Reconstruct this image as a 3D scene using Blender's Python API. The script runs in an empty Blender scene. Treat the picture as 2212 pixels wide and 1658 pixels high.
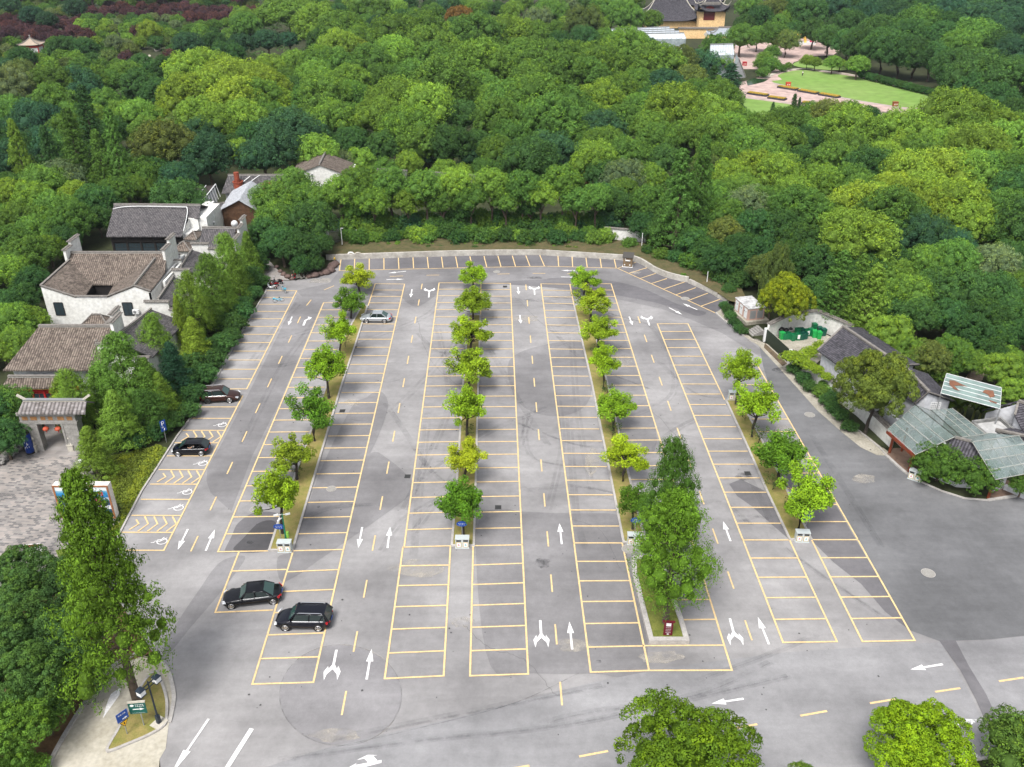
import bpy, bmesh, math, random
from mathutils import Vector, Matrix
R=math.radians
rnd=random.Random(7)
sc=bpy.context.scene
COL=sc.collection
# ---------------------------------------------------------------- camera, sky, sun, exposure
CAM_H=53.0; FPX=1900.0; PITCH=math.atan(1044/FPX)
cam=bpy.data.cameras.new('camera'); cam_o=bpy.data.objects.new('camera',cam); COL.objects.link(cam_o)
cam.sensor_fit='HORIZONTAL'; cam.angle=2*math.atan(1106/FPX); cam.clip_start=1; cam.clip_end=4000
cam_o.location=(0,0,CAM_H); cam_o.rotation_euler=(math.pi/2-PITCH,0,0); sc.camera=cam_o
SUN_EL,SUN_AZ=R(58),R(205)      # azimuth measured from +Y towards +X
w=bpy.data.worlds.new('World'); sc.world=w; w.use_nodes=True
nt=w.node_tree; bg=nt.nodes['Background']
sky=nt.nodes.new('ShaderNodeTexSky'); sky.sky_type='NISHITA'; sky.sun_disc=False
sky.sun_elevation=SUN_EL; sky.sun_rotation=SUN_AZ; sky.dust_density=4; sky.air_density=1.0; sky.ozone_density=1.0
hs=nt.nodes.new('ShaderNodeHueSaturation'); hs.inputs['Saturation'].default_value=0.28
nt.links.new(sky.outputs[0],hs.inputs['Color']); nt.links.new(hs.outputs[0],bg.inputs['Color'])
bg.inputs['Strength'].default_value=0.1
sun=bpy.data.lights.new('sun','SUN'); sun.energy=1.5; sun.angle=R(20); sun.color=(1,.97,.92)
sun_o=bpy.data.objects.new('sun',sun); COL.objects.link(sun_o)
d=Vector((math.sin(SUN_AZ)*math.cos(SUN_EL),math.cos(SUN_AZ)*math.cos(SUN_EL),math.sin(SUN_EL)))
sun_o.rotation_euler=d.to_track_quat('Z','Y').to_euler(); sun_o.location=(0,60,120)
sc.view_settings.view_transform='Standard'; sc.view_settings.look='None'; sc.view_settings.gamma=1
sc.view_settings.exposure=1.14
sc.render.engine='CYCLES'
sc.cycles.max_bounces=5; sc.cycles.diffuse_bounces=1; sc.cycles.glossy_bounces=2; sc.cycles.transmission_bounces=4; sc.cycles.transparent_max_bounces=8
# ---------------------------------------------------------------- survey: plan position of a point seen in the photo, at height z
CP,SP=math.cos(PITCH),math.sin(PITCH)
def P(x,y,z=0.0):
    u=x-1106; v=y-829
    t=(CAM_H-z)/(FPX*SP+v*CP)
    return Vector((u*t,(FPX*CP-v*SP)*t,z))
def depth(p): return p.y*CP+(CAM_H-p.z)*SP
def proj(p):
    d=depth(p); up=p.y*SP-(CAM_H-p.z)*CP
    return 1106+FPX*p.x/d, 829-FPX*up/d
def height_at(base,ytop):
    lo,hi=0.0,60.0
    for _ in range(40):
        m=(lo+hi)/2
        if proj(Vector((base.x,base.y,m)))[1]>ytop: lo=m
        else: hi=m
    return lo
LOTYAW=math.atan2(43,2168)   # the bays run a degree off the view axis
# ---------------------------------------------------------------- materials
MATS={}
def mat(name,col,rough=.8,noise=None,col2=None,bump=0,metal=0,spec=.3,detail=4,scale2=None,emit=None,alpha=None,trans=0,coat=0):
    if name in MATS: return MATS[name]
    m=bpy.data.materials.new(name); m.use_nodes=True; MATS[name]=m
    n=m.node_tree.nodes; l=m.node_tree.links; b=n['Principled BSDF']
    b.inputs['Base Color'].default_value=(*col,1); b.inputs['Roughness'].default_value=rough
    b.inputs['Metallic'].default_value=metal; b.inputs['Specular IOR Level'].default_value=spec
    if coat: b.inputs['Coat Weight'].default_value=coat; b.inputs['Coat Roughness'].default_value=.05
    if trans: b.inputs['Transmission Weight'].default_value=trans
    if alpha is not None: b.inputs['Alpha'].default_value=alpha
    if noise:
        tc=n.new('ShaderNodeNewGeometry'); nz=n.new('ShaderNodeTexNoise'); nz.inputs['Scale'].default_value=noise; nz.inputs['Detail'].default_value=detail
        nz.inputs['Roughness'].default_value=.65
        l.new(tc.outputs['Position'],nz.inputs['Vector'])
        cr=n.new('ShaderNodeValToRGB'); cr.color_ramp.elements[0].position=.3; cr.color_ramp.elements[1].position=.7
        cr.color_ramp.elements[0].color=(*(col2 or [c*.6 for c in col]),1); cr.color_ramp.elements[1].color=(*col,1)
        l.new(nz.outputs[0],cr.inputs[0]); out=cr.outputs[0]
        if scale2:
            n2=n.new('ShaderNodeTexNoise'); n2.inputs['Scale'].default_value=scale2; n2.inputs['Detail'].default_value=5
            l.new(tc.outputs['Position'],n2.inputs['Vector'])
            mr=n.new('ShaderNodeMapRange'); mr.inputs[1].default_value=.25; mr.inputs[2].default_value=.75; mr.inputs[3].default_value=.82; mr.inputs[4].default_value=1.18
            l.new(n2.outputs[0],mr.inputs[0])
            mx=n.new('ShaderNodeVectorMath'); mx.operation='SCALE'; l.new(out,mx.inputs[0]); l.new(mr.outputs[0],mx.inputs['Scale']); out=mx.outputs[0]
        l.new(out,b.inputs['Base Color'])
        if bump:
            bp=n.new('ShaderNodeBump'); bp.inputs['Strength'].default_value=bump; bp.inputs['Distance'].default_value=.05
            l.new(nz.outputs[0],bp.inputs['Height']); l.new(bp.outputs[0],b.inputs['Normal'])
    return m
# ---------------------------------------------------------------- mesh building
class MB:
    """collects shapes (world or local coordinates) and links them as ONE mesh object"""
    def __init__(s): s.v=[]; s.f=[]; s.uv=[]; s.mi=[]; s.m=0
    def add(s,vs,fs,uvs=None):
        o=len(s.v); s.v+= [tuple(v) for v in vs]
        for i,f in enumerate(fs):
            s.f.append([o+k for k in f]); s.uv.append(uvs[i] if uvs else [(0,0)]*len(f)); s.mi.append(s.m)
        return s
    def box(s,x0,x1,y0,y1,z0,z1,M=None):
        vs=[Vector(c) for c in ((x0,y0,z0),(x1,y0,z0),(x1,y1,z0),(x0,y1,z0),(x0,y0,z1),(x1,y0,z1),(x1,y1,z1),(x0,y1,z1))]
        if M is not None: vs=[M@v for v in vs]
        return s.add(vs,[(0,3,2,1),(4,5,6,7),(0,1,5,4),(1,2,6,5),(2,3,7,6),(3,0,4,7)])
    def cbox(s,c,size,rz=0,rx=0,ry=0):
        M=Matrix.Translation(c)@Matrix.Rotation(rz,4,'Z')@Matrix.Rotation(ry,4,'Y')@Matrix.Rotation(rx,4,'X')
        a,b,d=[k/2 for k in size]; return s.box(-a,a,-b,b,-d,d,M)
    def tube(s,pts,rad,n=8,cap=True):
        pts=[Vector(p) for p in pts]; rad=rad if isinstance(rad,(list,tuple)) else [rad]*len(pts)
        o=len(s.v); up=Vector((0,0,1))
        for i,p in enumerate(pts):
            t=(pts[min(i+1,len(pts)-1)]-pts[max(i-1,0)]).normalized()
            a=t.cross(up)
            if a.length<.05: a=t.cross(Vector((1,0,0)))
            a.normalize(); b=t.cross(a)
            for k in range(n):
                th=2*math.pi*k/n; s.v.append(tuple(p+(a*math.cos(th)+b*math.sin(th))*rad[i]))
        for i in range(len(pts)-1):
            for k in range(n):
                q=[o+i*n+k,o+i*n+(k+1)%n,o+(i+1)*n+(k+1)%n,o+(i+1)*n+k]
                s.f.append(q); s.uv.append([(0,0)]*4); s.mi.append(s.m)
        if cap:
            for q in ([o+k for k in range(n)],[o+(len(pts)-1)*n+k for k in range(n)][::-1]):
                s.f.append(q); s.uv.append([(0,0)]*n); s.mi.append(s.m)
        return s
    def cyl(s,c,r,h,n=14,r2=None):
        c=Vector(c); return s.tube([c,c+Vector((0,0,h))],[r,r if r2 is None else r2],n)
    def lathe(s,c,prof,n=16):
        o=len(s.v); c=Vector(c)
        for r,z in prof:
            for k in range(n):
                th=2*math.pi*k/n; s.v.append((c.x+r*math.cos(th),c.y+r*math.sin(th),c.z+z))
        for i in range(len(prof)-1):
            for k in range(n):
                s.f.append([o+i*n+k,o+i*n+(k+1)%n,o+(i+1)*n+(k+1)%n,o+(i+1)*n+k]); s.uv.append([(0,0)]*4); s.mi.append(s.m)
        for q in ([o+k for k in range(n)][::-1],[o+(len(prof)-1)*n+k for k in range(n)]):
            s.f.append(q); s.uv.append([(0,0)]*n); s.mi.append(s.m)
        return s
    def poly(s,pts,uv=None): return s.add(pts,[list(range(len(pts)))],[uv] if uv else None)
    def prism(s,pts,th):
        """polygon extruded by vector th"""
        th=Vector(th); pts=[Vector(p) for p in pts]; n=len(pts)
        return s.add(pts+[p+th for p in pts],[list(range(n))[::-1],[n+k for k in range(n)]]+[[k,(k+1)%n,n+(k+1)%n,n+k] for k in range(n)])
    def ribbon(s,pts,w,z=None):
        """flat strip on the ground along pts"""
        pts=[Vector(p) for p in pts]; L=[];Rr=[]
        for i,p in enumerate(pts):
            t=pts[min(i+1,len(pts)-1)]-pts[max(i-1,0)]; t.z=0; t.normalize(); a=Vector((-t.y,t.x,0))*(w[i] if isinstance(w,list) else w)/2
            q=p.copy()
            if z is not None: q.z=z
            L.append(q+a); Rr.append(q-a)
        for i in range(len(pts)-1): s.add([Rr[i],Rr[i+1],L[i+1],L[i]],[(0,1,2,3)])
        return s
    def wall(s,pts,w,z0,z1):
        """kerb or wall: closed box strip along pts"""
        pts=[Vector(p) for p in pts]; n=len(pts); V=[]
        for i,p in enumerate(pts):
            a=(pts[i]-pts[i-1]) if i>0 else (pts[1]-pts[0]); b=(pts[i+1]-pts[i]) if i<n-1 else a
            a=a.copy(); b=b.copy(); a.z=b.z=0; a.normalize(); b.normalize(); t=(a+b).normalized(); m=Vector((-t.y,t.x,0))*w/2/max(.5,t.dot(a))
            q=Vector((p.x,p.y,0)); V+=[q+m+Vector((0,0,z0)),q-m+Vector((0,0,z0)),q-m+Vector((0,0,z1)),q+m+Vector((0,0,z1))]
        F=[(0,1,2,3),tuple(4*(n-1)+k for k in (3,2,1,0))]
        for i in range(n-1):
            for k in range(4): F.append((4*i+k,4*(i+1)+k,4*(i+1)+(k+1)%4,4*i+(k+1)%4))
        return s.add(V,F)
    def build(s,name,mats,parent=None,smooth=False,**kw):
        me=bpy.data.meshes.new(name)
        off=Vector((0,0,0)); rotinv=None
        if parent is not None and kw.pop('world',False): 
            Mi=world_of(parent).inverted(); vs=[Mi@Vector(v) for v in s.v]
        else: vs=s.v
        me.from_pydata([tuple(v) for v in vs],[],s.f)
        if any(u!=(0,0) for q in s.uv for u in q):
            ul=me.uv_layers.new(name='UVMap'); flat=[c for q in s.uv for u in q for c in u]; ul.data.foreach_set('uv',flat)
        mats=mats if isinstance(mats,(list,tuple)) else [mats]
        for m in mats: me.materials.append(m)
        if len(mats)>1: me.polygons.foreach_set('material_index',s.mi)
        if smooth: me.polygons.foreach_set('use_smooth',[True]*len(me.polygons))
        me.validate(); me.update()
        o=bpy.data.objects.new(name,me); COL.objects.link(o)
        if parent is not None: o.parent=parent
        tag(o,**kw); return o
def world_of(o):
    M=Matrix.LocRotScale(o.location,o.rotation_euler,o.scale)
    return (world_of(o.parent)@M) if o.parent else M
def tag(o,label=None,cat=None,group=None,kind=None):
    if label: o['label']=label
    if cat: o['category']=cat
    if group: o['group']=group
    if kind: o['kind']=kind
    return o
def thing(name,label,cat,loc=(0,0,0),rz=0,group=None,scale=1):
    o=bpy.data.objects.new(name,None); COL.objects.link(o); o.empty_display_size=.3
    o.location=loc; o.rotation_euler=(0,0,rz); o.scale=(scale,)*3 if not isinstance(scale,tuple) else scale
    return tag(o,label,cat,group)
def copy_tree(o,parent=None):
    c=o.copy(); COL.objects.link(c); c.parent=parent
    for ch in [k for k in bpy.data.objects if k.parent==o]: copy_tree(ch,c)
    return c
KIDS={}
def copy_fast(proto,kids,loc,rz,scale,label,cat,group,color=None):
    c=proto.copy(); COL.objects.link(c); c.location=loc; c.rotation_euler=(0,0,rz); c.scale=scale; tag(c,label,cat,group)
    for k in kids:
        d=k.copy(); COL.objects.link(d); d.parent=c
        if color and k.name.startswith('crown'): d.color=(*color,1)
    return c
def pxs(l,z=0): return [P(x,y,z) for x,y in l]
def sheet(name,pts,z,m,**kw):
    b=MB(); b.poly([(p.x,p.y,z) for p in pts]); kw.setdefault('kind','structure'); return b.build(name,m,**kw)
def smoothline(pts,n=6,closed=False):
    pts=[Vector(p) for p in pts]; N=len(pts); out=[]
    rng=range(N if closed else N-1)
    for i in rng:
        g=lambda k:(pts[k%N] if closed else pts[max(0,min(N-1,k))])
        p0,p1,p2,p3=g(i-1),g(i),g(i+1),g(i+2)
        for j in range(n):
            t=j/n; out.append(.5*((2*p1)+(-p0+p2)*t+(2*p0-5*p1+4*p2-p3)*t*t+(-p0+3*p1-3*p2+p3)*t**3))
    if not closed: out.append(pts[-1])
    return out
# ================================================================ GROUND, LOT, MARKINGS
def asphalt(name,c,c2,s=.12,streak=None):
    if name in MATS: return MATS[name]
    m=bpy.data.materials.new(name); m.use_nodes=True; MATS[name]=m
    n=m.node_tree.nodes; l=m.node_tree.links; b=n['Principled BSDF']; b.inputs['Roughness'].default_value=.85; b.inputs['Specular IOR Level'].default_value=.25
    g=n.new('ShaderNodeNewGeometry')
    def nz(sc_,det=6,ro=.6,vec=None):
        t=n.new('ShaderNodeTexNoise'); t.inputs['Scale'].default_value=sc_; t.inputs['Detail'].default_value=det; t.inputs['Roughness'].default_value=ro
        l.new(vec or g.outputs['Position'],t.inputs['Vector']); return t.outputs[0]
    def rng(x,a,b_,c_,d_):
        t=n.new('ShaderNodeMapRange'); l.new(x,t.inputs[0])
        for i,v in enumerate((a,b_,c_,d_)): t.inputs[i+1].default_value=v
        return t.outputs[0]
    def mul(a,b_):
        t=n.new('ShaderNodeMath'); t.operation='MULTIPLY'; l.new(a,t.inputs[0]); l.new(b_,t.inputs[1]); return t.outputs[0]
    mp=n.new('ShaderNodeMapping'); mp.inputs['Rotation'].default_value=(0,0,R(streak or 0)); mp.inputs['Scale'].default_value=(.05,.6,.3) ; l.new(g.outputs['Position'],mp.inputs[0])
    f=mul(rng(nz(s),.3,.7,.82,1.14),rng(nz(1.3,8,.8),.3,.7,.86,1.12))
    f=mul(f,rng(nz(22,3,.8),.3,.7,.9,1.1))
    f=mul(f,rng(nz(1.0,5,.6,mp.outputs[0]),.3,.7,.88,1.08))
    cr=n.new('ShaderNodeValToRGB'); cr.color_ramp.elements[0].color=(*c2,1); cr.color_ramp.elements[1].color=(*c,1); cr.color_ramp.elements[0].position=.35; cr.color_ramp.elements[1].position=.62
    l.new(nz(.06,5,.55),cr.inputs[0])
    mx=n.new('ShaderNodeVectorMath'); mx.operation='SCALE'; l.new(cr.outputs[0],mx.inputs[0]); l.new(f,mx.inputs['Scale']); l.new(mx.outputs[0],b.inputs['Base Color'])
    bp=n.new('ShaderNodeBump'); bp.inputs['Strength'].default_value=.25; bp.inputs['Distance'].default_value=.02; l.new(nz(30,2),bp.inputs['Height']); l.new(bp.outputs[0],b.inputs['Normal'])
    return m
A_LIGHT=asphalt('asphalt_light',(.298,.290,.292),(.212,.206,.210))
A_ROAD=asphalt('asphalt_road',(.275,.272,.28),(.212,.21,.218),streak=-8)
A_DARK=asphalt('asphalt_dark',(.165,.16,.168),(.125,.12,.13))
A_RIGHT=asphalt('asphalt_right',(.175,.176,.183),(.13,.131,.137),streak=-45)
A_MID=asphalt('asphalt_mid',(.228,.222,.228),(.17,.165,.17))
A_VD=asphalt('asphalt_patch',(.085,.083,.088),(.06,.058,.062))
CONC=mat('concrete',(.42,.39,.33),.9,.5,(.27,.25,.2),.2,scale2=4)
CONC_P=mat('concrete_pale',(.5,.47,.4),.9,.4,(.36,.33,.26),.2,scale2=3)
KERB=mat('kerb_stone',(.46,.44,.42),.85,1.5,(.34,.32,.3),.2,scale2=8)
SOIL=mat('soil',(.17,.13,.08),.95,.8,(.07,.05,.035),.5,scale2=5)
FLOOR=mat('forest_floor',(.05,.06,.022),1,.25,(.02,.024,.012),.6,scale2=3)
DRYG=mat('dry_grass',(.30,.235,.09),.95,1.2,(.17,.18,.04),.5,scale2=9)
GRASS=mat('lawn_grass',(.17,.33,.055),.95,.05,(.13,.27,.05),.3,scale2=1)
YEL=mat('yellow_paint',(.80,.57,.27),.7,1.7,(.58,.43,.24),scale2=9)
WHT=mat('white_paint',(.85,.84,.84),.7,4,(.68,.67,.67),scale2=14)
# ground
b=MB(); b.poly([(-1500,-200,-.12),(1500,-200,-.12),(1500,2500,-.12),(-1500,2500,-.12)]); b.build('ground',FLOOR,kind='structure')
lot=[(250,2400),(300,1900),(350,1700),(345,1638),(357,1618),(363,1570),(370,1540),(378,1505),(371,1470),(358,1440),(340,1424),(300,1400),(245,1330),(232,1240),(236,1190),(262,1140),(306,1060),(345,1000),(362,969),(382,945),(400,915),(425,880),(455,830),(490,765),(520,715),(553,665),(571,632),
 (580,612),(592,606),(625,607),(668,602),(702,595),(716,585),(722,566),(735,556.5),(780,556),(1000,548),(1106,546),(1172,546),(1250,550),(1351,558),(1372,565),(1394,575),(1414,587),(1440,598),(1470,606),(1487,609),(1507,619),(1533,631),(1550,641),(1570,652),(1560,670),(1545,677),(1570,697),(1608,727),(1638,746),(1714,829),(1766,887),(1819,934),(1859,966),(1894,983),(1914,983),(1940,1008),(1963,1027),(1984,1041),(2034,1060),(2084,1077),(2134,1081),(2194,1072),(2212,1086),(2290,1100),(2500,1150),(3300,1300),(3600,2400)]
sheet('parking_lot',pxs(lot),0,A_LIGHT)
ZP=[.004]
def patch(pts,m,sm=True,name='asphalt_patch'):
    q=pxs(pts); q=smoothline(q,5,True) if sm else q
    o=sheet(name,q,ZP[0],m); ZP[0]+=.0012; return o
# darker aisle against the hedge side, fading out in a rounded end
patch([(641,640),(700,650),(690,668),(604,870),(545,985),(500,1105),(480,1088),(455,1065),(446,1040),(448,1012),(470,975),(532,860),(600,725)],A_MID,False)
patch([(712,612),(735,583),(1040,577),(1181,575),(1334,580),(1545,677),(1608,727),(1655,766),(1640,770),(1560,720),(1490,690),(1430,668),(1340,648),(1240,632),(1168,616),(948,614),(874,616),(800,617),(740,640),(700,655),(660,650),(640,628)],A_MID,False)
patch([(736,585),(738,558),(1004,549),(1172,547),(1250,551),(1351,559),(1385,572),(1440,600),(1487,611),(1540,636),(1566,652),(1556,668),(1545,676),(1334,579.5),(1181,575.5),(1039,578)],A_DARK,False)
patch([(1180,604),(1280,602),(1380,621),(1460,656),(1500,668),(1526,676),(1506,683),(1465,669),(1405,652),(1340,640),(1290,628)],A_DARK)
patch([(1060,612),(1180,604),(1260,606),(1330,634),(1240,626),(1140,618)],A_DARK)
patch([(770,612),(940,604),(1040,612),(1100,616),(960,622),(940,640),(910,660),(893,662),(880,655),(860,640),(800,630),(790,622)],A_MID)
# big right-hand road
patch([(1640,748),(1714,829),(1766,887),(1819,934),(1859,966),(1894,983),(1914,983),(1963,1027),(2034,1060),(2134,1081),(2194,1072),(2290,1100),(2500,1152),(3200,1290),(3000,1366),(2212,1374),(2140,1382),(2030,1386),(1965,1362),(1896,1244),(1850,1165),(1760,1010),(1686,878),(1660,830),(1648,790)],A_RIGHT,False)
patch([(1575,1046),(1600,1036),(1658,1064),(1705,1166),(1665,1132),(1625,1095),(1592,1072)],A_DARK,False); patch([(1690,1010),(1745,1160),(1800,1215),(1860,1262),(1912,1322),(1964,1361),(1896,1246),(1848,1165),(1758,1010)],A_DARK,False)
patch([(505,1203),(530,1206),(500,1250),(460,1300),(410,1358),(375,1402),(350,1428),(356,1400),(380,1350),(430,1275),(470,1220)],A_MID)
patch([(553,1107),(600,1110),(598,1130),(582,1188),(500,1194),(486,1190),(500,1160),(515,1130)],A_DARK)
patch([(524,1165),(560,1130),(596,1130),(580,1186),(520,1190),(504,1186)],A_VD)
patch([(640,1100),(735,1060),(800,980),(838,992),(880,1028),(892,1050),(880,1075),(820,1120),(748,1170),(690,1210),(640,1245),(606,1255),(600,1205),(635,1185)],A_MID)
patch([(790,860),(820,845),(838,880),(800,980),(740,1060),(700,1150),(640,1180),(660,1110),(700,1000),(760,880)],A_MID)
patch([(1130,1106),(1230,1110),(1340,1115),(1348,1172),(1400,1440),(1276,1455),(1150,1455),(1060,1440),(1030,1240),(1036,1120),(1080,1100)],A_MID)
patch([(1180,745),(1262,745),(1275,860),(1205,900),(1120,870),(1100,780)],A_MID)
patch([(1320,700),(1345,720),(1420,950),(1340,960),(1300,800),(1275,720)],A_MID)
# circular repair at the front and its cut line
cc=[P(736+131*math.cos(t),1503+108*math.sin(t)) for t in [k*math.pi/18 for k in range(36)]]
sheet('round_asphalt_patch',cc,ZP[0],asphalt('asphalt_round',(.255,.248,.255),(.198,.192,.2))); ZP[0]+=.0012
# front road, lighter with tyre streaks
patch([(260,2380),(300,1800),(545,1668),(700,1618),(860,1580),(1000,1548),(1106,1520),(1280,1475),(1460,1440),(1700,1410),(1960,1392),(2032,1388),(2090,1490),(2140,1590),(2200,1700),(2500,2380)],A_ROAD,False)
patch([(2066,1388),(2140,1384),(2212,1375),(3000,1372),(3300,2400),(2500,2400),(2165,1590)],A_ROAD,False)
patch([(2028,1384),(2064,1384),(2093,1440),(2130,1500),(2162,1571),(2150,1592),(2139,1584),(2108,1512),(2075,1450)],A_DARK,False,'trench_patch')
# tyre marks, seams and stains: thin broken ribbons lying on the asphalt
def stain_mat(name,c,amt,s=1.0):
    m=bpy.data.materials.new(name); m.use_nodes=True
    n=m.node_tree.nodes; l=m.node_tree.links; b=n['Principled BSDF']; b.inputs['Base Color'].default_value=(*c,1); b.inputs['Roughness'].default_value=.9
    g=n.new('ShaderNodeNewGeometry'); t=n.new('ShaderNodeTexNoise'); t.inputs['Scale'].default_value=s; t.inputs['Detail'].default_value=7; t.inputs['Roughness'].default_value=.7
    l.new(g.outputs['Position'],t.inputs['Vector']); r=n.new('ShaderNodeMapRange'); r.inputs[1].default_value=.38; r.inputs[2].default_value=.68; r.inputs[3].default_value=0; r.inputs[4].default_value=amt
    l.new(t.outputs[0],r.inputs[0]); l.new(r.outputs[0],b.inputs['Alpha']); return m
TYRE=stain_mat('tyre_rubber_mark',(.12,.12,.13),.2,.5); STAIN=stain_mat('stain_dark',(.05,.05,.055),.6,1.6); DUST=stain_mat('stain_pale',(.5,.46,.4),.6,.7); WORN_=stain_mat('spilled_white',(.8,.8,.8),1.4,2)
b=MB(); rr=random.Random(3)
def mark(pts,w): b.ribbon(smoothline(pxs(pts),8),w,ZP[0]+.0008+rr.random()*.0006)
for pts in ([(560,790),(640,780),(900,690),(948,640)],[(830,872),(870,930),(905,985),(932,1020),(1000,1075)],[(840,890),(930,800),(1010,700)],[(870,1100),(960,900),(965,830),(940,700)],[(905,1040),(1040,940),(1180,880)],
  [(1040,730),(1090,815),(1120,870),(1180,960)],[(1106,910),(1240,960),(1340,965)],[(1130,1060),(1240,1050),(1350,1070)],[(1180,700),(1260,780),(1400,840)],[(1400,700),(1440,760),(1450,850),(1360,900)],[(1380,1010),(1440,940),(1500,905)],
  [(1500,1090),(1560,1085),(1620,1135)],[(1600,1000),(1650,1100),(1690,1180),(1900,1330)],[(1050,640),(1240,660),(1400,700)],[(960,670),(1060,655),(1250,640)],[(610,730),(700,700),(800,640)],[(890,1150),(990,1000),(1010,900)],
  [(1130,900),(1150,990),(1320,1010)],[(1230,730),(1245,900),(1275,1060)],[(1225,900),(1240,1100),(1262,1190)],[(920,900),(905,1040),(890,1200)],[(820,1190),(870,1120),(980,1060)],[(1200,850),(1210,960),(1180,1100)],[(1150,880),(1120,960)],[(600,1150),(700,1100),(820,1090)],
  [(1750,940),(1850,1100),(1900,1180)],[(700,1600),(1000,1540),(1300,1480)],[(600,1640),(900,1600),(1250,1560),(1700,1460)],[(1180,1560),(1260,1540),(1500,1500),(1660,1430)],[(1500,1470),(1640,1420),(1760,1370)],[(1420,780),(1500,850),(1620,860)],[(900,720),(945,760),(1010,760)],
  [(540,780),(600,700),(640,655)],[(520,960),(600,800),(680,690)]): 
    mark(pts,rr.uniform(.28,.5)); mark([(x+9,y+3) for x,y in pts],rr.uniform(.2,.35))
for k in range(46):   # short scuffs across the bays
    x=rr.uniform(640,1650); y=rr.uniform(640,1180); dx=rr.uniform(20,70); mark([(x,y),(x+dx/2,y+rr.uniform(-6,6)),(x+dx,y+rr.uniform(-8,8))],rr.uniform(.2,.4))
b.build('tyre_marks',TYRE,kind='structure'); ZP[0]+=.002
b=MB(); 
t0=[k*math.pi/24 for k in range(49)]
b.ribbon([P(736+132*math.cos(t),1503+109*math.sin(t)) for t in t0],.045,ZP[0])
mark([(0+1250,1455),(1110,1520),(900,1575),(700,1620)],.05)
b.build('asphalt_seams',STAIN,kind='structure')
b=MB()
b.ribbon([P(736+132.5*math.cos(t),1503+109.5*math.sin(t)) for t in t0[30:45]],.06,ZP[0]+.003)
b.ribbon([P(736+132.5*math.cos(t),1503+109.5*math.sin(t)) for t in t0[4:10]],.06,ZP[0]+.003)
b.build('pale_scuff_lines',DUST,kind='structure')
def blob(cx,cy,rx,ry,m,name='stain',z=.0):
    pts=[]; 
    for k in range(18):
        t=k*math.pi/9; q=rr.uniform(.75,1.1); pts.append(P(cx+rx*q*math.cos(t),cy+ry*q*math.sin(t)))
    sheet(name,pts,ZP[0]+.004+rr.random()*.001,m)
for a in ((1172,1217,18,12,STAIN),(540,1173,8,4,STAIN),(1155,601,18,3,STAIN),(1293,1430,6,4,STAIN),(1745,800,0,0,None),(1610,1030,22,10,STAIN),(689,1096,4,3,STAIN),(1540,1230,7,5,STAIN)):
    if a[4]: blob(*a)
for a in ((1865,1035,30,12,DUST),(1370,590,15,3,DUST),(690,607,30,6,DUST),(760,870,18,8,DUST),(1238,1395,40,16,DUST),(1430,1420,50,14,DUST),(725,1590,60,16,DUST),(1000,1345,30,12,DUST),(1330,860,16,12,DUST),(1280,1000,16,30,DUST),(1345,780,20,14,DUST),(1690,930,20,12,DUST),(1640,735,30,8,DUST),(1130,690,40,8,DUST),(900,1230,60,20,DUST)): blob(*a)
b=MB()
for k in range(170):
    p=P(rr.uniform(480,1900),rr.uniform(640,1600)); s=rr.uniform(.03,.1); z_=ZP[0]+.0045+k*1e-5; b.poly([(p.x+s*math.cos(a)*rr.uniform(.7,1.2),p.y+s*math.sin(a)*rr.uniform(.7,1.3),z_) for a in [j*math.pi/3 for j in range(6)]])
b.build('oil_drips',mat('oil_dark',(.06,.058,.06),.6),kind='structure')
b=MB()
for pts in ([(1000,1350),(1060,1400),(1130,1425),(1200,1500)],[(900,690),(930,780),(1000,850),(1010,960)],[(1230,1120),(1300,1150),(1340,1230)],[(1110,640),(1200,720),(1270,700)],[(1400,880),(1470,960),(1500,1080)]):
    q=smoothline(pxs(pts),10); q=[v+Vector((rr.uniform(-.12,.12),rr.uniform(-.12,.12),0)) for v in q]; b.ribbon(q,.022,ZP[0]+.006)
b.build('asphalt_cracks',mat('crack_dark',(.07,.068,.07),.9),kind='structure')
sheet('near_verge',pxs([(600,1960),(1100,1830),(1700,1712),(2060,1652),(2230,1622),(3300,1420),(3600,2400),(500,2400)]),ZP[0]+.03,FLOOR)
b=MB(); b.wall(pxs([(600,1960),(1100,1830),(1700,1712),(2060,1652),(2230,1622),(3300,1420)]),.2,0,.16); b.build('kerb',KERB,kind='structure')
for a in ((2108,1640,14,9),(2100,1632,9,5)): blob(a[0],a[1],a[2],a[3],WORN_)
# wet-looking dark strip beside the side road
blob(1700,800,45,7,STAIN)
# ------------------------------------------------ painted bay lines
ZL=ZP[0]+.007
LW=.15
def lerp(a,b_,t): return a+(b_-a)*t
def seg(b,p,q,w=LW,z=0):
    d=(q-p); d.z=0
    if d.length<.01: return
    e=d.normalized()*(w/2 if z==0 else 0)
    b.ribbon([p-e,q+e],w,ZL+z)
def col(name,Lt,Lb,Rt,Rb,n,left=True,right=True,skip=(),ends=None,leftcut=None,rightcut=None):
    b=MB(); a0,a1,b0,b1=P(*Lt),P(*Lb),P(*Rt),P(*Rb)
    if left: seg(b,a0,a1)
    if right: seg(b,b0,b1)
    for k in range(n+1):
        if k in skip: continue
        seg(b,lerp(a0,a1,k/n),lerp(b0,b1,k/n),z=.0015)
    o=b.build(name,YEL,kind='structure'); return a0,a1,b0,b1
col('bay_lines',(575.5,629),(460,841.2),(641,629),(533,841.2),12,left=False)
G2=col('bay_lines',(437,856.5),(240,1189.5),(524,856.5),(354,1190),11,left=False)
col('bay_lines',(699,655),(471,1193),(764,655),(580.5,1191),22,right=False)
col('bay_lines',(810.5,614),(632,1191),(874,614.5),(742,1188),26,left=False)
b=MB(); seg(b,P(810.5,614),P(795,662)); b.build('bay_lines',YEL,kind='structure')
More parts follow.
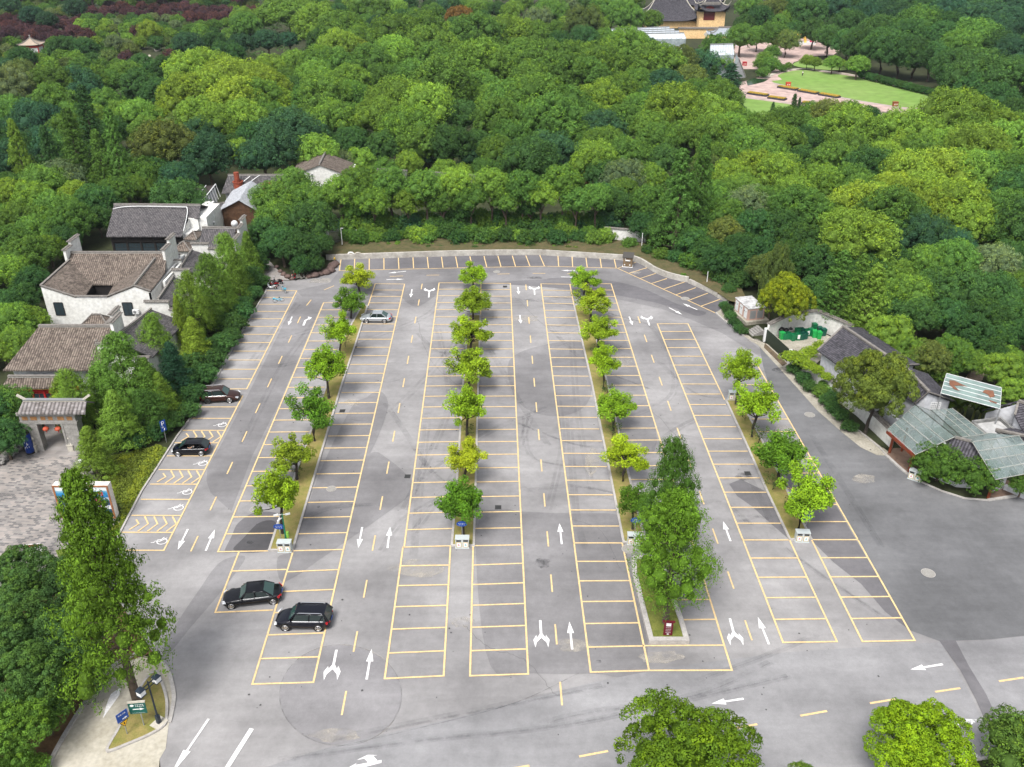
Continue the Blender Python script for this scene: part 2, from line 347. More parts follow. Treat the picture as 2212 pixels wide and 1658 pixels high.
col('bay_lines',(632,1196),(545,1479),(741,1191),(677,1475),6,skip=(0,))
col('bay_lines',(516,1194),(465,1324),(632,1191),(590,1319),3,right=False,skip=(0,))
col('bay_lines',(948.5,612),(873,1183),(1013,612),(975,1180),25,right=False)
col('bay_lines',(870.5,1183),(831,1467),(973,1182),(958.5,1461),6,skip=(0,))
col('bay_lines',(1039,613),(1024,1180),(1102.5,613),(1128,1178),25,left=False)
b=MB(); seg(b,P(1039,613),P(1038.3,682)); seg(b,P(1013,612),P(1039,613),z=.0015); b.build('bay_lines',YEL,kind='structure')
col('bay_lines',(1022,1182),(1015.5,1461),(1128,1178),(1141,1457),6,skip=(0,))
col('bay_lines',(1168.5,614),(1240,1174),(1231,615),(1345,1174),25,right=False)
b=MB(); seg(b,P(1231,615),P(1240,661)); seg(b,P(1231,615),P(1262,614.5),z=.0015); b.build('bay_lines',YEL,kind='structure')
col('bay_lines',(1240,1174),(1276,1453),(1344,1174.5),(1402,1449.5),6,skip=(0,))
col('bay_lines',(1262,614),(1395,1172),(1320,614),(1495,1171),25,left=False)
b=MB(); seg(b,P(1495,1171),P(1581,1449)); seg(b,P(1402,1449.5),P(1581,1449),z=.0015); seg(b,P(1388,1396),P(1563,1395),z=.0015); seg(b,P(1462,1340),P(1547,1339),z=.0015); seg(b,P(1455,1297),P(1533,1296),z=.0015); b.build('bay_lines',YEL,kind='structure')
col('bay_lines',(1420,700.5),(1605,1167.5),(1486,700.5),(1705,1167.5),19,right=False)
b=MB(); seg(b,P(1486,700.5),P(1565,864)); b.build('bay_lines',YEL,kind='structure')
col('bay_lines',(1605,1167.5),(1691.5,1389),(1705.5,1167.5),(1808,1387),5,skip=(0,))
col('bay_lines',(1560,788),(1752,1167),(1635,788),(1853,1167),13,left=False)
col('bay_lines',(1753,1167),(1863,1387),(1853,1167),(1976,1384.5),5,skip=(0,))
# back row against the low wall
b=MB(); off=lambda x,y:(553+x/4,414.75+y/4); of2=lambda x,y:(1106+x/4,414.75+y/4)
for (x0,y0,x1,y1) in ((735,585,720,683),(853,580,850,678),(979,578,978,674),(1105,576,1106,670),(1230,572,1235,667),(1356,569,1362,663),(1480,566,1490,661),(1603,564,1616,658),(1725,562,1743,656),(1848,560,1869,654),(1970,558,1994,652),(2090,556,2117,650)): seg(b,P(*off(x0,y0)),P(*off(x1,y1)),z=.0015)
for (x0,y0,x1,y1) in ((3,555,30,647),(120,553,155,645),(240,551,280,643),(397,555,403,645),(518,558,525,652),(637,560,650,655),(759,566,773,658),(880,571,900,659),(920,660,1070,612),(1015,705,1170,657),(1110,750,1243,707),(1205,795,1338,752),(1310,843,1490,782),(1415,893,1588,830),(1520,943,1692,878),(1635,990,1800,930)): seg(b,P(*of2(x0,y0)),P(*of2(x1,y1)),z=.0015)
pl=[off(720,683),off(1945,655),of2(300,645),of2(910,662),of2(1755,1048)]
for p,q in zip(pl,pl[1:]): seg(b,P(*p),P(*q))
b.build('bay_lines',YEL,kind='structure')
# hatched access strips with chevrons
b=MB(); a0,a1,b0,b1=G2
for k in (3,6,9):
    A,B,C_,D_=lerp(a0,a1,k/11),lerp(b0,b1,k/11),lerp(b0,b1,(k+1)/11),lerp(a0,a1,(k+1)/11)
    def uvp(s,t): return lerp(lerp(A,B,s),lerp(D_,C_,s),t)
    for j in range(5):
        s=.14+j*.185
        p1,p2,p3=uvp(s-.05,.06),uvp(s+.1,.5),uvp(s-.02,.94)
        if j==0: p1,p3=uvp(s,.25),uvp(s-.02,.85)
        b.ribbon([p1,p2,p3],.16,ZL)
b.build('hatched_strip_lines',YEL,kind='structure')
# dashes
def dashes(name,x0,y0,x1,y1,inv0,per,n,ln=16.2):
    b=MB(); p,q=P(x0,y0),P(x1,y1)
    def at(inv):
        y=1e6/inv-215; X=x0+(x1-x0)*(y-y0)/(y1-y0); return P(X,y)
    for k in range(n): seg(b,at(inv0-k*per),at(inv0-k*per-ln),.14)
    b.build(name,YEL,kind='structure')
dashes('lane_dashes',649,685.5,412.5,1192,1110.5,47.9,9)
dashes('lane_dashes',912,614,739,1542,1206,47.8,14)
dashes('lane_dashes',1136,616,1214,1523,1203.4,47.07,14)
dashes('lane_dashes',1378,685,1623.5,1382,1111,46.9,11)
b=MB()
for x0,y0,x1,y1 in ((672,649,662.5,660.5),(721,618.5,701,627),(843,598,870,597),(922,595.5,948,595),(999,594,1024,593.5),(1075.5,593,1100,592.5),(1151.5,591.5,1177,591.5),(1226.5,592,1252,593)): seg(b,P(x0,y0),P(x1,y1),.14)
for x0,y0,x1,y1 in ((1098,1663,1141,1655.5),(1253.5,1635,1311,1624),(1410,1605,1465,1596),(1580,1576,1633.5,1566),(1731,1547,1784,1537.5),(1881.5,1520,1931,1512),(2022,1495.5,2072,1488),(2160,1472.5,2209,1465)): seg(b,P(x0,y0),P(x1,y1),.17)
b.build('lane_dashes',YEL,kind='structure')
# arrows
def arrow(tx,ty,hx,hy,wt=.095,wh=.29,m=None,name='lane_arrow'):
    t,h=P(tx,ty),P(hx,hy); d=h-t; L=d.length; d.normalize(); a=Vector((-d.y,d.x,0)); hl=min(L*.42,2.3)
    wt=min(wt,L*.06); wh=min(wh,L*.17); k=h-d*hl; b=MB(); z=Vector((0,0,ZL))
    b.add([t-a*wt+z,t+a*wt+z,k+a*wt*.8+z,k-a*wt*.8+z],[(0,3,2,1)]); b.add([k-a*wh+z,h+z,k+a*wh+z],[(0,1,2)])
    b.build(name,m or WHT,kind='structure')
WORN=stain_mat('worn_white_paint',(.85,.85,.85),1.6,3)
for a in ((406,1144,384,1189),(444.5,1191,464,1145),(782.5,1140,774,1185),(837,1185,843,1139),(1213.5,1176.5,1208.5,1131.5),(1578,1170,1562,1127),(792,1469,803,1403),(1236,1404,1230,1344),(1661,1393,1637,1334),(890,626,887,643.5),(631,685,623,703.5),(1119,621,1120.5,637),(1123,681.5,1125,700),(1359,685,1366.5,703.5),(1248.5,586,1212,585),(1212,599,1248,600),(835,605,873,604),(877,587,838,591),(1506,670,1475,656.5),(1445,665.5,1473.5,680.5),(1606,1510.5,1537,1521),(451,1554,368,1676),(2036,1436,1966,1447.5)): arrow(*a)
arrow(2051,1568.5,2118,1555.5,m=WORN)
b=MB(); b.ribbon([P(544,1575),P(465,1700)],.34,ZL); b.build('lane_line',WHT,kind='structure')
def split(tx,ty,cx,cy,half,back,name='split_arrow'):
    """stem from (tx,ty) to (cx,cy), then two swept heads"""
    t,c=P(tx,ty),P(cx,cy); d=(c-t).normalized(); a=Vector((-d.y,d.x,0)); z=Vector((0,0,ZL)); b=MB()
    L=(c-t).length; w=.10
    b.add([t-a*w+z,t+a*w+z,c+a*w+z,c-a*w+z],[(0,3,2,1)])
    for s in (1,-1):
        A=a*s; zz=z+Vector((0,0,.0012 if s>0 else .0024))
        q=[c-d*.35,c+A*half*.52+d*back*.28,c+A*half*.6-d*back*.0,c+A*half+d*back*.5,c+A*half*.78+d*back*1.25,c+A*half*.6+d*back*.72,c+d*back*.28]
        b.poly([p+zz for p in q])
    b.build(name,WHT,kind='structure')
split(727,1405,720,1440,.66,1.15); split(1167,1341,1169,1373,.66,1.1); split(1576.5,1337,1585,1369,.66,1.1)
split(926,643.5,927.5,630,.9,1.1); split(1155,638,1154.3,626,.9,1.1); split(1403,704,1398.5,691,.9,1.1)
b=MB(); b.ribbon(pxs([(655.5,704),(660,693),(668,689)]),.3,ZL); z=Vector((0,0,ZL)); b.poly([p+z for p in pxs([(665,685),(674,687),(668,692)])][::-1]); b.build('turn_arrow',WHT,kind='structure')
b=MB(); z=Vector((0,0,ZL))
for k,q in enumerate(([(824,1643),(768,1654),(770,1650),(746,1663),(775,1668),(772,1662),(824,1649)],[(797,1650),(787,1640),(771,1643),(794,1632),(816,1632.5),(806,1634),(815,1644)])): b.poly([p+z*1+Vector((0,0,.0012*k)) for p in pxs(q)])
b.build('turn_arrow',WHT,kind='structure')
# wheelchair symbols on five bays
def wheelchair(cx,cy):
    c=P(cx,cy); b=MB(); s=.74
    def T(x,y): return c+Vector((x*s,y*s,0))
    def st(pts,w=.085): b.ribbon([T(*p) for p in pts],w*s*1.35,ZL+b_i[0]); b_i[0]+=.0004
    b_i=[0]
    st([(.62*math.cos(t)+.35,.55*math.sin(t)-.12) for t in [R(k) for k in range(-200,95,18)]])
    st([(.35,.75),(.12,.2),(.1,-.1)]); st([(.1,-.1),(.75,.62)]); st([(.1,-.1),(-.55,-.05),(-.62,-.3),(-1.0,-.38)]); st([(.2,.25),(-.35,.18)])
    b.build('wheelchair_symbol',WHT,kind='structure')
for a in ((476,918),(434,1001),(400,1063),(381,1097),(345,1169.5)): wheelchair(*a)
# manholes and drain grates
MH=mat('manhole_iron',(.33,.32,.3),.7,9,(.24,.23,.21)); DR=mat('drain_iron',(.05,.05,.05),.6,8)
def manhole(x,y,r,m=MH,lab=None):
    p=P(x,y); b=MB(); b.cyl((p.x,p.y,ZL-.002),r,.012,20); b.m=1; b.lathe((p.x,p.y,ZL-.003),[(r+.07,0),(r+.07,.011),(r+.02,.011),(r+.02,0)],20)
    b.build('manhole_cover',[m,KERB],label=lab,cat='manhole cover',group='manhole covers in the asphalt')
for x,y,r,l in ((1358,1187,.6,'round pale manhole cover beside the litter bin of the third tree row'),(1749,897,.55,'round pale manhole cover in the dark side road near the grey footway'),(2005,1239,.55,'round pale manhole cover in the wide empty road at right'),(716,1057,.45,'pale oval manhole cover in a bay right of the first tree row'),(552,1101,.5,'manhole cover at the foot of the first tree row, bays on its left'),(1073,588,.5,'pale manhole cover in the back lane behind the second tree row'),(1480,646,.6,'pale manhole cover on the angled bay line at the back')): manhole(x,y,r,lab=l)
for x,y,l in ((880.5,1030,'small square drain grate in the second aisle'),(739.5,888.5,'small square drain grate in a bay beside the first tree row'),(1076,1097,'square drain grate in a bay right of the second tree row'),(1615,1023.5,'square drain grate in a stained bay by the fourth tree row'),(1091,620,'small dark drain grate in the top bay of the second row'),(766,751,'small drain slot in the kerb of the first tree row')):
    p=P(x,y); b=MB(); rz=.1
    for k in range(5): b.cbox((p.x-.24+.12*k,p.y,ZL+.004),(.05,.6,.012),0)
    b.cbox((p.x,p.y-.3,ZL+.003),(.66,.05,.013)); b.cbox((p.x,p.y+.3,ZL+.003),(.66,.05,.013)); b.cbox((p.x,p.y,ZL-.002),(.62,.58,.004))
    b.build('drain_grate',DR,label=l,cat='drain grate',group='drain grates in the asphalt')
# ------------------------------------------------ planted medians with kerbs
def median(L,Rr,name='tree_strip',h=.14,kw=.22,gm=DRYG,top=None):
    Lp,Rp=pxs(L),pxs(Rr); ring=Lp+Rp[::-1]
    sheet(name+'_grass',ring,h-.03,gm)
    b=MB(); b.wall(ring+[ring[0]],kw,0,h); b.build(name+'_kerb',KERB,kind='structure')
median([(782,662),(738,740),(705.5,834.5),(673,929.5),(600.5,1132),(582,1190)],[(794,662),(770.5,737),(739,829.5),(710.5,924.5),(650,1128),(632,1190)])
median([(1013,682),(1000.5,829.5),(988,1029.5),(976,1180)],[(1037.5,682),(1033,829.5),(1028,1029.5),(1023.5,1180)])
median([(1240,661),(1278.5,829),(1316,1014.5),(1347,1173)],[(1270,661),(1312,829.5),(1358.5,1029.5),(1394,1173)])
median([(1568.5,866),(1612,960),(1658.5,1066),(1706,1167)],[(1598,866),(1644,950),(1684,1030),(1752,1166)])
# tall walled island with the two redwoods
PLG=mat('green_turf',(.19,.2,.045),.95,1.5,(.09,.12,.02),.5,scale2=9)  # darker, greener turf than the dry grass of the tree strips
isl=pxs([(1369,1211),(1370.5,1243),(1386,1310),(1406,1388),(1482,1388),(1470,1345),(1450,1290),(1425,1211)])
b=MB(); b.wall(isl+[isl[0]],.42,0,.42); b.build('planter_kerb',KERB,kind='structure')
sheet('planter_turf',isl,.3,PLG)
# ================================================================ FOLIAGE PROTOTYPES
import numpy as np
def leafmat(name,transl=.15,rough=.7,young=(1.8,1.55,.7),spec=.12):
    m=bpy.data.materials.new(name); m.use_nodes=True; n=m.node_tree.nodes; l=m.node_tree.links; b=n['Principled BSDF']; out=n['Material Output']
    oi=n.new('ShaderNodeObjectInfo'); at=n.new('ShaderNodeAttribute'); at.attribute_name='tint'
    sp=n.new('ShaderNodeSeparateColor'); l.new(at.outputs['Color'],sp.inputs[0])
    mr=n.new('ShaderNodeMapRange'); mr.inputs[3].default_value=.5; mr.inputs[4].default_value=1.5; l.new(sp.outputs[0],mr.inputs[0])
    s=n.new('ShaderNodeVectorMath'); s.operation='SCALE'; l.new(oi.outputs['Color'],s.inputs[0]); l.new(mr.outputs[0],s.inputs['Scale'])
    y=n.new('ShaderNodeVectorMath'); y.operation='MULTIPLY'; y.inputs[1].default_value=young; l.new(s.outputs[0],y.inputs[0])
    mx=n.new('ShaderNodeMix'); mx.data_type='RGBA'; l.new(sp.outputs[1],mx.inputs[0]); l.new(s.outputs[0],mx.inputs[6]); l.new(y.outputs[0],mx.inputs[7])
    l.new(mx.outputs[2],b.inputs['Base Color']); b.inputs['Roughness'].default_value=rough; b.inputs['Specular IOR Level'].default_value=spec
    t=n.new('ShaderNodeBsdfTranslucent'); l.new(mx.outputs[2],t.inputs['Color']); ms=n.new('ShaderNodeMixShader'); ms.inputs[0].default_value=transl
    l.new(b.outputs[0],ms.inputs[1]); l.new(t.outputs[0],ms.inputs[2]); l.new(ms.outputs[0],out.inputs['Surface']); return m
LEAF=leafmat('leaves'); NEEDLE=leafmat('needles',.18,.6,(1.5,1.4,.7)); 
BARK=mat('bark',(.13,.10,.075),.95,3,(.06,.045,.035),.5); BARKD=mat('bark_dark',(.06,.05,.04),.95,3,(.025,.02,.018),.5)
class Leaves:
    def __init__(s,seed): s.r=np.random.default_rng(seed); s.c=[];s.n=[];s.sz=[];s.t=[];s.asp=[]
    def add(s,c,n,sz,tint,young=0,asp=.6):
        k=len(c); s.c.append(c); s.n.append(n); s.sz.append(np.broadcast_to(sz,(k,)).copy()); 
        t=np.zeros((k,2)); t[:,0]=tint; t[:,1]=young; s.t.append(t); s.asp.append(np.full(k,asp))
    def mesh(s,name,extra=None,mats=None,droop=0):
        c=np.concatenate(s.c); nn=np.concatenate(s.n); sz=np.concatenate(s.sz); t=np.concatenate(s.t); asp=np.concatenate(s.asp); k=len(c); r=s.r
        nn/=np.linalg.norm(nn,axis=1,keepdims=True)+1e-9
        a=r.normal(size=(k,3)); a[:,2]-=droop; a-=nn*(a*nn).sum(1,keepdims=True); a/=np.linalg.norm(a,axis=1,keepdims=True)+1e-9
        b=np.cross(nn,a); L=sz[:,None]*.5; W=L*asp[:,None]
        v=np.stack([c-a*L,c+b*W-a*L*.1+nn*L*.12,c+a*L,c-b*W-a*L*.1+nn*L*.12],1).reshape(-1,3)
        me=bpy.data.meshes.new(name); 
        ev=[];ef=[]
        if extra: ev,ef=extra
        nv=len(v)+len(ev); nf=k+len(ef)
        me.vertices.add(nv); allv=np.concatenate([v,np.array(ev).reshape(-1,3)]) if len(ev) else v; me.vertices.foreach_set('co',allv.astype(np.float32).ravel())
        lv=np.arange(4*k); ls=np.arange(k)*4
        el=[i+4*k for f in ef for i in f]; st=[];p=4*k
        for f in ef: st.append(p); p+=len(f)
        lv=np.concatenate([lv,np.array(el,dtype=int)]) if el else lv; ls=np.concatenate([ls,np.array(st,dtype=int)]) if st else ls
        me.loops.add(len(lv)); me.loops.foreach_set('vertex_index',lv.astype(np.int32)); me.polygons.add(nf); me.polygons.foreach_set('loop_start',ls.astype(np.int32))
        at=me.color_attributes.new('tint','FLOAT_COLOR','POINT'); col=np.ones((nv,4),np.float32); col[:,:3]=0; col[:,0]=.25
        col[:4*k,0]=np.repeat(t[:,0],4); col[:4*k,1]=np.repeat(t[:,1],4); at.data.foreach_set('color',col.ravel())
        for m in (mats or [LEAF]): me.materials.append(m)
        me.update(calc_edges=True); me.validate(); return me
def fib(n,r,zmin=-1):
    out=[]; N=int(n*2/(1-zmin)); 
    for i in range(N):
        z=1-2*(i+.5)/N
        if z<zmin: break
        th=i*2.39996+r.uniform(-.3,.3); q=math.sqrt(1-z*z); out.append((q*math.cos(th),q*math.sin(th),z))
    return np.array(out)
ICO=None
def icos():
    global ICO
    if ICO is None:
        bm=bmesh.new(); bmesh.ops.create_icosphere(bm,subdivisions=2,radius=1); ICO=(np.array([v.co[:] for v in bm.verts]),[[v.index for v in f.verts] for f in bm.faces]); bm.free()
    return ICO
def blobs(lst,rr):
    V=[];F=[]; iv,fi=icos()
    for c,rad in lst:
        o=len(V); q=iv*np.array(rad)*(1+rr.uniform(-.12,.12,(len(iv),1)))+np.array(c); V+=q.tolist(); F+=[[o+i for i in f] for f in fi]
    return V,F
def crown_lobed(name,seed,nl=16,ns=11,nleaf=36,rl=.36,rs=.145,lsz=.05,shape=(1,1,.78),zmin=-.35,young=.15,jit=.12,openness=0,asp=.62,core=.6):
    """broadleaf crown: lobes over a dome, each with tufts of leaf faces"""
    L=Leaves(seed); r=L.r; cores=[]; sh=np.array(shape)
    for q in fib(nl,r,zmin):
        lr=rl*r.uniform(.75,1.2); c=q*sh*(1-rl*.85)*r.uniform(1-jit,1+jit)
        if openness and r.random()<openness: continue
        if core: cores.append((c,np.array((lr,lr,lr))*core))
        ltone=r.uniform(-.13,.13)
        for s_ in fib(ns,r,-.25 if q[2]>0 else -.6):
            # tufts on the outward side of the lobe
            d=s_+q*.35; d/=np.linalg.norm(d); tc=c+d*lr*r.uniform(.85,1.05); tr=rs*r.uniform(.7,1.25)
            tone=.5+ltone+r.normal()*.13; yg=max(0,r.normal()*.3+young)*(d[2]>.1)
            k=int(nleaf*r.uniform(.8,1.2)); dd=r.normal(size=(k,3)); dd/=np.linalg.norm(dd,axis=1,keepdims=True); dd+=d*.45; dd/=np.linalg.norm(dd,axis=1,keepdims=True)
            rad=r.uniform(.7,1.05,(k,1)); pos=tc+dd*tr*rad*np.array((1,1,.85))
            nrm=dd*1.2+r.normal(size=(k,3))*.4+np.array((0,0,.15))
            L.add(pos,nrm,lsz*r.uniform(.7,1.3,k),np.clip(tone+r.normal(size=k)*.13,0,1),np.clip(yg+r.normal(size=k)*.1,0,1),asp)
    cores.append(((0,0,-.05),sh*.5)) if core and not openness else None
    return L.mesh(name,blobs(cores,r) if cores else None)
def crown_cone(name,seed,H=3.2,n=150,nleaf=52,lsz=.085,taper=1.0,rag=.25,tuft=.2,asp=.35,shape='cone',core=True):
    """conifer crown (radius 1 at its foot, height H, foot at z=0): drooping feathery sprays in whorls"""
    L=Leaves(seed); r=L.r
    for i in range(n):
        t=(i+.5)/n; t=t**.85; z=H*(t*.96)+r.uniform(-.03,.03)
        R_=((1-t)**taper*.95+.05) if shape=='cone' else (math.sin(math.pi*min(1,(t*.86+.14)))**.7*.9+.06)
        th=i*2.39996+r.uniform(-.4,.4); ext=R_*r.uniform(1-rag,1.05)
        m=max(1,int(ext/tuft*.9)); tone=.5+r.normal()*.14
        for j in range(m+1):
            f=(j+.6)/(m+.6); c=np.array((math.cos(th)*ext*f,math.sin(th)*ext*f,z-.12*f*f*R_+.03))+r.normal(size=3)*.03
            k=int(nleaf*(.5+.5*f)*.6); q=r.normal(size=(k,3)); q/=np.linalg.norm(q,axis=1,keepdims=True); q*=np.array((1,1,.55)); out=np.array((math.cos(th),math.sin(th),.5))
            pos=c+q*tuft*r.uniform(.3,1,(k,1)); 
            L.add(pos,q+out*.6+r.normal(size=(k,3))*.4,lsz*r.uniform(.6,1.3,k),np.clip(tone+(f-.5)*.25+r.normal(size=k)*.12,0,1),np.clip(.15*f+r.normal(size=k)*.1,0,1),asp)
    cores=[]
    if core:
        for k in range(7):
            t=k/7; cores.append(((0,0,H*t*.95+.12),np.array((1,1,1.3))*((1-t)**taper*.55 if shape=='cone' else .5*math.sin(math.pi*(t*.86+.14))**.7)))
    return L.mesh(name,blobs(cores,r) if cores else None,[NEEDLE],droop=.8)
def crown_airy(name,seed,nb=13,lsz=.095,nleaf=210,tr=.27,zlo=-.55,fill=34):
    """open crown of a young street tree: separate leaf clusters on spreading branches, gaps between"""
    L=Leaves(seed); r=L.r; tips=[]
    for i in range(nb+fill):
        if i<nb:
            fb=fib(nb,r,-.35); q=fb[i%len(fb)]; rad=r.uniform(.78,1.02)
        else:
            q=r.normal(size=3); q/=np.linalg.norm(q); q[2]=abs(q[2])*1.2-.55; rad=r.uniform(.35,.95)
        c=q*np.array((1,1,.92))*rad*(1-tr*.6); tips.append((c,i<nb)); tone=.45+.22*q[2]*0+r.normal()*.13; t_=tr*r.uniform(.65,1.15)
        k=int(nleaf*r.uniform(.7,1.2)); dd=r.normal(size=(k,3)); dd/=np.linalg.norm(dd,axis=1,keepdims=True)
        pos=c+dd*t_*np.array((1.0,1.0,.85))*r.uniform(.2,1,(k,1))**.6
        L.add(pos,dd*.5+np.array((0,0,.7))+r.normal(size=(k,3))*.45,lsz*r.uniform(.7,1.3,k),np.clip(tone+r.normal(size=k)*.15,0,1),np.clip(r.normal(size=k)*.2+.2*(q[2]>0),0,1),.42)
    return L.mesh(name,None,None,droop=.5),tips
def limbs(name,tips,top=.0,base=-1.3,r0=.055,seed=1,m=None,fork=-.45,parent=None,bend=.1):
    rr=random.Random(seed); b=MB(); z0=base
    tp=[Vector((0,0,z0)),Vector((rr.uniform(-1,1)*bend*.4,rr.uniform(-1,1)*bend*.4,(z0+fork)/2)),Vector((rr.uniform(-1,1)*bend,rr.uniform(-1,1)*bend,fork))]
    b.tube(tp+[Vector((tp[2].x*1.2,tp[2].y,fork+.35))],[r0*1.25,r0,r0*.85,r0*.45],7)
    for c,main in tips:
        c=Vector(c)
        if not main and rr.random()<.45: continue
        s=tp[2]+Vector((0,0,rr.uniform(-.1,.3))); mid=s.lerp(c,.5)+Vector((rr.uniform(-.06,.06),rr.uniform(-.06,.06),-.05))
        b.tube([s,mid,c],[r0*.42,r0*.26,r0*.08],5)
    return b
PROTO={}
def proto(key,me,trunk_mb,tm,name,cat,crown_loc=(0,0,0)):
    o=thing(name,None,None); c=bpy.data.objects.new('crown',me); COL.objects.link(c); c.parent=o; c.location=crown_loc
    kids=[c]
    if trunk_mb is not None:
        t=trunk_mb.build('trunk',tm,o,smooth=True); kids.append(t)
    PROTO[key]=(o,kids,cat); return o
def simple_trunk(k,r0=.07,seed=0,top=.3,n=4):
    """trunk from z=0 to the crown centre (z=k), with a few limbs"""
    rr=random.Random(seed); b=MB(); f=k*.55
    b.tube([(0,0,-.02),(rr.uniform(-.04,.04),rr.uniform(-.04,.04),f*.5),(rr.uniform(-.08,.08),rr.uniform(-.08,.08),f),(0,0,k)],[r0*1.2,r0,r0*.8,r0*.3],7)
    for i in range(n):
        th=i*2.4+rr.random(); b.tube([(0,0,f),(.28*math.cos(th),.28*math.sin(th),f+(k-f)*.6),(.6*math.cos(th),.6*math.sin(th),k+.1)],[r0*.55,r0*.4,r0*.12],5)
    return b
def crown_tiers(name,seed,H=2.6,nl=64,ns=13,nleaf=34,prof=None,lr0=.30,lsz=.05,asp=.45,tr=.42,droop=.3,core=.42):
    """redwood: boughs of clumped needles stacked in ragged tiers"""
    L=Leaves(seed); r=L.r; cores=[]; br=[]
    for i in range(nl):
        t=((i+.5)/nl)**.92; R_=prof(t) if prof else (1-t)**.8*.95+.05; th=i*2.39996+r.uniform(-.5,.5); ext=R_*r.uniform(.5,1.12); lr=lr0*(.35+.75*R_)*r.uniform(.75,1.2)
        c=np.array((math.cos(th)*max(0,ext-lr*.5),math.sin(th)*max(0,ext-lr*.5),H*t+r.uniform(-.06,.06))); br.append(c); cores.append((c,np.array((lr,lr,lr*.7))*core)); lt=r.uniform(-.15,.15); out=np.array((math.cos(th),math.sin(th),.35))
        for s_ in fib(ns,r,-.5):
            d=s_+out*.3; d/=np.linalg.norm(d); tc=c+d*np.array((1,1,.75))*lr*r.uniform(.8,1.15); tone=.5+lt+r.normal()*.14; k=int(nleaf*r.uniform(.7,1.2)); dd=r.normal(size=(k,3)); dd/=np.linalg.norm(dd,axis=1,keepdims=True)
            pos=tc+(dd+d*.35)*lr*tr*r.uniform(.4,1.1,(k,1))*np.array((1,1,.7)); L.add(pos,dd+d*.7+r.normal(size=(k,3))*.4,lsz*r.uniform(.6,1.3,k),np.clip(tone+r.normal(size=k)*.13,0,1),np.clip(r.normal(size=k)*.15+.12*(d[2]>.3),0,1),asp)
    b=MB(); b.tube([(0,0,-1.0),(0,0,0),(0,0,H*.5),(0,0,H*.97)],[.1,.075,.045,.008],9)
    for c in br[:nl*2//3:2]: b.tube([(0,0,c[2]-.12),(c[0]*.5,c[1]*.5,c[2]-.06),(c[0],c[1],c[2])],[.02,.013,.004],4)
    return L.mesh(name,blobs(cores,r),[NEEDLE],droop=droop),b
KC=1.12  # crown centre height / crown radius for the wood trees
for i in range(6):
    me=crown_lobed('crown_mesh',10+i,nl=(15,20,24,18,22,28)[i],ns=(17,16,14,17,15,13)[i],nleaf=38,rl=(.38,.34,.3,.36,.33,.28)[i],rs=(.13,.12,.11,.125,.115,.10)[i],shape=((1,1,.75),(1.08,.95,.82),(1,1,.9),(.95,1.1,.7),(1,1,.85),(1,1,.95))[i],young=(.1,.2,.05,.3,.1,.05)[i])
    proto('B%d'%i,me,simple_trunk(KC,seed=i),BARK,('camphor_tree','camphor_tree','evergreen_tree','camphor_tree','broadleaf_tree','evergreen_tree')[i],'tree',(0,0,KC))
for i in range(2):   # dense fine dome (clipped-looking), and the loose drooping one
    me=crown_lobed('crown_mesh',30+i,nl=(34,26)[i],ns=(12,12)[i],rl=(.25,.3)[i],rs=(.085,.12)[i],lsz=(.042,.06)[i],nleaf=(34,34)[i],shape=((1,1,.8),(1,1,.95))[i],young=(0,.25)[i],jit=(.04,.2)[i],asp=(.6,.3)[i])
    proto(('D0','W0')[i],me,simple_trunk(KC,seed=20+i),BARK,('dome_tree','feathery_tree')[i],'tree',(0,0,KC))
for i in range(2):   # low bush, crown rests near the ground
    me=crown_lobed('crown_mesh',40+i,nl=(14,11)[i],ns=12,rl=(.38,.42)[i],rs=(.14,.16)[i],lsz=(.075,.09)[i],nleaf=34,shape=(1,1,.8),young=(.1,.3)[i],jit=.18,zmin=-.2)
    proto('S%d'%i,me,simple_trunk(.55,.05,seed=30+i,n=3),BARKD,'shrub','shrub',(0,0,.55))
for i in range(0):
    me=crown_cone('crown_mesh',50+i,H=(3.6,3.0,3.4)[i],n=(130,120,140)[i],rag=(.25,.35,.2)[i],taper=(.85,.9,.75)[i])
    b=MB(); b.tube([(0,0,-.45),(0,0,1),(0,0,3.0)],[.09,.07,.02],7); proto('C%d'%i,me,b,BARK,'conifer_tree','conifer')
for i in range(2):
    me,b=crown_tiers('crown_mesh',93+i,H=(3.4,3.0)[i],nl=58,ns=9,nleaf=26,lsz=.075,lr0=.36); proto('K%d'%i,me,b,BARK,'conifer_tree','conifer')
me=crown_cone('crown_mesh',60,H=3.3,n=70,nleaf=40,shape='col',rag=.1,lsz=.16,tuft=.34,taper=.6); b=MB(); b.tube([(0,0,-.2),(0,0,1.5)],[.08,.04],6); proto('Y0',me,b,BARK,'cypress_tree','conifer')
LOTT=[]
for i in range(5):
    me,tips=crown_airy('crown_mesh',70+i,nb=(11,12,10,12,11)[i],fill=(26,30,24,34,28)[i])
    proto('L%d'%i,me,limbs('t',tips,seed=70+i),BARKD,'street_tree','tree',(0,0,0)); PROTO['L%d'%i][1][0].location=(0,0,0)
me,tips=crown_airy('crown_mesh',90,nb=7,fill=9,lsz=.16,nleaf=16,tr=.3); proto('T0',me,limbs('t',tips,seed=5,r0=.03,base=-1.1,fork=-.7),BARKD,'young_shrub','shrub')
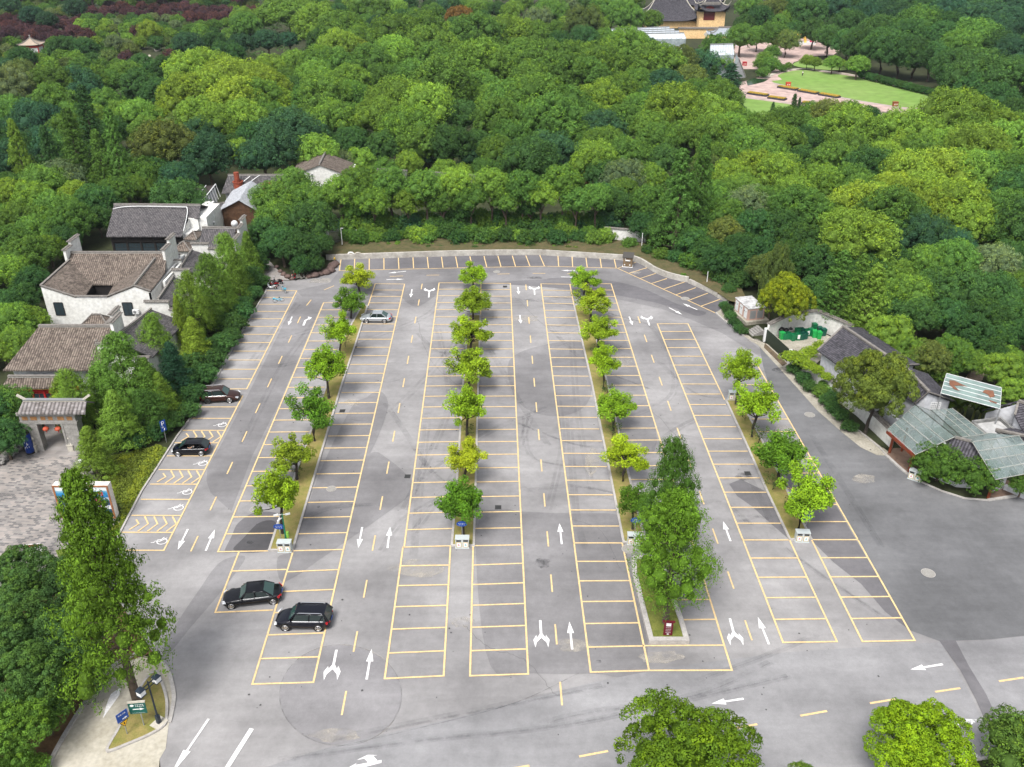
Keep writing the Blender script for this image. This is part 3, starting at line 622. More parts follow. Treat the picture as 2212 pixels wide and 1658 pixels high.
# detailed feathery redwoods for the foreground
def redwood(name,seed,H=2.6,nb=150,openn=.2,prof=None):
    L=Leaves(seed); r=L.r; br=[]
    for i in range(nb):
        t=(i+.5)/nb; z=H*t; R_=prof(t) if prof else (1-t)**.7*.95+.06
        th=i*2.39996+r.uniform(-.5,.5); ext=R_*r.uniform(.7,1.12); rise=.18*ext
        br.append((z,th,ext,rise)); m=max(2,int(ext/.13)); tone=.5+r.normal()*.15; yg=max(0,r.normal()*.2+.1)
        for j in range(1,m+1):
            f=j/m
            for side in (-1,0,1):
                c=np.array((math.cos(th+side*.22*(1.1-f*.4))*ext*f,math.sin(th+side*.22*(1.1-f*.4))*ext*f,z+rise*f-.14*f*f))+r.normal(size=3)*.035
                if f<.3 and r.random()<.5: continue
                k=24; q=r.normal(size=(k,3))*np.array((.075,.075,.05)); 
                L.add(c+q,q*3+np.array((math.cos(th)*.5,math.sin(th)*.5,.9))+r.normal(size=(k,3))*.45,.052*r.uniform(.6,1.3,k),np.clip(tone+(f-.6)*.3+r.normal(size=k)*.13,0,1),np.clip(yg*f+r.normal(size=k)*.08,0,1),.55)
    b=MB(); b.tube([(0,0,-.6),(0,0,0),(0,0,H*.5),(0,0,H*.98)],[.075,.065,.045,.008],9)
    for z,th,ext,rise in br[::2]: b.tube([(0,0,z-.05),(math.cos(th)*ext*.5,math.sin(th)*ext*.5,z+rise*.5-.02),(math.cos(th)*ext*.9,math.sin(th)*ext*.9,z+rise*.9-.1)],[.016,.01,.003],4)
    return L.mesh(name,None,[NEEDLE],droop=.4),b
me,b=crown_tiers('crown_mesh',91,nl=84); proto('R0',me,b,BARK,'redwood_tree','conifer')
me,b=crown_tiers('crown_mesh',92,H=2.1,nl=60,prof=lambda t:math.sin(math.pi*min(1,(t*.78+.2)))**.75*.95+.06,lr0=.34); proto('R1',me,b,BARK,'redwood_tree','conifer')
# close-up broadleaf with finer leaves for the street edge
for i in range(2):
    me=crown_lobed('crown_mesh',95+i,nl=(17,22)[i],ns=20,nleaf=90,rl=(.34,.3)[i],rs=.105,lsz=.04,shape=((1,1,.8),(1,1,.85))[i],young=(.35,.2)[i],jit=.16,core=.36)
    proto('F%d'%i,me,simple_trunk(1.2,seed=50+i,r0=.05),BARKD,'broadleaf_tree','tree',(0,0,1.2))
FREE=set(PROTO)
def plant(key,loc,scale,rz,color,label,cat,group,name=None,cz=None):
    o,kids,c=PROTO[key]; s=scale if isinstance(scale,tuple) else (scale,scale,scale)
    if key in FREE and name is None:
        FREE.discard(key); o.location=loc; o.rotation_euler=(0,0,rz); o.scale=s; tag(o,label,cat or c,group)
        for q in kids:
            if q.name.startswith('crown'): q.color=(*color,1)
        return o
    n=o.copy(); COL.objects.link(n); n.location=loc; n.rotation_euler=(0,0,rz); n.scale=s
    if name: n.name=name
    tag(n,label,cat or c,group)
    for q in kids:
        d=q.copy(); COL.objects.link(d); d.parent=n
        if q.name.startswith('crown'):
            d.color=(*color,1)
            if cz: d.location=(0,0,cz)
        elif cz: d.scale=(1,1,cz/KC)
    return n
def lotbase(base,crown,rpx):
    """trunk foot and crown centre seen in the photo -> location of the crown centre and its radius"""
    g=P(*base); z=height_at(g,crown[1]); c=Vector((g.x,g.y,z)); m=FPX/depth(c); return c,rpx/m
# ---- the young trees of the four strips
COLS={'by':(.29,.40,.02),'g':(.17,.30,.02),'m':(.22,.36,.02),'d':(.09,.2,.02)}
ordn=['first','second','third','fourth','fifth','sixth','seventh','eighth','ninth','tenth']
strips=[('left tree strip',[((773,600),(775.5,634),34,'by'),((755,654),(758,688),34,'d'),((734,716),(737,773),36,'m'),((713,794),(711,862),42,'g'),((675,886),(680.5,955),47,'d'),((632,980),(642,1038),45,'g'),((603,1070),(613,1166),51,'m')]),
 ('second tree strip',[((1024,597),(1023,630),31,'m'),((1018,655),(1022,692),38,'g'),((1015.5,720),(1017,768),42,'m'),((1014,788),(1015,846),45,'m'),((1008,882),(1009,949),44,'m'),((1004,990),(1005,1043),45,'by'),((1002,1088),(1000,1158),49,'d')]),
 ('third tree strip',[((1261,605),(1262,641),31,'m'),((1279,648),(1277,697),38,'m'),((1294,718),(1292,768),39,'m'),((1311,782),(1303,843),33,'m'),((1323,881),(1324,932),42,'g'),((1353,985),(1346,1042),46,'by'),((1364,1083),(1366,1149),37,'d')]),
 ('short right tree strip',[((1599,802),(1589,878),40,'m'),((1641,873),(1624,946),48,'m'),((1693,984),(1677,1052),54,'d'),((1732,1065),(1724,1147),55,'m')])]
cn={'by':'bright yellow-green','g':'mid green','m':'fresh light green','d':'dark green'}
li=0
for sname,lst in strips:
    for i,(c,bs,r,ck) in enumerate(lst):
        cc_,rm=lotbase(bs,c,r*1.2); key='L%d'%(li%5); li+=1
        zs=(cc_.z)/1.28/rm
        jc=tuple(v*rnd.uniform(.9,1.1) for v in COLS[ck])
        plant(key,cc_,(rm,rm,max(rm*.95,min(rm*1.3,cc_.z/1.25))),rnd.uniform(0,6),jc,'%s young tree, %s from the back of the %s'%(cn[ck],ordn[i],sname),'tree','young trees on the kerbed strips')
for sn,lst in (('left tree strip',((747,752,1.1),(700,870,.8),(690,925,1.0),(648,1030,.9),(618,1100,1.1))),('second tree strip',((1018,905,.6),(1011,945,1.0))),('third tree strip',((1288,770,1.0),(1303,800,1.0),(1312,855,1.1),(1322,945,1.2),(1340,1030,.8))),('short right tree strip',((1609,910,1.0),(1638,958,1.4),(1668,1060,1.3),(1707,1112,1.2)))):
    for i,(x,y,s) in enumerate(lst):
        g=P(x,y); plant('T0',g+Vector((0,0,s*1.05)),s,rnd.uniform(0,6),(.07,.12,.03),'thin leafy sapling in the %s, %s from the back'%(sn,ordn[i]),'sapling','thin saplings on the kerbed strips')
# ================================================================ THE WOOD
FC={'Y':(.175,.275,.035),'L':(.135,.24,.036),'G':(.088,.175,.032),'D':(.045,.108,.03),'B':(.034,.09,.044),'O':(.095,.135,.036),'P':(.075,.035,.042),'N':(.22,.12,.03),'S':(.12,.165,.07),'K':(.42,.33,.03)}
FN={'Y':'bright yellow-green','L':'light green','G':'mid green','D':'dark green','B':'blue-green','O':'olive green','P':'purple-leaved','N':'rusty brown','S':'grey-green','K':'golden-green'}
LAND=[('small red pavilion',70,100),('temple with curled roofs',1480,40),('long glasshouse roof',1400,75),('oval park lawn',1860,190),('pink paved plaza',1690,100),('white gabled hall',690,365),('wooden shed with the tin roof',520,430),
 ('tiled hall with the dark front',330,480),('courtyard house',240,600),('lower left tiled hall',110,750),('stone gateway',90,900),('low back wall',900,550),('bank above the angled bays',1450,560),('portable cabin',1610,665),('walled bin yard',1730,715),('dark tiled roof at right',1840,750),('glass canopies',2000,930),('gravel path at the right edge',2120,810),
 ('top left corner',60,20),('purple shrub bank',330,45),('top edge middle',1000,5),('top right corner',2150,20),('right edge of the photo',2200,450),('left edge of the photo',5,400),('sandy garden path',330,125),('flat dark roof',380,420),('bare wooden pole',490,260),('leafless grey tree',985,300),('rusty brown tree',1268,385),('big golden tree',1690,650),('billboard',190,1090),('stepped gables',370,580),('notice board by the path',630,570)]
FT=[]
ORD=['nearest','second','third','fourth','fifth','sixth','seventh','eighth','ninth','tenth','eleventh','twelfth','thirteenth','fourteenth','fifteenth','sixteenth','seventeenth','eighteenth','nineteenth','twentieth']
BK=['B0','B1','B2','B3','B4','B5']
RS=1.16
def T(x,y,r,c,k=None,g='trees of the wood',**kw): FT.append(dict(x=x,y=y,r=r,c=c,k=k,g=g,**kw))
def TT(txt,**kw):
    for e in txt.split():
        p=e.split(','); T(float(p[0]),float(p[1]),float(p[2]),p[3],p[4] if len(p)>4 else None,**kw)
# x,y of the crown, radius, leaf colour [, crown type]
TT('628,32,58,L 683,58,45,L 577,92,27,B,D0 624,90,20,B,D0 743,75,45,G 568,45,24,G 800,30,42,G,W0 733,105,38,L 765,112,30,Y 693,142,42,G 728,148,38,G 850,125,43,L 873,103,24,L 853,80,45,G 915,68,45,G 923,108,42,G 938,135,36,G 993,42,28,N,D0 1028,80,50,G 1090,75,38,L 1043,150,55,L 1090,155,34,G 828,170,32,G 865,172,32,G 678,170,36,L 758,180,36,L 703,212,50,G 665,225,36,G 753,212,38,G 578,200,46,Y 603,228,36,Y 870,222,55,L 925,238,52,L 822,262,50,L 882,285,55,L 835,225,40,L 953,190,58,G 1003,212,36,L 1073,272,48,G 1078,225,42,L 628,298,58,B 583,262,36,G 598,332,52,B 938,335,26,B 1018,345,24,B 900,170,40,G 800,140,40,G 780,95,36,G 960,160,40,G 905,320,40,G 1110,300,40,G 760,262,36,G 660,262,36,G 1040,200,40,G 1030,320,36,D 1075,335,38,G 760,310,34,D 830,325,34,D 690,300,30,D')
TT('780,352,28,L,W0 738,358,28,S,W0 885,358,26,L,W0 960,372,24,L,W0 1000,380,22,L,W0 830,370,24,G,W0 1050,370,28,G 1110,365,30,G 1160,375,30,G')
TT('1121,82,34,L 1156,82,34,G 1188,30,34,G 1223,28,28,S 1163,50,28,S,W0 1246,15,30,D 1261,58,38,O,W0 1286,60,26,L 1321,28,42,G 1346,40,34,G 1406,47,24,G,D0 1356,5,30,G 1206,95,27,D 1233,107,15,S,D0 1263,85,28,D 1306,88,24,G 1351,105,42,L 1331,110,30,L 1376,92,22,G 1181,140,45,G 1236,135,45,G 1293,140,50,G 1211,172,48,G 1268,175,42,G 1376,190,36,G 1418,150,50,G 1468,142,40,O 1436,192,36,B 1491,178,36,O 1506,205,34,G 1556,222,42,G 1580,246,24,D 1156,225,58,G 1106,230,50,G 1218,240,52,G 1293,222,46,L 1381,240,36,G 1456,245,58,L 1518,258,52,L 1556,264,42,L 1321,262,30,L 1193,272,55,G 1131,268,42,G 1346,275,42,G 1393,285,40,G 1193,338,46,B,W0 1246,342,28,B,W0 1306,318,42,G 1271,290,26,O 1356,338,42,G 1351,388,40,S 1418,310,40,G 1401,392,36,G 1268,388,18,N,D0 1531,300,45,G 1568,295,42,L 1618,325,45,G 1543,350,38,G 1581,388,42,L 1631,378,44,Y 1531,375,36,O 1335,200,40,G 1150,180,44,G 1130,130,40,G 1340,160,36,G 1260,260,40,G 1300,380,34,D 1240,300,36,G 1470,300,36,G 1600,275,36,G 1620,290,34,G 1440,350,36,D 1570,430,40,G')
TT('1671,30,32,O 1741,30,38,D 1704,12,32,D 1674,80,30,G 1699,92,24,O 1757,72,26,D 1791,85,30,D 1719,66,20,D 1790,20,35,B 1830,15,36,D 1875,12,38,B 1834,58,34,D 1871,45,36,B 1914,35,36,B 1941,50,40,B 1984,58,42,G 2014,25,36,D 2050,30,36,B 2121,40,48,B 2171,22,40,B 1960,10,40,D 2085,10,34,D 2104,90,48,G 2071,108,38,G 2146,80,42,B 2196,120,42,B 2159,112,36,D 1909,108,42,D 1946,120,38,D 1979,125,36,D 2012,130,34,D 1859,105,36,D 1834,95,30,D 2054,150,38,D 2121,165,55,D 2171,188,50,D 2146,222,40,D 2105,200,36,D 2030,95,38,D 1960,85,40,D 1895,75,36,D 2200,60,40,B 2040,65,38,D 2085,140,36,D 2200,165,40,D 1640,45,26,D 1620,20,28,G')
TT('1853,143,22,L,D0 1799,138,17,L,D0 1761,137,13,L 1744,133,13,L 1703,143,7,G 1815,140,12,L 1668,115,16,G 1650,128,16,G 1640,140,12,G',g='trees round the park lawn')
TT('2059,255,60,L 2109,262,50,L 2004,250,30,G 1789,246,44,O 1754,240,30,G 1834,240,34,G 1879,243,24,D 1696,262,45,G 1921,264,32,D 1834,285,52,L 1784,294,36,L 1879,300,42,G 1946,292,50,L 1996,300,42,L 2084,290,42,G 2159,285,42,L 1684,320,48,G 1734,308,36,D 1909,345,38,L 1984,335,40,G 1946,322,36,Y 2109,325,58,L 2171,320,48,L 1799,358,44,G 1874,370,46,D 1734,352,36,D 1684,385,48,L 1771,400,42,L 1960,382,52,Y 2040,372,52,Y 1930,420,46,Y 2000,430,50,Y 2084,378,48,L 2134,372,44,G 2184,375,46,G 1834,398,40,G 1650,280,36,G 1730,270,34,G 1660,350,40,G 2040,320,42,L 1830,330,42,G 2200,250,36,D 2195,290,38,G 1715,430,42,L 1860,420,42,G')
TT('1721,465,56,G 1684,500,45,D 1660,450,46,G 1734,527,45,D 1705,562,38,D 1859,457,56,Y 1814,502,46,Y 1896,445,46,L 1946,438,48,Y 2059,450,60,Y 2096,490,50,Y 2021,465,50,Y 1996,525,55,B,W0 2060,542,42,B,W0 1940,517,40,B,W0 2171,465,50,G 2184,515,46,G 2190,560,40,D 1909,567,45,D 1934,602,38,G 1996,577,42,G 2059,567,48,G 2098,572,32,Y 2146,577,46,S 2034,627,50,D 2084,640,50,D 2146,640,50,D 2196,627,42,G 1959,640,48,G 1984,690,42,D 1921,668,32,D 2046,690,44,D 2096,727,40,D 2121,690,46,D 2184,680,42,D 1919,727,42,L,W0 1971,765,34,L,W0 2009,777,36,O 1880,590,40,D 1760,575,40,D 1770,470,42,G 1760,640,40,D 1840,600,34,D 1810,520,36,D 2200,730,34,D 2160,725,34,D')
TT('1331,447,34,D 1406,447,38,G 1531,440,45,G 1506,480,38,D 1568,478,42,G 1618,452,46,S 1631,502,42,D 1568,515,38,O 1606,542,38,D 1556,568,34,D 1390,490,30,D 1425,500,30,D 1500,525,34,D 1640,555,36,D 1530,545,30,D 1600,420,40,G 1660,590,40,O 1345,420,32,G 1300,430,32,D')
TT('15,200,48,S,W0 45,165,35,O 110,188,44,G,D0 30,250,42,G 15,300,42,B 20,352,42,B 110,275,38,B 160,258,34,G 175,215,36,B,D0 300,250,36,L 268,252,32,L 330,165,30,D,D0 362,160,34,D 308,155,30,D 275,168,34,G,D0 345,208,38,D,D0 305,192,36,D 240,180,30,G 60,210,34,O 145,330,38,D 60,320,34,D 410,162,44,Y 450,150,44,Y 492,170,46,Y 540,176,46,Y 398,215,46,Y 455,210,46,Y 512,222,48,Y 560,222,44,L 425,262,42,L 472,272,44,L 530,266,44,L 368,243,28,Y 355,325,60,O 400,275,34,O 430,297,36,B,W0 452,347,48,B 405,330,34,D 520,330,26,L,W0 545,300,30,D 570,342,46,B 300,382,40,G 335,378,34,D 385,388,34,B 500,320,26,D 230,230,34,G 205,260,30,G 320,290,34,G 370,290,30,G 245,290,30,D 380,205,26,G')
TT('140,392,42,S 25,410,34,D 25,430,40,Y 75,434,40,L 170,432,36,Y 120,462,46,G 155,485,42,G 205,440,38,D 212,478,28,D 40,482,42,G 75,505,38,G 20,535,42,G 62,560,44,G 105,540,32,G 25,592,38,L 70,610,32,D 50,648,32,D 12,660,34,D 22,705,46,L 62,702,36,L 40,745,36,G 6,760,30,L 250,420,34,G 300,410,30,G 175,395,34,D 200,400,30,G 95,480,36,G 10,480,34,G 140,520,30,D 290,510,14,G 345,520,12,G')
TT('590,440,42,G 603,478,44,G 673,440,40,G 670,485,48,D 630,400,38,G 610,530,38,D 650,540,36,D 690,530,26,D 575,510,34,D 700,440,30,G 650,575,20,D 680,570,18,D',g='trees beside the path mouth')
# conifers: x of the foot, y of the foot, y of the tip, radius, colour
def C_(x,yb,yt,r,c,k='C0',g='pointed conifers of the wood'): FT.append(dict(x=x,y=(yb+yt)/2,yb=yb,yt=yt,r=r,c=c,k=k,g=g,con=1))
for a in ((70,400,262,26,'L','C1'),(213,320,190,32,'D','C0'),(190,400,240,34,'G','C2'),(275,400,240,30,'G','C0'),(125,370,275,28,'D','C1'),(238,400,285,28,'G','C2'),(290,236,196,7,'D','Y0'),(278,238,205,6,'D','Y0'),(258,240,200,9,'D','Y0'),(246,245,206,10,'D','Y0'),(708,322,252,17,'G','C1'),(1535,215,145,24,'D','C0'),(1573,205,140,32,'B','C2'),(1545,230,165,20,'G','C1'),
   (1456,535,330,48,'G','C0'),(1500,520,300,34,'G','C2'),(1795,690,548,40,'G','C2'),(1864,718,575,42,'L','C1'),(1835,700,555,30,'G','C0'),(1709,250,205,14,'D','C2'),(1720,250,212,10,'D','C1'),(1665,250,222,10,'D','C1')): a=list(a); a[5]={'C0':'K0','C1':'K1','C2':'K0','Y0':'Y0'}[a[5]]; a[3]*=1.2; a[1]+=(38 if a[0]<300 else 16 if a[0]>1400 else 10)*(a[5]!='Y0'); C_(*a)
for a in ((505,640,515,34,'G','C1'),(545,600,505,28,'G','C2'),(470,700,560,34,'G','C1'),(520,650,548,30,'G','C2'),(430,745,600,34,'G','C1'),(500,690,600,30,'G','C0'),(402,760,645,24,'Y','C2'),(455,720,640,34,'G','C1'),(430,790,690,36,'Y','C2'),(350,800,688,32,'G','C1'),(385,850,745,40,'B','C0'),(290,905,735,52,'L','C1'),(335,900,780,46,'G','C2'),(235,905,795,50,'L','C2'),(360,905,810,36,'G','C0'),(180,940,810,36,'L','C1'),(270,970,850,48,'L','C0'),(215,1035,928,44,'Y','C2'),(330,940,850,36,'D','C1'),(150,900,820,22,'Y','C1')):
    a=list(a); a[5]={'C0':'R0','C1':'R1','C2':'R0'}[a[5]]; a[3]*=(1.02 if a[0]>340 else 1.12); C_(*a,g='layered trees along the left bays')
TT('22,885,48,G 10,950,40,D 45,830,22,G -20,900,50,D 138,888,30,Y,W0 165,905,34,L',g='trees round the stone gateway')
for i in range(46):
    x=rnd.uniform(735,1345); T(x,(548-abs(x-1120)*.012)-rnd.uniform(6,20),rnd.uniform(3.5,8),rnd.choice('GLDO'),'S1',g='weeds on the bank above the back wall')
# clipped hedge and bushes
TT('420,858,26,D,S0 440,815,26,D,S0 460,782,26,D,S0 480,748,26,D,S0 505,705,26,D,S0 522,678,24,D,S0 546,638,20,D,S0 562,612,18,D,S0 408,892,22,D,S0 335,935,26,D,S0 290,955,26,D,S0 250,960,24,D,S0 370,915,24,D,S0 395,830,28,D,S0 415,790,28,D,S0 540,600,24,D,S0 555,575,24,D,S0 565,545,26,D,S0 480,700,24,D,S0 450,755,24,D,S0 500,730,20,D,S0 528,660,18,D,S0',g='hedge bushes along the left bays')
for i in range(40):
    x=750+i*14.2+rnd.uniform(-4,4); T(x,513+rnd.uniform(-6,8),rnd.uniform(15,22),rnd.choice('DGGLD'),'S%d'%(i%2),g='shrubs above the low back wall')
TT('1360,530,16,G,S0 1400,545,14,D,S1 1430,555,18,G,S0 1462,560,20,D,S0 1490,572,22,G,S1 1518,578,22,D,S0 1540,592,20,G,S0 1560,604,20,D,S0 1585,615,20,D,S1 1600,612,24,D,S0 1420,520,18,L,S1 1575,630,14,D,S0 1475,600,8,G,S1 1620,600,24,D,S0',g='shrubs on the bank above the angled bays')
TT('1572,672,12,D,S0 1578,685,12,D,S0 1586,700,12,D,S0 1596,712,11,D,S0 1606,718,10,D,S0 1565,662,10,D,S0',g='hedge beside the portable cabin')
TT('1714,800,14,D,S0 1735,820,16,D,S0 1750,838,15,D,S0 1770,850,16,G,S0 1785,868,15,D,S0 1800,885,15,D,S0 1815,900,16,D,S0 1835,925,16,D,S0 1725,790,12,G,S1 1780,840,16,G,S0 1800,860,16,D,S0',g='bushes against the right-hand wall')
TT('2071,770,32,G,W0 2100,785,28,G,W0 2159,802,36,L,W0 2200,800,34,G,W0 2046,755,28,G,W0 2190,850,30,L,W0 2140,760,28,D 2020,810,22,G,S0 2175,770,24,L,S1 2085,840,14,L,S1 2205,830,26,G 2060,800,20,G,S1',g='bushes near the gravel path')
TT('1665,145,20,G,S0 1650,160,14,G,S0 1690,150,10,G,S0',g='plaza bushes')
# tall hedge line behind the lawn
for i in range(16):
    t=i/15; T(1862+t*190,160+t*48+4,10,'D','S0',g='dark hedge behind the park lawn')
# tree row just behind the low wall, trunks showing
for x,y,r,yb,c in ((708,432,26,505,'G'),(745,420,32,505,'L'),(786,398,38,500,'G'),(812,440,32,512,'L'),(850,405,36,500,'G'),(885,442,28,508,'L'),(925,408,36,505,'G'),(958,440,28,510,'G'),(988,402,34,505,'L'),(1018,432,32,512,'G'),(1062,405,34,505,'L'),(1092,440,26,510,'G'),(1128,412,34,505,'G'),(1168,425,30,508,'L'),(1212,402,36,500,'L'),(1242,440,28,512,'G'),(1285,430,30,505,'G'),(765,455,22,505,'G'),(1145,450,22,505,'D'),(1000,462,20,510,'D')):
    FT.append(dict(x=x,y=y,r=r,c=c,k=rnd.choice(BK),yb=yb,g='tree row behind the low back wall',row=1))
for i in range(44):
    x=745+i*13.2+rnd.uniform(-5,5); T(x,486+rnd.uniform(-8,10),rnd.uniform(20,28),rnd.choice('DGDGB'),'S%d'%(i%2),g='tall shrubs below the tree row')
# hillside of small shrubs, top left
hr=random.Random(5)
yy=4.0
while yy<150:
    st=15+yy*.10; xx=-20+hr.uniform(0,st)
    while xx<600-yy*.6:
        x=xx+hr.uniform(-5,5); y=yy+hr.uniform(-4,4)
        pv=(8+x*.02<y<44+math.sin(x/60)*6 and 170<x<560) or (38<y<92 and x<150) or (60<y<88 and 130<x<190) or hr.random()<.04
        clear=(abs(x-72)<26 and 88<y<130) or (300<x<350 and 108<y<140) or (560<x<660 and y<60)
        if not clear and not any(math.hypot(x-f['x'],y-f['y'])<f['r']*.75 for f in FT if f['y']<260 and f['x']<700):
            T(x,y,st*.62*hr.uniform(.8,1.25),'P' if pv else hr.choice('GGDLDSGO'),'S%d'%hr.randrange(2),g='small trees and shrubs on the garden slope')
        xx+=st*1.25
    yy+=st*.62
TT('20,14,22,B,D0 68,36,22,B,D0 102,46,20,B,D0 162,20,22,B,D0 323,70,22,Y,W0 133,105,26,D,D0 185,106,24,D,D0 248,98,19,S 407,101,30,B,D0 462,96,26,D,D0 520,100,26,B,D0 495,128,32,D,W0 50,128,26,D,D0 525,40,24,G 530,60,28,G',g='small trees and shrubs on the garden slope')
# beyond the frame, so the wood does not end at its edges
fr=random.Random(11)
for i in range(13): T(-60+fr.uniform(-20,15),60+i*58,fr.uniform(38,50),fr.choice('GDLB'),g='trees at the far left edge')
for i in range(12): T(2262+fr.uniform(-15,20),50+i*60,fr.uniform(38,50),fr.choice('GDBL'),g='trees at the far right edge')
for i in range(9): T(2385+fr.uniform(-15,20),80+i*72,fr.uniform(44,56),fr.choice('GDBL'),g='trees at the far right edge'); T(-165+fr.uniform(-15,20),90+i*76,fr.uniform(44,56),fr.choice('GDBL'),g='trees at the far left edge')
for i in range(30): T(-30+i*78+fr.uniform(-15,15),-22+fr.uniform(-6,6),fr.uniform(34,44),fr.choice('GDLB'),g='trees along the far edge of the wood')
def clear_of_open(x,y):
    if 560<x<1620 and y>545: return False
    if 1590<x<2060 and 120<y<262: return False
    if 1560<x<1810 and 85<y<175: return False
    if x<600 and y>440: return x<40 and y<780
    if 1540<x<1840 and y>585: return False
    if 1800<x<1960 and y>650: return False
    if 680<x<1340 and y>385: return False
    if x>1600 and y>700: return x>2060 and y<790
    if 1320<x<1600 and y<110: return False
    if 440<x<720 and 370<y<620: return False
    if 300<x<350 and 100<y<145: return False
    if 700<x<1420 and y>520: return False
    if 1380<x<1620 and y>525+ (x-1380)*.35: return False
    return True
# smaller trees closing the gaps between the big crowns
fl=random.Random(21); nf=0
for i in range(6000):
    x=fl.uniform(-40,2260); y=1e6/fl.uniform(1e6/880,1e6/222)-215
    if not clear_of_open(x,y) or y<8: continue
    if x<620 and y<150: continue
    r=5.2*.876*(y+215)/53*fl.uniform(.8,1.15)
    if min(math.hypot(x-f['x'],(y-f['y'])*1.25)/(f['r']+r*.25) for f in FT)<.8: continue
    T(x,y,r,fl.choice('GDGGLDB'),g='smaller trees filling the wood'); nf+=1
    if nf>=75: break
# ---- solve positions and plant
def solve(f):
    if f.get('con'):
        g=P(f['x'],f['yb']); H=height_at(g,f['yt']); m=FPX/depth(Vector((g.x,g.y,H/2))); s=f['r']/m; hz={'K0':3.4,'K1':3.0,'Y0':3.3,'R0':2.6,'R1':2.1}[f['k']]; return g+Vector((0,0,H*.1)),(s,s,H*.92/hz)
    if f.get('row'):
        g=P(f['x'],f['yb']); z=height_at(g,f['y']); m=FPX/depth(Vector((g.x,g.y,z))); s=f['r']*1.22/m; f['cz']=z/s; return g,(s,s,s)
    kc=.5 if f['k'] in ('S0','S1') else KC
    s=3
    for _ in range(12):
        c=P(f['x'],f['y'],s*kc); s=f['r']*RS/(FPX/depth(c))
    if kc==KC and s>8.5:   # very wide crowns are wide, not towering
        return None_fix(f,s)
    return Vector((c.x,c.y,0)),(s,s,s)
def None_fix(f,s):
    z=8.5*KC
    c=P(f['x'],f['y'],z); s=f['r']*RS/(FPX/depth(c)); return Vector((c.x,c.y,0)),(s,s,z/KC)
lab={}
for f in FT:
    x,y=f['x'],f['y']; dd=[(math.hypot((x-lx)*.8,y-ly),n,lx,ly) for n,lx,ly in LAND]; dd.sort(); D_,n,lx,ly=dd[0]
    dx,dy=x-lx,y-ly
    rel=('left of' if dx<0 else 'right of') if abs(dx)>abs(dy)*1.1 else ('beyond' if dy<0 else 'below')
    if f['k'] is None: f['k']=BK[int(x*7+y*3)%6]
    k=f['k']; kn={'S':'bush','D':'round dome tree','W':'feathery tree','K':'pointed conifer','Y':'slim cypress','R':'layered tree'}.get(k[0],'bushy tree')
    f['desc']=FN[f['c']]+' '+kn; f['key']=(f['desc'],rel,n); f['D']=D_; lab.setdefault(f['key'],[]).append(f)
for k_,lst in lab.items():
    lst.sort(key=lambda f:f['D'])
    for i,f in enumerate(lst):
        nn=ORD[i] if i<20 else '%dth'%(i+1)
        o='' if len(lst)==1 else (nn+' ' if i==0 else nn+' nearest ')
        f['label']='%s, %s%s the %s'%(k_[0],(o+'one ') if o else '',k_[1],k_[2])
for f in FT:
    if 1610<f['x']<2010 and 232<f['y']<275: f['r']*=.8; f['y']+=7
    if f['g'].startswith('layered') and f['c'] in 'GD': f['c']='L' if f['c']=='G' else 'G'
    loc,s=solve(f); k=f['k']
    j=rnd.uniform(.78,1.25); h=rnd.uniform(-.12,.08); c=FC[f['c']]; j*=1.12; c=(c[0]*j*(1+h),c[1]*j,c[2]*j*(1-h))
    nm=None; cat={'S':'shrub','K':'conifer','Y':'conifer','R':'conifer'}.get(k[0],'tree')
    if k[0]=='R': nm='layered_tree'
    if f.get('cz'): nm='camphor_tree'
    if k[0]=='S': nm={'s':'garden_shrub','w':'weed_tuft','h':'hedge_bush','t':'tall_shrub','d':'hedge_bush'}.get(f['g'][0],'shrub')
    plant(k,loc,s,rnd.uniform(0,6.28),c,f['label'],cat,f['g'],name=nm,cz=f.get('cz'))
# undergrowth filling the floor of the wood
L=Leaves(400); r=L.r; ur=random.Random(9)
for i in range(2600):
    x=ur.uniform(-120,2330); y=1e6/ur.uniform(1e6/900,1e6/215)-215
    if not clear_of_open(x,y): continue
    p=P(x,y); R_=ur.uniform(1.0,2.4); k=60; dd=r.normal(size=(k,3)); dd[:,2]=abs(dd[:,2]); dd/=np.linalg.norm(dd,axis=1,keepdims=True)
    pos=np.array((p.x,p.y,-.1))+dd*R_*np.array((1.3,1.3,.8)); tone=ur.uniform(.1,.8)
    L.add(pos,dd+r.normal(size=(k,3))*.4,R_*.34*r.uniform(.7,1.3,k),np.clip(tone+r.normal(size=k)*.15,0,1),0,.7)
me=L.mesh('undergrowth'); o=bpy.data.objects.new('undergrowth',me); COL.objects.link(o); o.color=(.06,.12,.03,1); tag(o,kind='stuff')
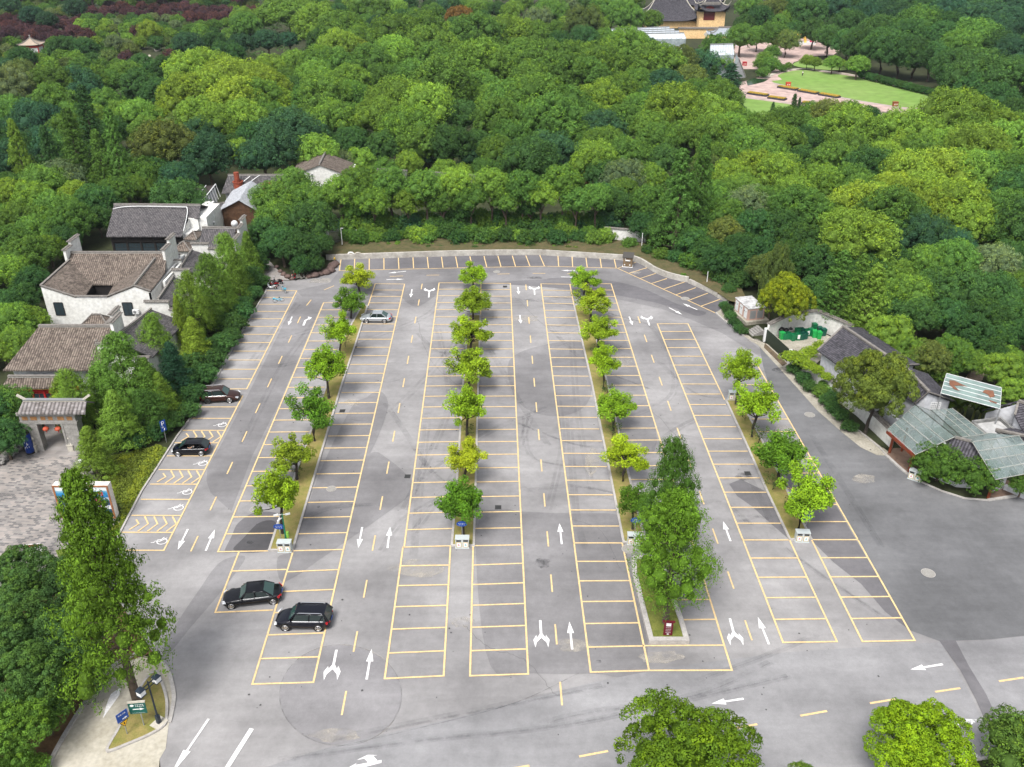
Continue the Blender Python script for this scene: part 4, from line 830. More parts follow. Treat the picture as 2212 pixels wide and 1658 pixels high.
# ================================================================ BUILDING HELPERS
def PV(x,y,Y):
    """point seen at (x,y) standing on the vertical plane Y=const"""
    u=x-1106; v=y-829; fw=FPX*CP-v*SP; t=Y/fw; return Vector((u*t,Y,CAM_H-(FPX*SP+v*CP)*t))
def tilemat(name,c1,c2,rib=.25,moss=(.10,.09,.07),rough=.85):
    m=bpy.data.materials.new(name); m.use_nodes=True; n=m.node_tree.nodes; l=m.node_tree.links; b=n['Principled BSDF']; b.inputs['Roughness'].default_value=rough; b.inputs['Specular IOR Level'].default_value=.2
    uv=n.new('ShaderNodeUVMap'); sx=n.new('ShaderNodeSeparateXYZ'); l.new(uv.outputs[0],sx.inputs[0])
    def M(op,a,b_=None):
        t=n.new('ShaderNodeMath'); t.operation=op
        for i,v in enumerate((a,b_)):
            if v is None: continue
            if isinstance(v,(int,float)): t.inputs[i].default_value=v
            else: l.new(v,t.inputs[i])
        return t.outputs[0]
    rib_=M('ABSOLUTE',M('SINE',M('MULTIPLY',sx.outputs[0],math.pi/rib)))
    row=M('FRACT',M('MULTIPLY',sx.outputs[1],1/.22))
    g=n.new('ShaderNodeNewGeometry'); nz=n.new('ShaderNodeTexNoise'); nz.inputs['Scale'].default_value=.9; nz.inputs['Detail'].default_value=8; nz.inputs['Roughness'].default_value=.75; l.new(g.outputs['Position'],nz.inputs['Vector'])
    vo=n.new('ShaderNodeTexWhiteNoise'); cb=n.new('ShaderNodeCombineXYZ'); l.new(M('FLOOR',M('MULTIPLY',sx.outputs[0],1/rib)),cb.inputs[0]); l.new(M('FLOOR',M('MULTIPLY',sx.outputs[1],1/.22)),cb.inputs[1]); l.new(cb.outputs[0],vo.inputs['Vector'])
    cr=n.new('ShaderNodeValToRGB'); cr.color_ramp.elements[0].color=(*c2,1); cr.color_ramp.elements[1].color=(*c1,1); cr.color_ramp.elements[0].position=.32; cr.color_ramp.elements[1].position=.66
    l.new(M('ADD',M('MULTIPLY',nz.outputs[0],.72),M('MULTIPLY',vo.outputs[0],.28)),cr.inputs[0])
    f=M('ADD',M('MULTIPLY',rib_,.75),.42); f=M('MULTIPLY',f,M('ADD',M('MULTIPLY',row,-.25),1.1))
    s=n.new('ShaderNodeVectorMath'); s.operation='SCALE'; l.new(cr.outputs[0],s.inputs[0]); l.new(f,s.inputs['Scale']); l.new(s.outputs[0],b.inputs['Base Color'])
    bp=n.new('ShaderNodeBump'); bp.inputs['Strength'].default_value=.8; bp.inputs['Distance'].default_value=.09; l.new(rib_,bp.inputs['Height']); l.new(bp.outputs[0],b.inputs['Normal']); return m
TILE=tilemat('roof_tile_brown',(.225,.185,.155),(.085,.068,.058),.29); TILEG=tilemat('roof_tile_grey',(.145,.135,.138),(.06,.057,.062),.28); TILED=tilemat('roof_tile_dark',(.105,.10,.115),(.04,.038,.046),.3)
TIN=tilemat('tin_roof',(.52,.54,.58),(.36,.37,.40),.35)
WALLW=mat('white_plaster',(.80,.80,.78),.9,.35,(.62,.61,.57),.1,scale2=2.5)
WALLG=mat('grey_white_plaster',(.62,.63,.66),.9,.5,(.48,.49,.52),.1,scale2=2)
CAP=mat('ridge_cap',(.26,.24,.22),.9,3,(.12,.11,.1),.3); CAPW=mat('ridge_mortar',(.5,.48,.45),.9,3,(.36,.34,.32))
WOODD=mat('dark_timber',(.03,.026,.025),.7,4,(.015,.013,.013)); WOODB=mat('brown_timber',(.14,.075,.04),.75,2,(.07,.035,.02),.4,scale2=6)
RED=mat('red_paint',(.55,.03,.03),.5,3,(.4,.02,.02)); STONE=mat('grey_stone',(.33,.32,.30),.9,2,(.2,.19,.18),.4,scale2=6); STONEP=mat('pale_stone',(.55,.52,.45),.9,3,(.42,.39,.33),.3)
GLD=mat('dark_glass',(.03,.045,.055),.08,spec=.6); METALW=mat('white_metal',(.75,.76,.76),.4); METALG=mat('grey_metal',(.35,.36,.37),.45,metal=.5)
RUST=mat('rusty_red_metal',(.30,.07,.035),.8,2,(.16,.035,.02),.4); BITUM=mat('dark_roof_felt',(.055,.042,.04),.9,.6,(.03,.025,.025),.3,scale2=4)
def frame_of(pts):
    n=(pts[1]-pts[0]).cross(pts[2]-pts[0]).normalized()
    if n.z<0: n=-n
    return n
def roof(mb,pts,e0=None,e1=None,th=.16):
    """tiled slope: pts around; e0,e1 = two points along the eave; the tile courses run down the slope"""
    pts=[Vector(p) for p in pts]; e0=Vector(e0) if e0 is not None else pts[-1]; e1=Vector(e1) if e1 is not None else pts[-2]
    n=frame_of(pts); u=(e1-e0); u=(u-n*u.dot(n)).normalized(); v=n.cross(u)
    uv=[((p-e0).dot(u)+50,(p-e0).dot(v)+50) for p in pts]; k=len(pts); low=[p-Vector((0,0,th)) for p in pts]
    if (pts[1]-pts[0]).cross(pts[2]-pts[0]).z<0: pts=pts[::-1]; uv=uv[::-1]; low=low[::-1]
    mb.add(pts+low,[tuple(range(k)),tuple(range(2*k-1,k-1,-1))]+[(i,k+i,k+(i+1)%k,(i+1)%k) for i in range(k)],[uv,uv[::-1]]+[[uv[i],uv[i],uv[(i+1)%k],uv[(i+1)%k]] for i in range(k)])
def beam(mb,p,q,w,h,lift=0):
    p,q=Vector(p),Vector(q); t=q-p; a=Vector((-t.y,t.x,0)); a.normalize() if a.length>1e-6 else None
    if a.length<1e-6: a=Vector((1,0,0)); up=Vector((0,1,0))
    else: up=t.cross(a); up.normalize(); up=up if up.z>0 else -up
    a=a*w/2; L=up*lift; U=up*(lift+h); V=[p+a+L,p-a+L,p-a+U,p+a+U,q+a+L,q-a+L,q-a+U,q+a+U]
    mb.add(V,[(0,1,2,3),(7,6,5,4),(0,4,5,1),(1,5,6,2),(2,6,7,3),(3,7,4,0)])
def ridge(mbw,mbc,p,q,w=.34):
    beam(mbw,p,q,w*.7,.16,-.03); beam(mbc,p,q,w,.12,.13)
def wallq(mb,top,z0=0,th=.28):
    """vertical wall under a polyline of top points, given thickness inward (towards +Y or away)"""
    top=[Vector(p) for p in top]
    for p,q in zip(top,top[1:]):
        t=q-p; t.z=0; t.normalize(); a=Vector((-t.y,t.x,0))*th
        b0=Vector((p.x,p.y,z0)); b1=Vector((q.x,q.y,z0)); mb.add([b0,b1,q,p,b0+a,b1+a,q+a,p+a],[(0,1,2,3),(7,6,5,4),(3,2,6,7),(0,4,5,1),(0,3,7,4),(1,5,6,2)])
def step_wall(parent,pts,zs,z0=0,th=.36,capm=None):
    """stepped horse-head gable wall: pts = plan polyline, zs = height of each step"""
    wb=MB(); cb=MB()
    for (p,q),z in zip(zip(pts,pts[1:]),zs):
        p,q=Vector((p[0],p[1],0)),Vector((q[0],q[1],0)); beam(wb,p+Vector((0,0,z0)),q+Vector((0,0,z0)),th,z-z0)
        d=(q-p).normalized(); e=d*.16; T_=Vector((0,0,z+.003)); 
        beam(cb,p+T_-e,q+T_+e,th+.34,.10); beam(cb,p+T_-e*1.2,q+T_+e*1.2,th*.55,.12,.103)
        n=int((q-p).length/.28)
        a=Vector((-d.y,d.x,0))
        for i in range(n+1):
            c=p+d*(i*(q-p).length/max(n,1)); 
            for s in (1,-1): beam(cb,c+a*s*.08+T_+Vector((0,0,.105)),c+a*s*(th/2+.2)+T_+Vector((0,0,.02)),.1,.07)
    wb.build('wall',WALLW,parent,world=True); cb.build('tile_cap',CAP,parent,world=True)
def window(parent,c,w,h,rz,nx=2,ny=2,fm=None,deep=.04):
    """framed window part with its pane; c = centre on the wall face, rz = facing direction of its normal"""
    M=Matrix.Translation(c)@Matrix.Rotation(rz,4,'Z'); b=MB()
    for x in (-w/2,w/2): b.box(x-.05,x+.05,-deep,deep,-h/2,h/2,M)
    for z in (-h/2,h/2): b.box(-w/2+.05,w/2-.05,-deep+.002,deep-.002,z-.05,z+.05,M)
    for i in range(1,nx): x=-w/2+w*i/nx; b.box(x-.02,x+.02,-deep+.01,deep-.01,-h/2+.05,h/2-.05,M)
    for i in range(1,ny): z=-h/2+h*i/ny; b.box(-w/2+.05,w/2-.05,-deep+.012,deep-.012,z-.02,z+.02,M)
    f=b.build('window',fm or WOODD,parent,world=True); g=MB(); g.box(-w/2+.04,w/2-.04,-.012,.012,-h/2+.04,h/2-.04,M); g.build('pane',GLD,f,world=True); return f
def house(name,label,cat,p,group=None): return thing(name,label,cat,(p.x,p.y,0),0,group)
V=Vector
# ================================================================ LEFT SIDE
# paved square, path, beds
def paving(name,c1,c2,c3,sc_=1.0,bw=.6,rh=.3):
    m=bpy.data.materials.new(name); m.use_nodes=True; n=m.node_tree.nodes; l=m.node_tree.links; b=n['Principled BSDF']; b.inputs['Roughness'].default_value=.9
    g=n.new('ShaderNodeNewGeometry'); br=n.new('ShaderNodeTexBrick'); br.inputs['Scale'].default_value=sc_; br.inputs['Mortar Size'].default_value=.02; br.inputs['Brick Width'].default_value=bw; br.inputs['Row Height'].default_value=rh
    br.inputs['Color1'].default_value=(0,0,0,1); br.inputs['Color2'].default_value=(1,1,1,1); br.inputs['Mortar'].default_value=(.45,.45,.45,1)
    mp=n.new('ShaderNodeMapping'); mp.inputs['Rotation'].default_value=(0,0,.1); l.new(g.outputs['Position'],mp.inputs[0]); l.new(mp.outputs[0],br.inputs['Vector'])
    cr=n.new('ShaderNodeValToRGB'); cr.color_ramp.interpolation='CONSTANT'; e=cr.color_ramp.elements; e[0].color=(*c1,1); e[0].position=0; e[1].color=(*c2,1); e[1].position=.28; x=e.new(.66); x.color=(*c3,1)
    l.new(br.outputs[0],cr.inputs[0]); nz=n.new('ShaderNodeTexNoise'); nz.inputs['Scale'].default_value=.4; nz.inputs['Detail'].default_value=5; l.new(g.outputs['Position'],nz.inputs['Vector'])
    mr=n.new('ShaderNodeMapRange'); mr.inputs[1].default_value=.3; mr.inputs[2].default_value=.7; mr.inputs[3].default_value=.75; mr.inputs[4].default_value=1.2; l.new(nz.outputs[0],mr.inputs[0])
    s=n.new('ShaderNodeVectorMath'); s.operation='SCALE'; l.new(cr.outputs[0],s.inputs[0]); l.new(mr.outputs[0],s.inputs['Scale']); l.new(s.outputs[0],b.inputs['Base Color']); return m
PAV=paving('brick_paving',(.13,.125,.125),(.29,.26,.24),(.23,.215,.205),1.25)
PAVG=paving('grey_flagstones',(.26,.24,.23),(.31,.29,.28),(.29,.265,.25),.8,1.2,.6)
sheet('paved_square',pxs([(-160,1300),(-160,1060),(-20,1000),(40,950),(75,932),(160,925),(178,958),(196,1010),(235,1085),(262,1118),(240,1190),(200,1260),(60,1300)]),.02,PAV)
sheet('gate_path',pxs([(86,990),(100,905),(98,880),(150,880),(152,905),(165,985)]),.028,PAVG)
sheet('stone_path',pxs([(574,605),(566,585),(562,560),(575,556),(592,575),(608,592),(626,606)]),.012,PAVG)
BED=mat('leafy_ground_cover',(.16,.20,.03),.95,2.2,(.06,.10,.015),.8,scale2=7)
bed=[(232,1190),(262,1140),(306,1060),(345,1000),(362,969),(340,962),(290,975),(240,985),(222,1010),(236,1060),(262,1100),(258,1130),(230,1150),(180,1180),(120,1190),(150,1260),(232,1240)]
sheet('planting_bed',pxs(bed),.06,BED)
sheet('verge',pxs([(362,969),(400,915),(455,830),(520,715),(571,632),(560,600),(520,610),(430,760),(330,900),(200,960),(240,985),(340,962)]),.05,FLOOR)
b=MB(); b.wall(pxs([(240,1190),(306,1063),(345,1003),(382,945),(428,882),(466,822),(508,742),(545,680),(575,630)]),.18,0,.14); b.build('kerb',KERB,kind='structure')
# leafy cover: many small tufts, nobody could count them
L=Leaves(500); r=L.r; ur=random.Random(4)
def inpoly(x,y,pl):
    c=False
    for (x0,y0),(x1,y1) in zip(pl,pl[1:]+pl[:1]):
        if (y0>y)!=(y1>y) and x<(x1-x0)*(y-y0)/(y1-y0)+x0: c=not c
    return c
bedp=[(228,1185),(258,1138),(300,1062),(340,1002),(356,974),(340,965),(290,978),(243,990),(228,1012),(240,1060),(266,1098),(262,1130),(232,1156),(180,1190),(150,1250),(225,1240)]
for i in range(2600):
    x=ur.uniform(150,360); y=ur.uniform(965,1250)
    if not inpoly(x,y,bedp): continue
    p=P(x,y); band=math.sin(x*.11+y*.06)+ur.uniform(-.8,.8); k=26; dd=r.normal(size=(k,3)); dd[:,2]=abs(dd[:,2])+.2; dd/=np.linalg.norm(dd,axis=1,keepdims=True)
    L.add(np.array((p.x,p.y,.05))+dd*np.array((.34,.34,.3)),dd+r.normal(size=(k,3))*.4,.17*r.uniform(.6,1.3,k),np.clip((.62 if band>0 else .28)+r.normal(size=k)*.15,0,1),.55 if band>.6 else .1,.7)
me=L.mesh('ground_cover'); o=bpy.data.objects.new('ground_cover',me); COL.objects.link(o); o.color=(.15,.20,.03,1); tag(o,kind='stuff')
# ---- H1 north hall
def at3(l): return [P(*p) for p in l]
A=at3([(246,443,7.3),(406,443.5,7.3),(392,511,4.5),(229,511,4.5)])
t=house('tiled_hall','long white hall with a ribbed grey tiled roof over a dark timber front','building',A[3])
rb=MB(); roof(rb,A,A[3],A[2]); S=at3([(406.3,443.5,7.3),(433,444.5,7.3),(430,472,6.0),(402,470,6.0)]); roof(rb,S,S[3],S[2])
yr=A[0].y; back=[V((A[0].x,yr+.05,7.3)),V((S[1].x,yr+.05,7.3)),V((S[1].x+.2,yr+7,4.5)),V((A[0].x,yr+7,4.5))]; roof(rb,back,back[3],back[2]); rb.build('roof',TILEG,t,world=True)
b1=MB();b2=MB(); ridge(b1,b2,A[0],S[1]); b1.build('ridge_mortar',CAPW,t,world=True); b2.build('ridge_cap',CAP,t,world=True)
wb=MB(); xr=A[2].x-.3
wb.add([V((xr,A[2].y+.8,0)),V((xr,yr+6.8,0)),V((xr,yr+6.8,4.3)),V((xr+.4,yr,6.9)),V((xr,A[2].y+.8,4.6))],[(0,1,2,3,4)])
wb.box(xr,S[1].x+.1,yr-3.1,yr+6.5,0,5.95)
q=at3([(433,447,6.3),(459,456,6.0)]); wb.box(S[1].x+.1,q[1].x,yr-2.8,yr+5,0,6.0); wb.box(xr-.02,xr+1.6,yr-6.2,yr-3.1,0,4.2)
wb.box(A[3].x+.4,A[3].x+.7,A[2].y+1,yr+6.8,0,4.3); wb.box(A[3].x+.4,xr,yr+6.3,yr+6.8,0,4.3); wb.build('wall',WALLW,t,world=True)
fb=MB(); x0,x1,yf=A[3].x+.5,xr,A[2].y+.9
fb.box(x0,x1,yf,yf+.2,0,4.45)
for i in range(6): xx=x0+(x1-x0)*i/5; fb.box(xx-.16,xx+.16,yf-.2,yf-.002,0,4.4)
fb.box(x0,x1,yf-.25,yf-.21,3.3,3.7); fb.box(x0,x1,yf-.23,yf-.2,.0,.5); fb.build('timber_front',WOODD,t,world=True)
for i in range(5): window(t,V((x0+(x1-x0)*(i+.5)/5,yf-.06,1.9)),2.0,2.3,0,4,3)
cb=MB(); cb.tube(smoothline(at3([(244,452,7.1),(262,448,7.2),(300,446,7.35),(392,447.5,7.35),(404,450,7.2),(403,470,6.2),(396,500,5)]),4),.07,5); cb.build('cable',METALW,t,world=True)
# ---- H2 courtyard house
YF=111.3; YR=121.4
t=house('courtyard_house','two-storey white courtyard house with brown tiled roofs round a dark opening','building',V((-57,YF,0)))
f=[PV(87.5,618,YF),PV(160,641,YF),PV(231,641,YF),PV(290,618,YF),PV(325,630,YF)]
RL,RR=P(152,547,8),P(360,547,8); yb=RL.y
cL,cR=P(200,615,5.2),P(246,615,5.2)
rb=MB()
VL=P(150,562,7.4); VR=P(335,560,7.6)
roof(rb,[V((RL.x,yb,8)),V((RR.x,yb,8)),P(356,587,6.6),VR,cR,cL,VL],cL,cR)
oL,oR=f[1]+V((.1,0,0)),f[2]
roof(rb,[VL,cL,P(185,639,5.05),oL,f[0]],f[0],VL)
roof(rb,[VR,f[3],f[2],cR],f[2],cR); roof(rb,[VR,P(357,588,6.5),f[4],f[3]],f[4],P(357,588,6.5))
bk=[V((RL.x,yb+.05,8)),V((RR.x,yb+.05,8)),V((RR.x,yb+5,6)),V((RL.x,yb+5,6))]; roof(rb,bk,bk[3],bk[2])
rb.build('roof',TILE,t,world=True)
b1=MB();b2=MB(); ridge(b1,b2,V((RL.x,yb,8)),V((RR.x,yb,8)))
for p,q_ in ((f[3],VR),): ridge(b1,b2,p,q_,.24)
for p,q_ in ((f[0],VL),(f[0],f[1]),(f[1],f[2]),(f[2],f[3]),(f[3],f[4])): beam(b2,p,q_,.3,.14,.0)
b1.build('ridge_mortar',CAPW,t,world=True); b2.build('ridge_cap',CAP,t,world=True)
wb=MB(); lo=lambda p,d=.18:V((p.x,p.y,p.z-d)); F=[lo(p) for p in f]; n=len(F)
wb.prism([V((F[0].x,YF,0)),V((F[4].x,YF,0))]+[V((p.x,YF,p.z)) for p in F[::-1]],(0,.3,0))
def side(p,q,th):
    p,q=lo(p),lo(q); wb.add([V((p.x,p.y,0)),V((q.x,q.y,0)),q,p,V((p.x+th,p.y,0)),V((q.x+th,q.y,0)),q+V((th,0,0)),p+V((th,0,0))],[(0,1,2,3),(7,6,5,4),(3,2,6,7),(0,3,7,4),(1,5,6,2)])
e=P(357,588,6.5); side(f[4],V((f[4].x-.2,yb+4.8,6.2)),-.3); side(V((f[0].x,f[0].y+.3,f[0].z)),V((RL.x,yb+4.8,6.2)),.3); wb.box(RL.x,RR.x,yb+4.5,yb+4.8,0,6.0)
wb.build('wall',WALLW,t,world=True)
ib=MB(); c4=[V((oL.x+.3,YF+.35,0)),V((oR.x-.2,YF+.35,0)),V((cR.x,cR.y+.3,0)),V((cL.x,cL.y+.3,0))]
for p,q_ in ((c4[3],c4[2]),(c4[2],c4[1]),(c4[0],c4[3])): beam(ib,p,q_,.1,4.9)
ib.build('court_timber_wall',WOODD,t,world=True)
for (x,y,w,h) in ((128.5,668,1.25,1.9),(277,668,1.35,1.9)):
    c=PV(x,y,YF-.02); window(t,c,w,h,0,2,1)
step_wall(t,[(RL.x-.1,yb-1.4),(RL.x-.1,yb+.6),(RL.x-.1,yb+3.4)],[8.9,9.5]); step_wall(t,[(RR.x+.15,yb-1.5),(RR.x+.15,yb+.9),(RR.x+.15,yb+3.4)],[9.0,9.7])
# white link wall right of the court house (the recess)
t=house('white_link_wall','tall white wall linking the courtyard house and the stepped grey-roofed range','wall',P(362,585))
wb=MB(); q=[P(362,562,6.5),P(393,563,6.3)]; wb.box(q[0].x,q[1].x,q[0].y,q[0].y+.3,0,6.4); wb.box(q[0].x,q[0].x+.3,YF+1.5,q[0].y,0,6.3); wb.box(q[1].x-.3,q[1].x,YF+4,q[0].y,0,6.0); wb.build('wall',WALLW,t,world=True)
cb=MB(); beam(cb,V((q[0].x,q[0].y+.15,6.4)),V((q[1].x,q[0].y+.15,6.4)),.5,.12); cb.build('tile_cap',CAP,t,world=True)
# ---- stepped ranges along the right, roofs falling towards the bays
t=house('stepped_range','range of grey-tiled roofs between stepped white gable walls, sloping to the hedge','building',P(430,680))
rb=MB(); R1=at3([(437,493,6.6),(510,494,6.6),(499,548,4.1),(426,548,4.1)]); roof(rb,R1,R1[3],R1[2])
R2=at3([(415,540,5.8),(490,565,3.8),(463,608,3.8),(391,578,5.8)]); roof(rb,R2,R2[1],R2[2])
R3=at3([(375,599,5.8),(447,624,3.8),(412,682,3.8),(342,648,5.8)]); roof(rb,R3,R3[1],R3[2])
R4=at3([(327,669,5.8),(399,696,3.8),(330,772,3.6),(245,734,5.8)]); roof(rb,R4,R4[1],R4[2])
rb.build('roof',TILEG,t,world=True)
wb=MB()
wb.box(R1[3].x+.2,R1[2].x-.2,R1[3].y+.5,R1[0].y+2,0,4.0)
for Rr_ in (R2,R3,R4):
    a,b_,c,d_=Rr_; wallq(wb,[V((d_.x+.1,d_.y,d_.z-.2)),V((a.x+.1,a.y,a.z-.2))]); wallq(wb,[V((c.x-.5,c.y,c.z-.2)),V((b_.x-.5,b_.y,b_.z-.2))])
wb.build('wall',WALLW,t,world=True)
b1=MB();b2=MB(); ridge(b1,b2,R1[0],R1[1]); [ridge(b1,b2,q_[0],q_[3],.26) for q_ in (R2,R3,R4)]; b1.build('ridge_mortar',CAPW,t,world=True); b2.build('ridge_cap',CAP,t,world=True)
def stepsX(px,zs):
    pts=[P(x,y,z) for (x,y),z in zip(px,zs+[zs[-1]])]; Y=pts[0].y; step_wall(t,[(PV(x,y,Y).x,Y) for x,y in px],zs)
stepsX([(414,527),(449,527),(483,539),(503,550)],[6.3,5.5,4.7]); stepsX([(373,583),(409,583),(438,598),(455,606)],[6.3,5.2,4.4]); stepsX([(314,652),(364,652),(385,668),(402,676)],[6.3,5.2,4.4]); stepsX([(209,744),(241,744),(275,762),(320,768)],[6.2,5.0,4.4])
q=[P(522,470,7.4),P(512,482,7)]; step_wall(t,[(q[1].x+.8,R1[1].y-4),(q[1].x+.8,R1[1].y-1),(q[1].x+.8,R1[1].y+1.2),(q[1].x+.8,R1[1].y+3.4)],[6.0,6.9,7.6])
q=P(262,690,6.6); step_wall(t,[(q.x-1.2,q.y-5),(q.x-1.2,q.y-2),(q.x-1.2,q.y),(q.x-1.2,q.y+2.4)],[5.9,6.6,7.2])
# dish, air conditioners
def dish(p):
    t=thing('satellite_dish','white round satellite dish on the stepped white gable by the timber shed','satellite dish',p); b=MB(); M=Matrix.Rotation(R(60),4,'X')
    pr=[(.02,0),(.25,.03),(.45,.1),(.55,.17)]; b.lathe((0,0,0),pr,18); b.v=[tuple(M@V(v)) for v in b.v]; b.build('reflector',METALW,t,smooth=True); b=MB(); b.tube([(0,0,0),(0,-.3,.35)],.02,5); b.tube([(0,.1,-.6),(0,.05,0)],.035,6); b.build('mount',METALG,t)
dish(P(507,484,7.2))
def aircon(p,rz,lab):
    t=thing('air_conditioner',lab,'air conditioner',p,rz,'air conditioner units on the white walls'); b=MB(); b.box(-.42,.42,-.16,.16,0,.6); b.build('casing',METALW,t); b=MB(); b.tube([(-.1,-.163,.3),(-.1,-.175,.3)],[.22,.22],16); b.build('fan_grille',METALG,t); b=MB(); b.box(-.4,-.34,-.16,.3,-.06,-.004); b.box(.34,.4,-.16,.3,-.06,-.004); b.build('bracket',METALG,t)
aircon(PV(294.5,678,YF-.35),0,'air conditioner beside the right-hand window of the courtyard house')
aircon(P(400,515,3.2),R(60),'air conditioner at the corner of the hall with the dark front')
aircon(P(459.5,473,4.6),R(70),'air conditioner high on the white wall, the upper of two'); aircon(P(461.5,487,3.6),R(70),'air conditioner low on the white wall, the lower of two')
# ---- H3 lower left hall
A=at3([(84,706,7),(244,706,7),(214,800,4.1),(0,806,4.1)]); A[3].y=A[2].y; A[0].y=A[1].y
t=house('front_hall','large brown tiled hall with a red and dark front below a narrow lower roof','building',A[2])
rb=MB(); roof(rb,A,A[3],A[2]); yr=A[0].y; bk=[V((A[0].x,yr+.05,7)),V((A[1].x,yr+.05,7)),V((A[1].x,yr+5,4.6)),V((A[0].x,yr+5,4.6))]; roof(rb,bk,bk[3],bk[2])
B_=at3([(18,815,3.9),(160,815,3.9),(154,838.5,3.0),(2,838.5,3.0)]); roof(rb,B_,B_[3],B_[2]); rb.build('roof',TILE,t,world=True)
for q in ((A[0],A[1],.44),(B_[0],B_[1],.34)): b1=MB();b2=MB(); ridge(b1,b2,*q); b1.build('ridge_mortar',CAPW,t,world=True); b2.build('ridge_cap',CAP,t,world=True)
wb=MB(); wb.box(A[3].x+.6,A[2].x-.3,A[2].y+.9,yr+4.6,0,3.9); wb.build('wall',WALLG,t,world=True)
fb=MB(); y0=B_[2].y+.5; x0,x1=B_[3].x+.4,B_[2].x+.5; fb.box(x0,x1,y0,y0+.15,2.15,2.85)
for i in range(7): xx=x0+(x1-x0)*i/6; fb.box(xx-.1,xx+.1,y0-.03,y0+.18,0,2.8)
fb.build('red_frame',RED,t,world=True); fb=MB(); fb.box(x0,x1,y0+.2,y0+.3,0,2.9); fb.build('dark_screen',WOODD,t,world=True); fb=MB(); fb.box(x0-.3,x1,B_[2].y+.02,B_[2].y+.1,2.78,2.86); fb.build('eave_board',mat('ochre_trim',(.45,.3,.08),.6),t,world=True)
for i in range(6): window(t,V((x0+(x1-x0)*(i+.5)/6,y0+.1,1.2)),1.2,1.6,0,2,2,RED)
step_wall(t,[(A[1].x+.15,yr-3),(A[1].x+.15,yr-.6),(A[1].x+.15,yr+2.2)],[6.4,7.8])
# small hipped roofs in the gaps
def hip(name,label,c,w,d,z0,h,m=TILEG,wm=WALLW,rz=0,group=None,over=.4):
    t=thing(name,label,'building',(c[0],c[1],0),rz,group); x,y=w/2,d/2; rl=max(0,x-y); rb=MB()
    P4=[V((-x,-y,z0)),V((x,-y,z0)),V((x,y,z0)),V((-x,y,z0))]; a,b_=V((-rl,0,z0+h)),V((rl,0,z0+h)) 
    if rl<.01: roofs=[[P4[0],P4[1],a],[P4[1],P4[2],a],[P4[2],P4[3],a],[P4[3],P4[0],a]]
    else: roofs=[[P4[0],P4[1],b_,a],[P4[1],P4[2],b_],[P4[2],P4[3],a,b_],[P4[3],P4[0],a]]
    for q in roofs: roof(rb,q,q[0],q[1],.12)
    rb.build('roof',m,t); cb=MB()
    for p in P4: beam(cb,p,a if p.x<0 else b_,.16,.1)
    if rl>.01: beam(cb,a,b_,.25,.16)
    cb.build('ridge_cap',CAP,t); wb=MB(); wb.box(-x+over,x-over,-y+over,y-over,0,z0-.1); wb.build('wall',wm,t); return t
c=P(206,695,4.2); hip('garden_pavilion','small hipped tiled roof tucked against the front of the courtyard house',(c.x,c.y+.6),4.6,3.4,3.4,1.5,TILE)
c=P(400,540,3.5); hip('small_annex','small tiled roof in the gap behind the stepped white gables',(c.x-.4,c.y+1),3.0,3.6,3.6,1.0,TILE)
c=P(415,505,4.2); hip('lean_to','small brown tiled roof squeezed beside the hall with the dark front',(c.x+.3,c.y),2.2,4.2,3.9,.7,TILE)
c=P(585,712,0)
# ---- H4 flat dark roof, shed, back halls, chimneys
z=4.2; pl=[P(x,y,z) for x,y in ((322,442),(384,406.5),(466,400.5),(440,432),(462,445),(450,455),(420,470))]
t=house('flat_roofed_building','low building with a flat dark felt roof and pale pipes lying on it','building',pl[0]); b=MB(); b.prism([p-V((0,0,.25)) for p in pl],(0,0,.25)); b.build('roof',BITUM,t,world=True)
b=MB(); c0=sum(pl,V())/len(pl); b.prism([V((c0.x+(p.x-c0.x)*.97,c0.y+(p.y-c0.y)*.97,0)) for p in pl],(0,0,3.93)); b.build('wall',WALLG,t,world=True)
b=MB(); b.tube(smoothline([P(x,y,z+.12) for x,y in ((445,401),(436,412),(425,418),(424,427),(432,434),(437,432),(425,429),(428,436),(440,438),(456,437))],4),.09,5); b.tube([P(395,430,z+.1),P(418,432,z+.1)],.06,5); b.tube([P(408,424,z+.1),P(425,428,z+.1)],.06,5); b.build('pipe',METALW,t,world=True)
b=MB(); q=[P(466,399,z+.9),P(440,432,z+.9)]; beam(b,q[0],q[1],.15,.15); 
for k in range(7): c=q[0].lerp(q[1],k/6); b.tube([c,V((c.x+.5,c.y,z-1.5))],.07,4)
b.build('white_frame',METALW,t,world=True)
ap=P(516,433,6.2); ae=[P(471,457,4.3),P(561,447,4.3)]; D_=V((-.02*16,16,0)); ae[0].y=ae[1].y=ap.y
t=house('timber_shed','brown timber gabled shed with a pale corrugated tin roof','building',ap); rb=MB(); bk=P(542.5,391,6.2); D_=V((bk.x-ap.x,bk.y-ap.y,0))
roof(rb,[ap,ae[0],ae[0]+D_,ap+D_],ae[0],ae[0]+D_,.06); roof(rb,[ap,ae[1],ae[1]+D_,ap+D_],ae[1],ae[1]+D_,.06); rb.build('roof',TIN,t,world=True)
wb=MB(); y0=ap.y+.5; wb.prism([V((ae[0].x+.4,y0,0)),V((ae[1].x-.4,y0,0)),V((ae[1].x-.4,y0,4.2)),V((ap.x,y0,6.0)),V((ae[0].x+.4,y0,4.2))],(0,.15,0))
for zz in (1.2,2.4,3.6,4.3): wb.box(ae[0].x+.5,ae[1].x-.5,y0-.05,y0-.003,zz,zz+.12)
for k in range(8): xx=ae[0].x+.5+k*(ae[1].x-ae[0].x-1)/7; wb.box(xx-.04,xx+.04,y0-.06,y0-.052,0,4.2)
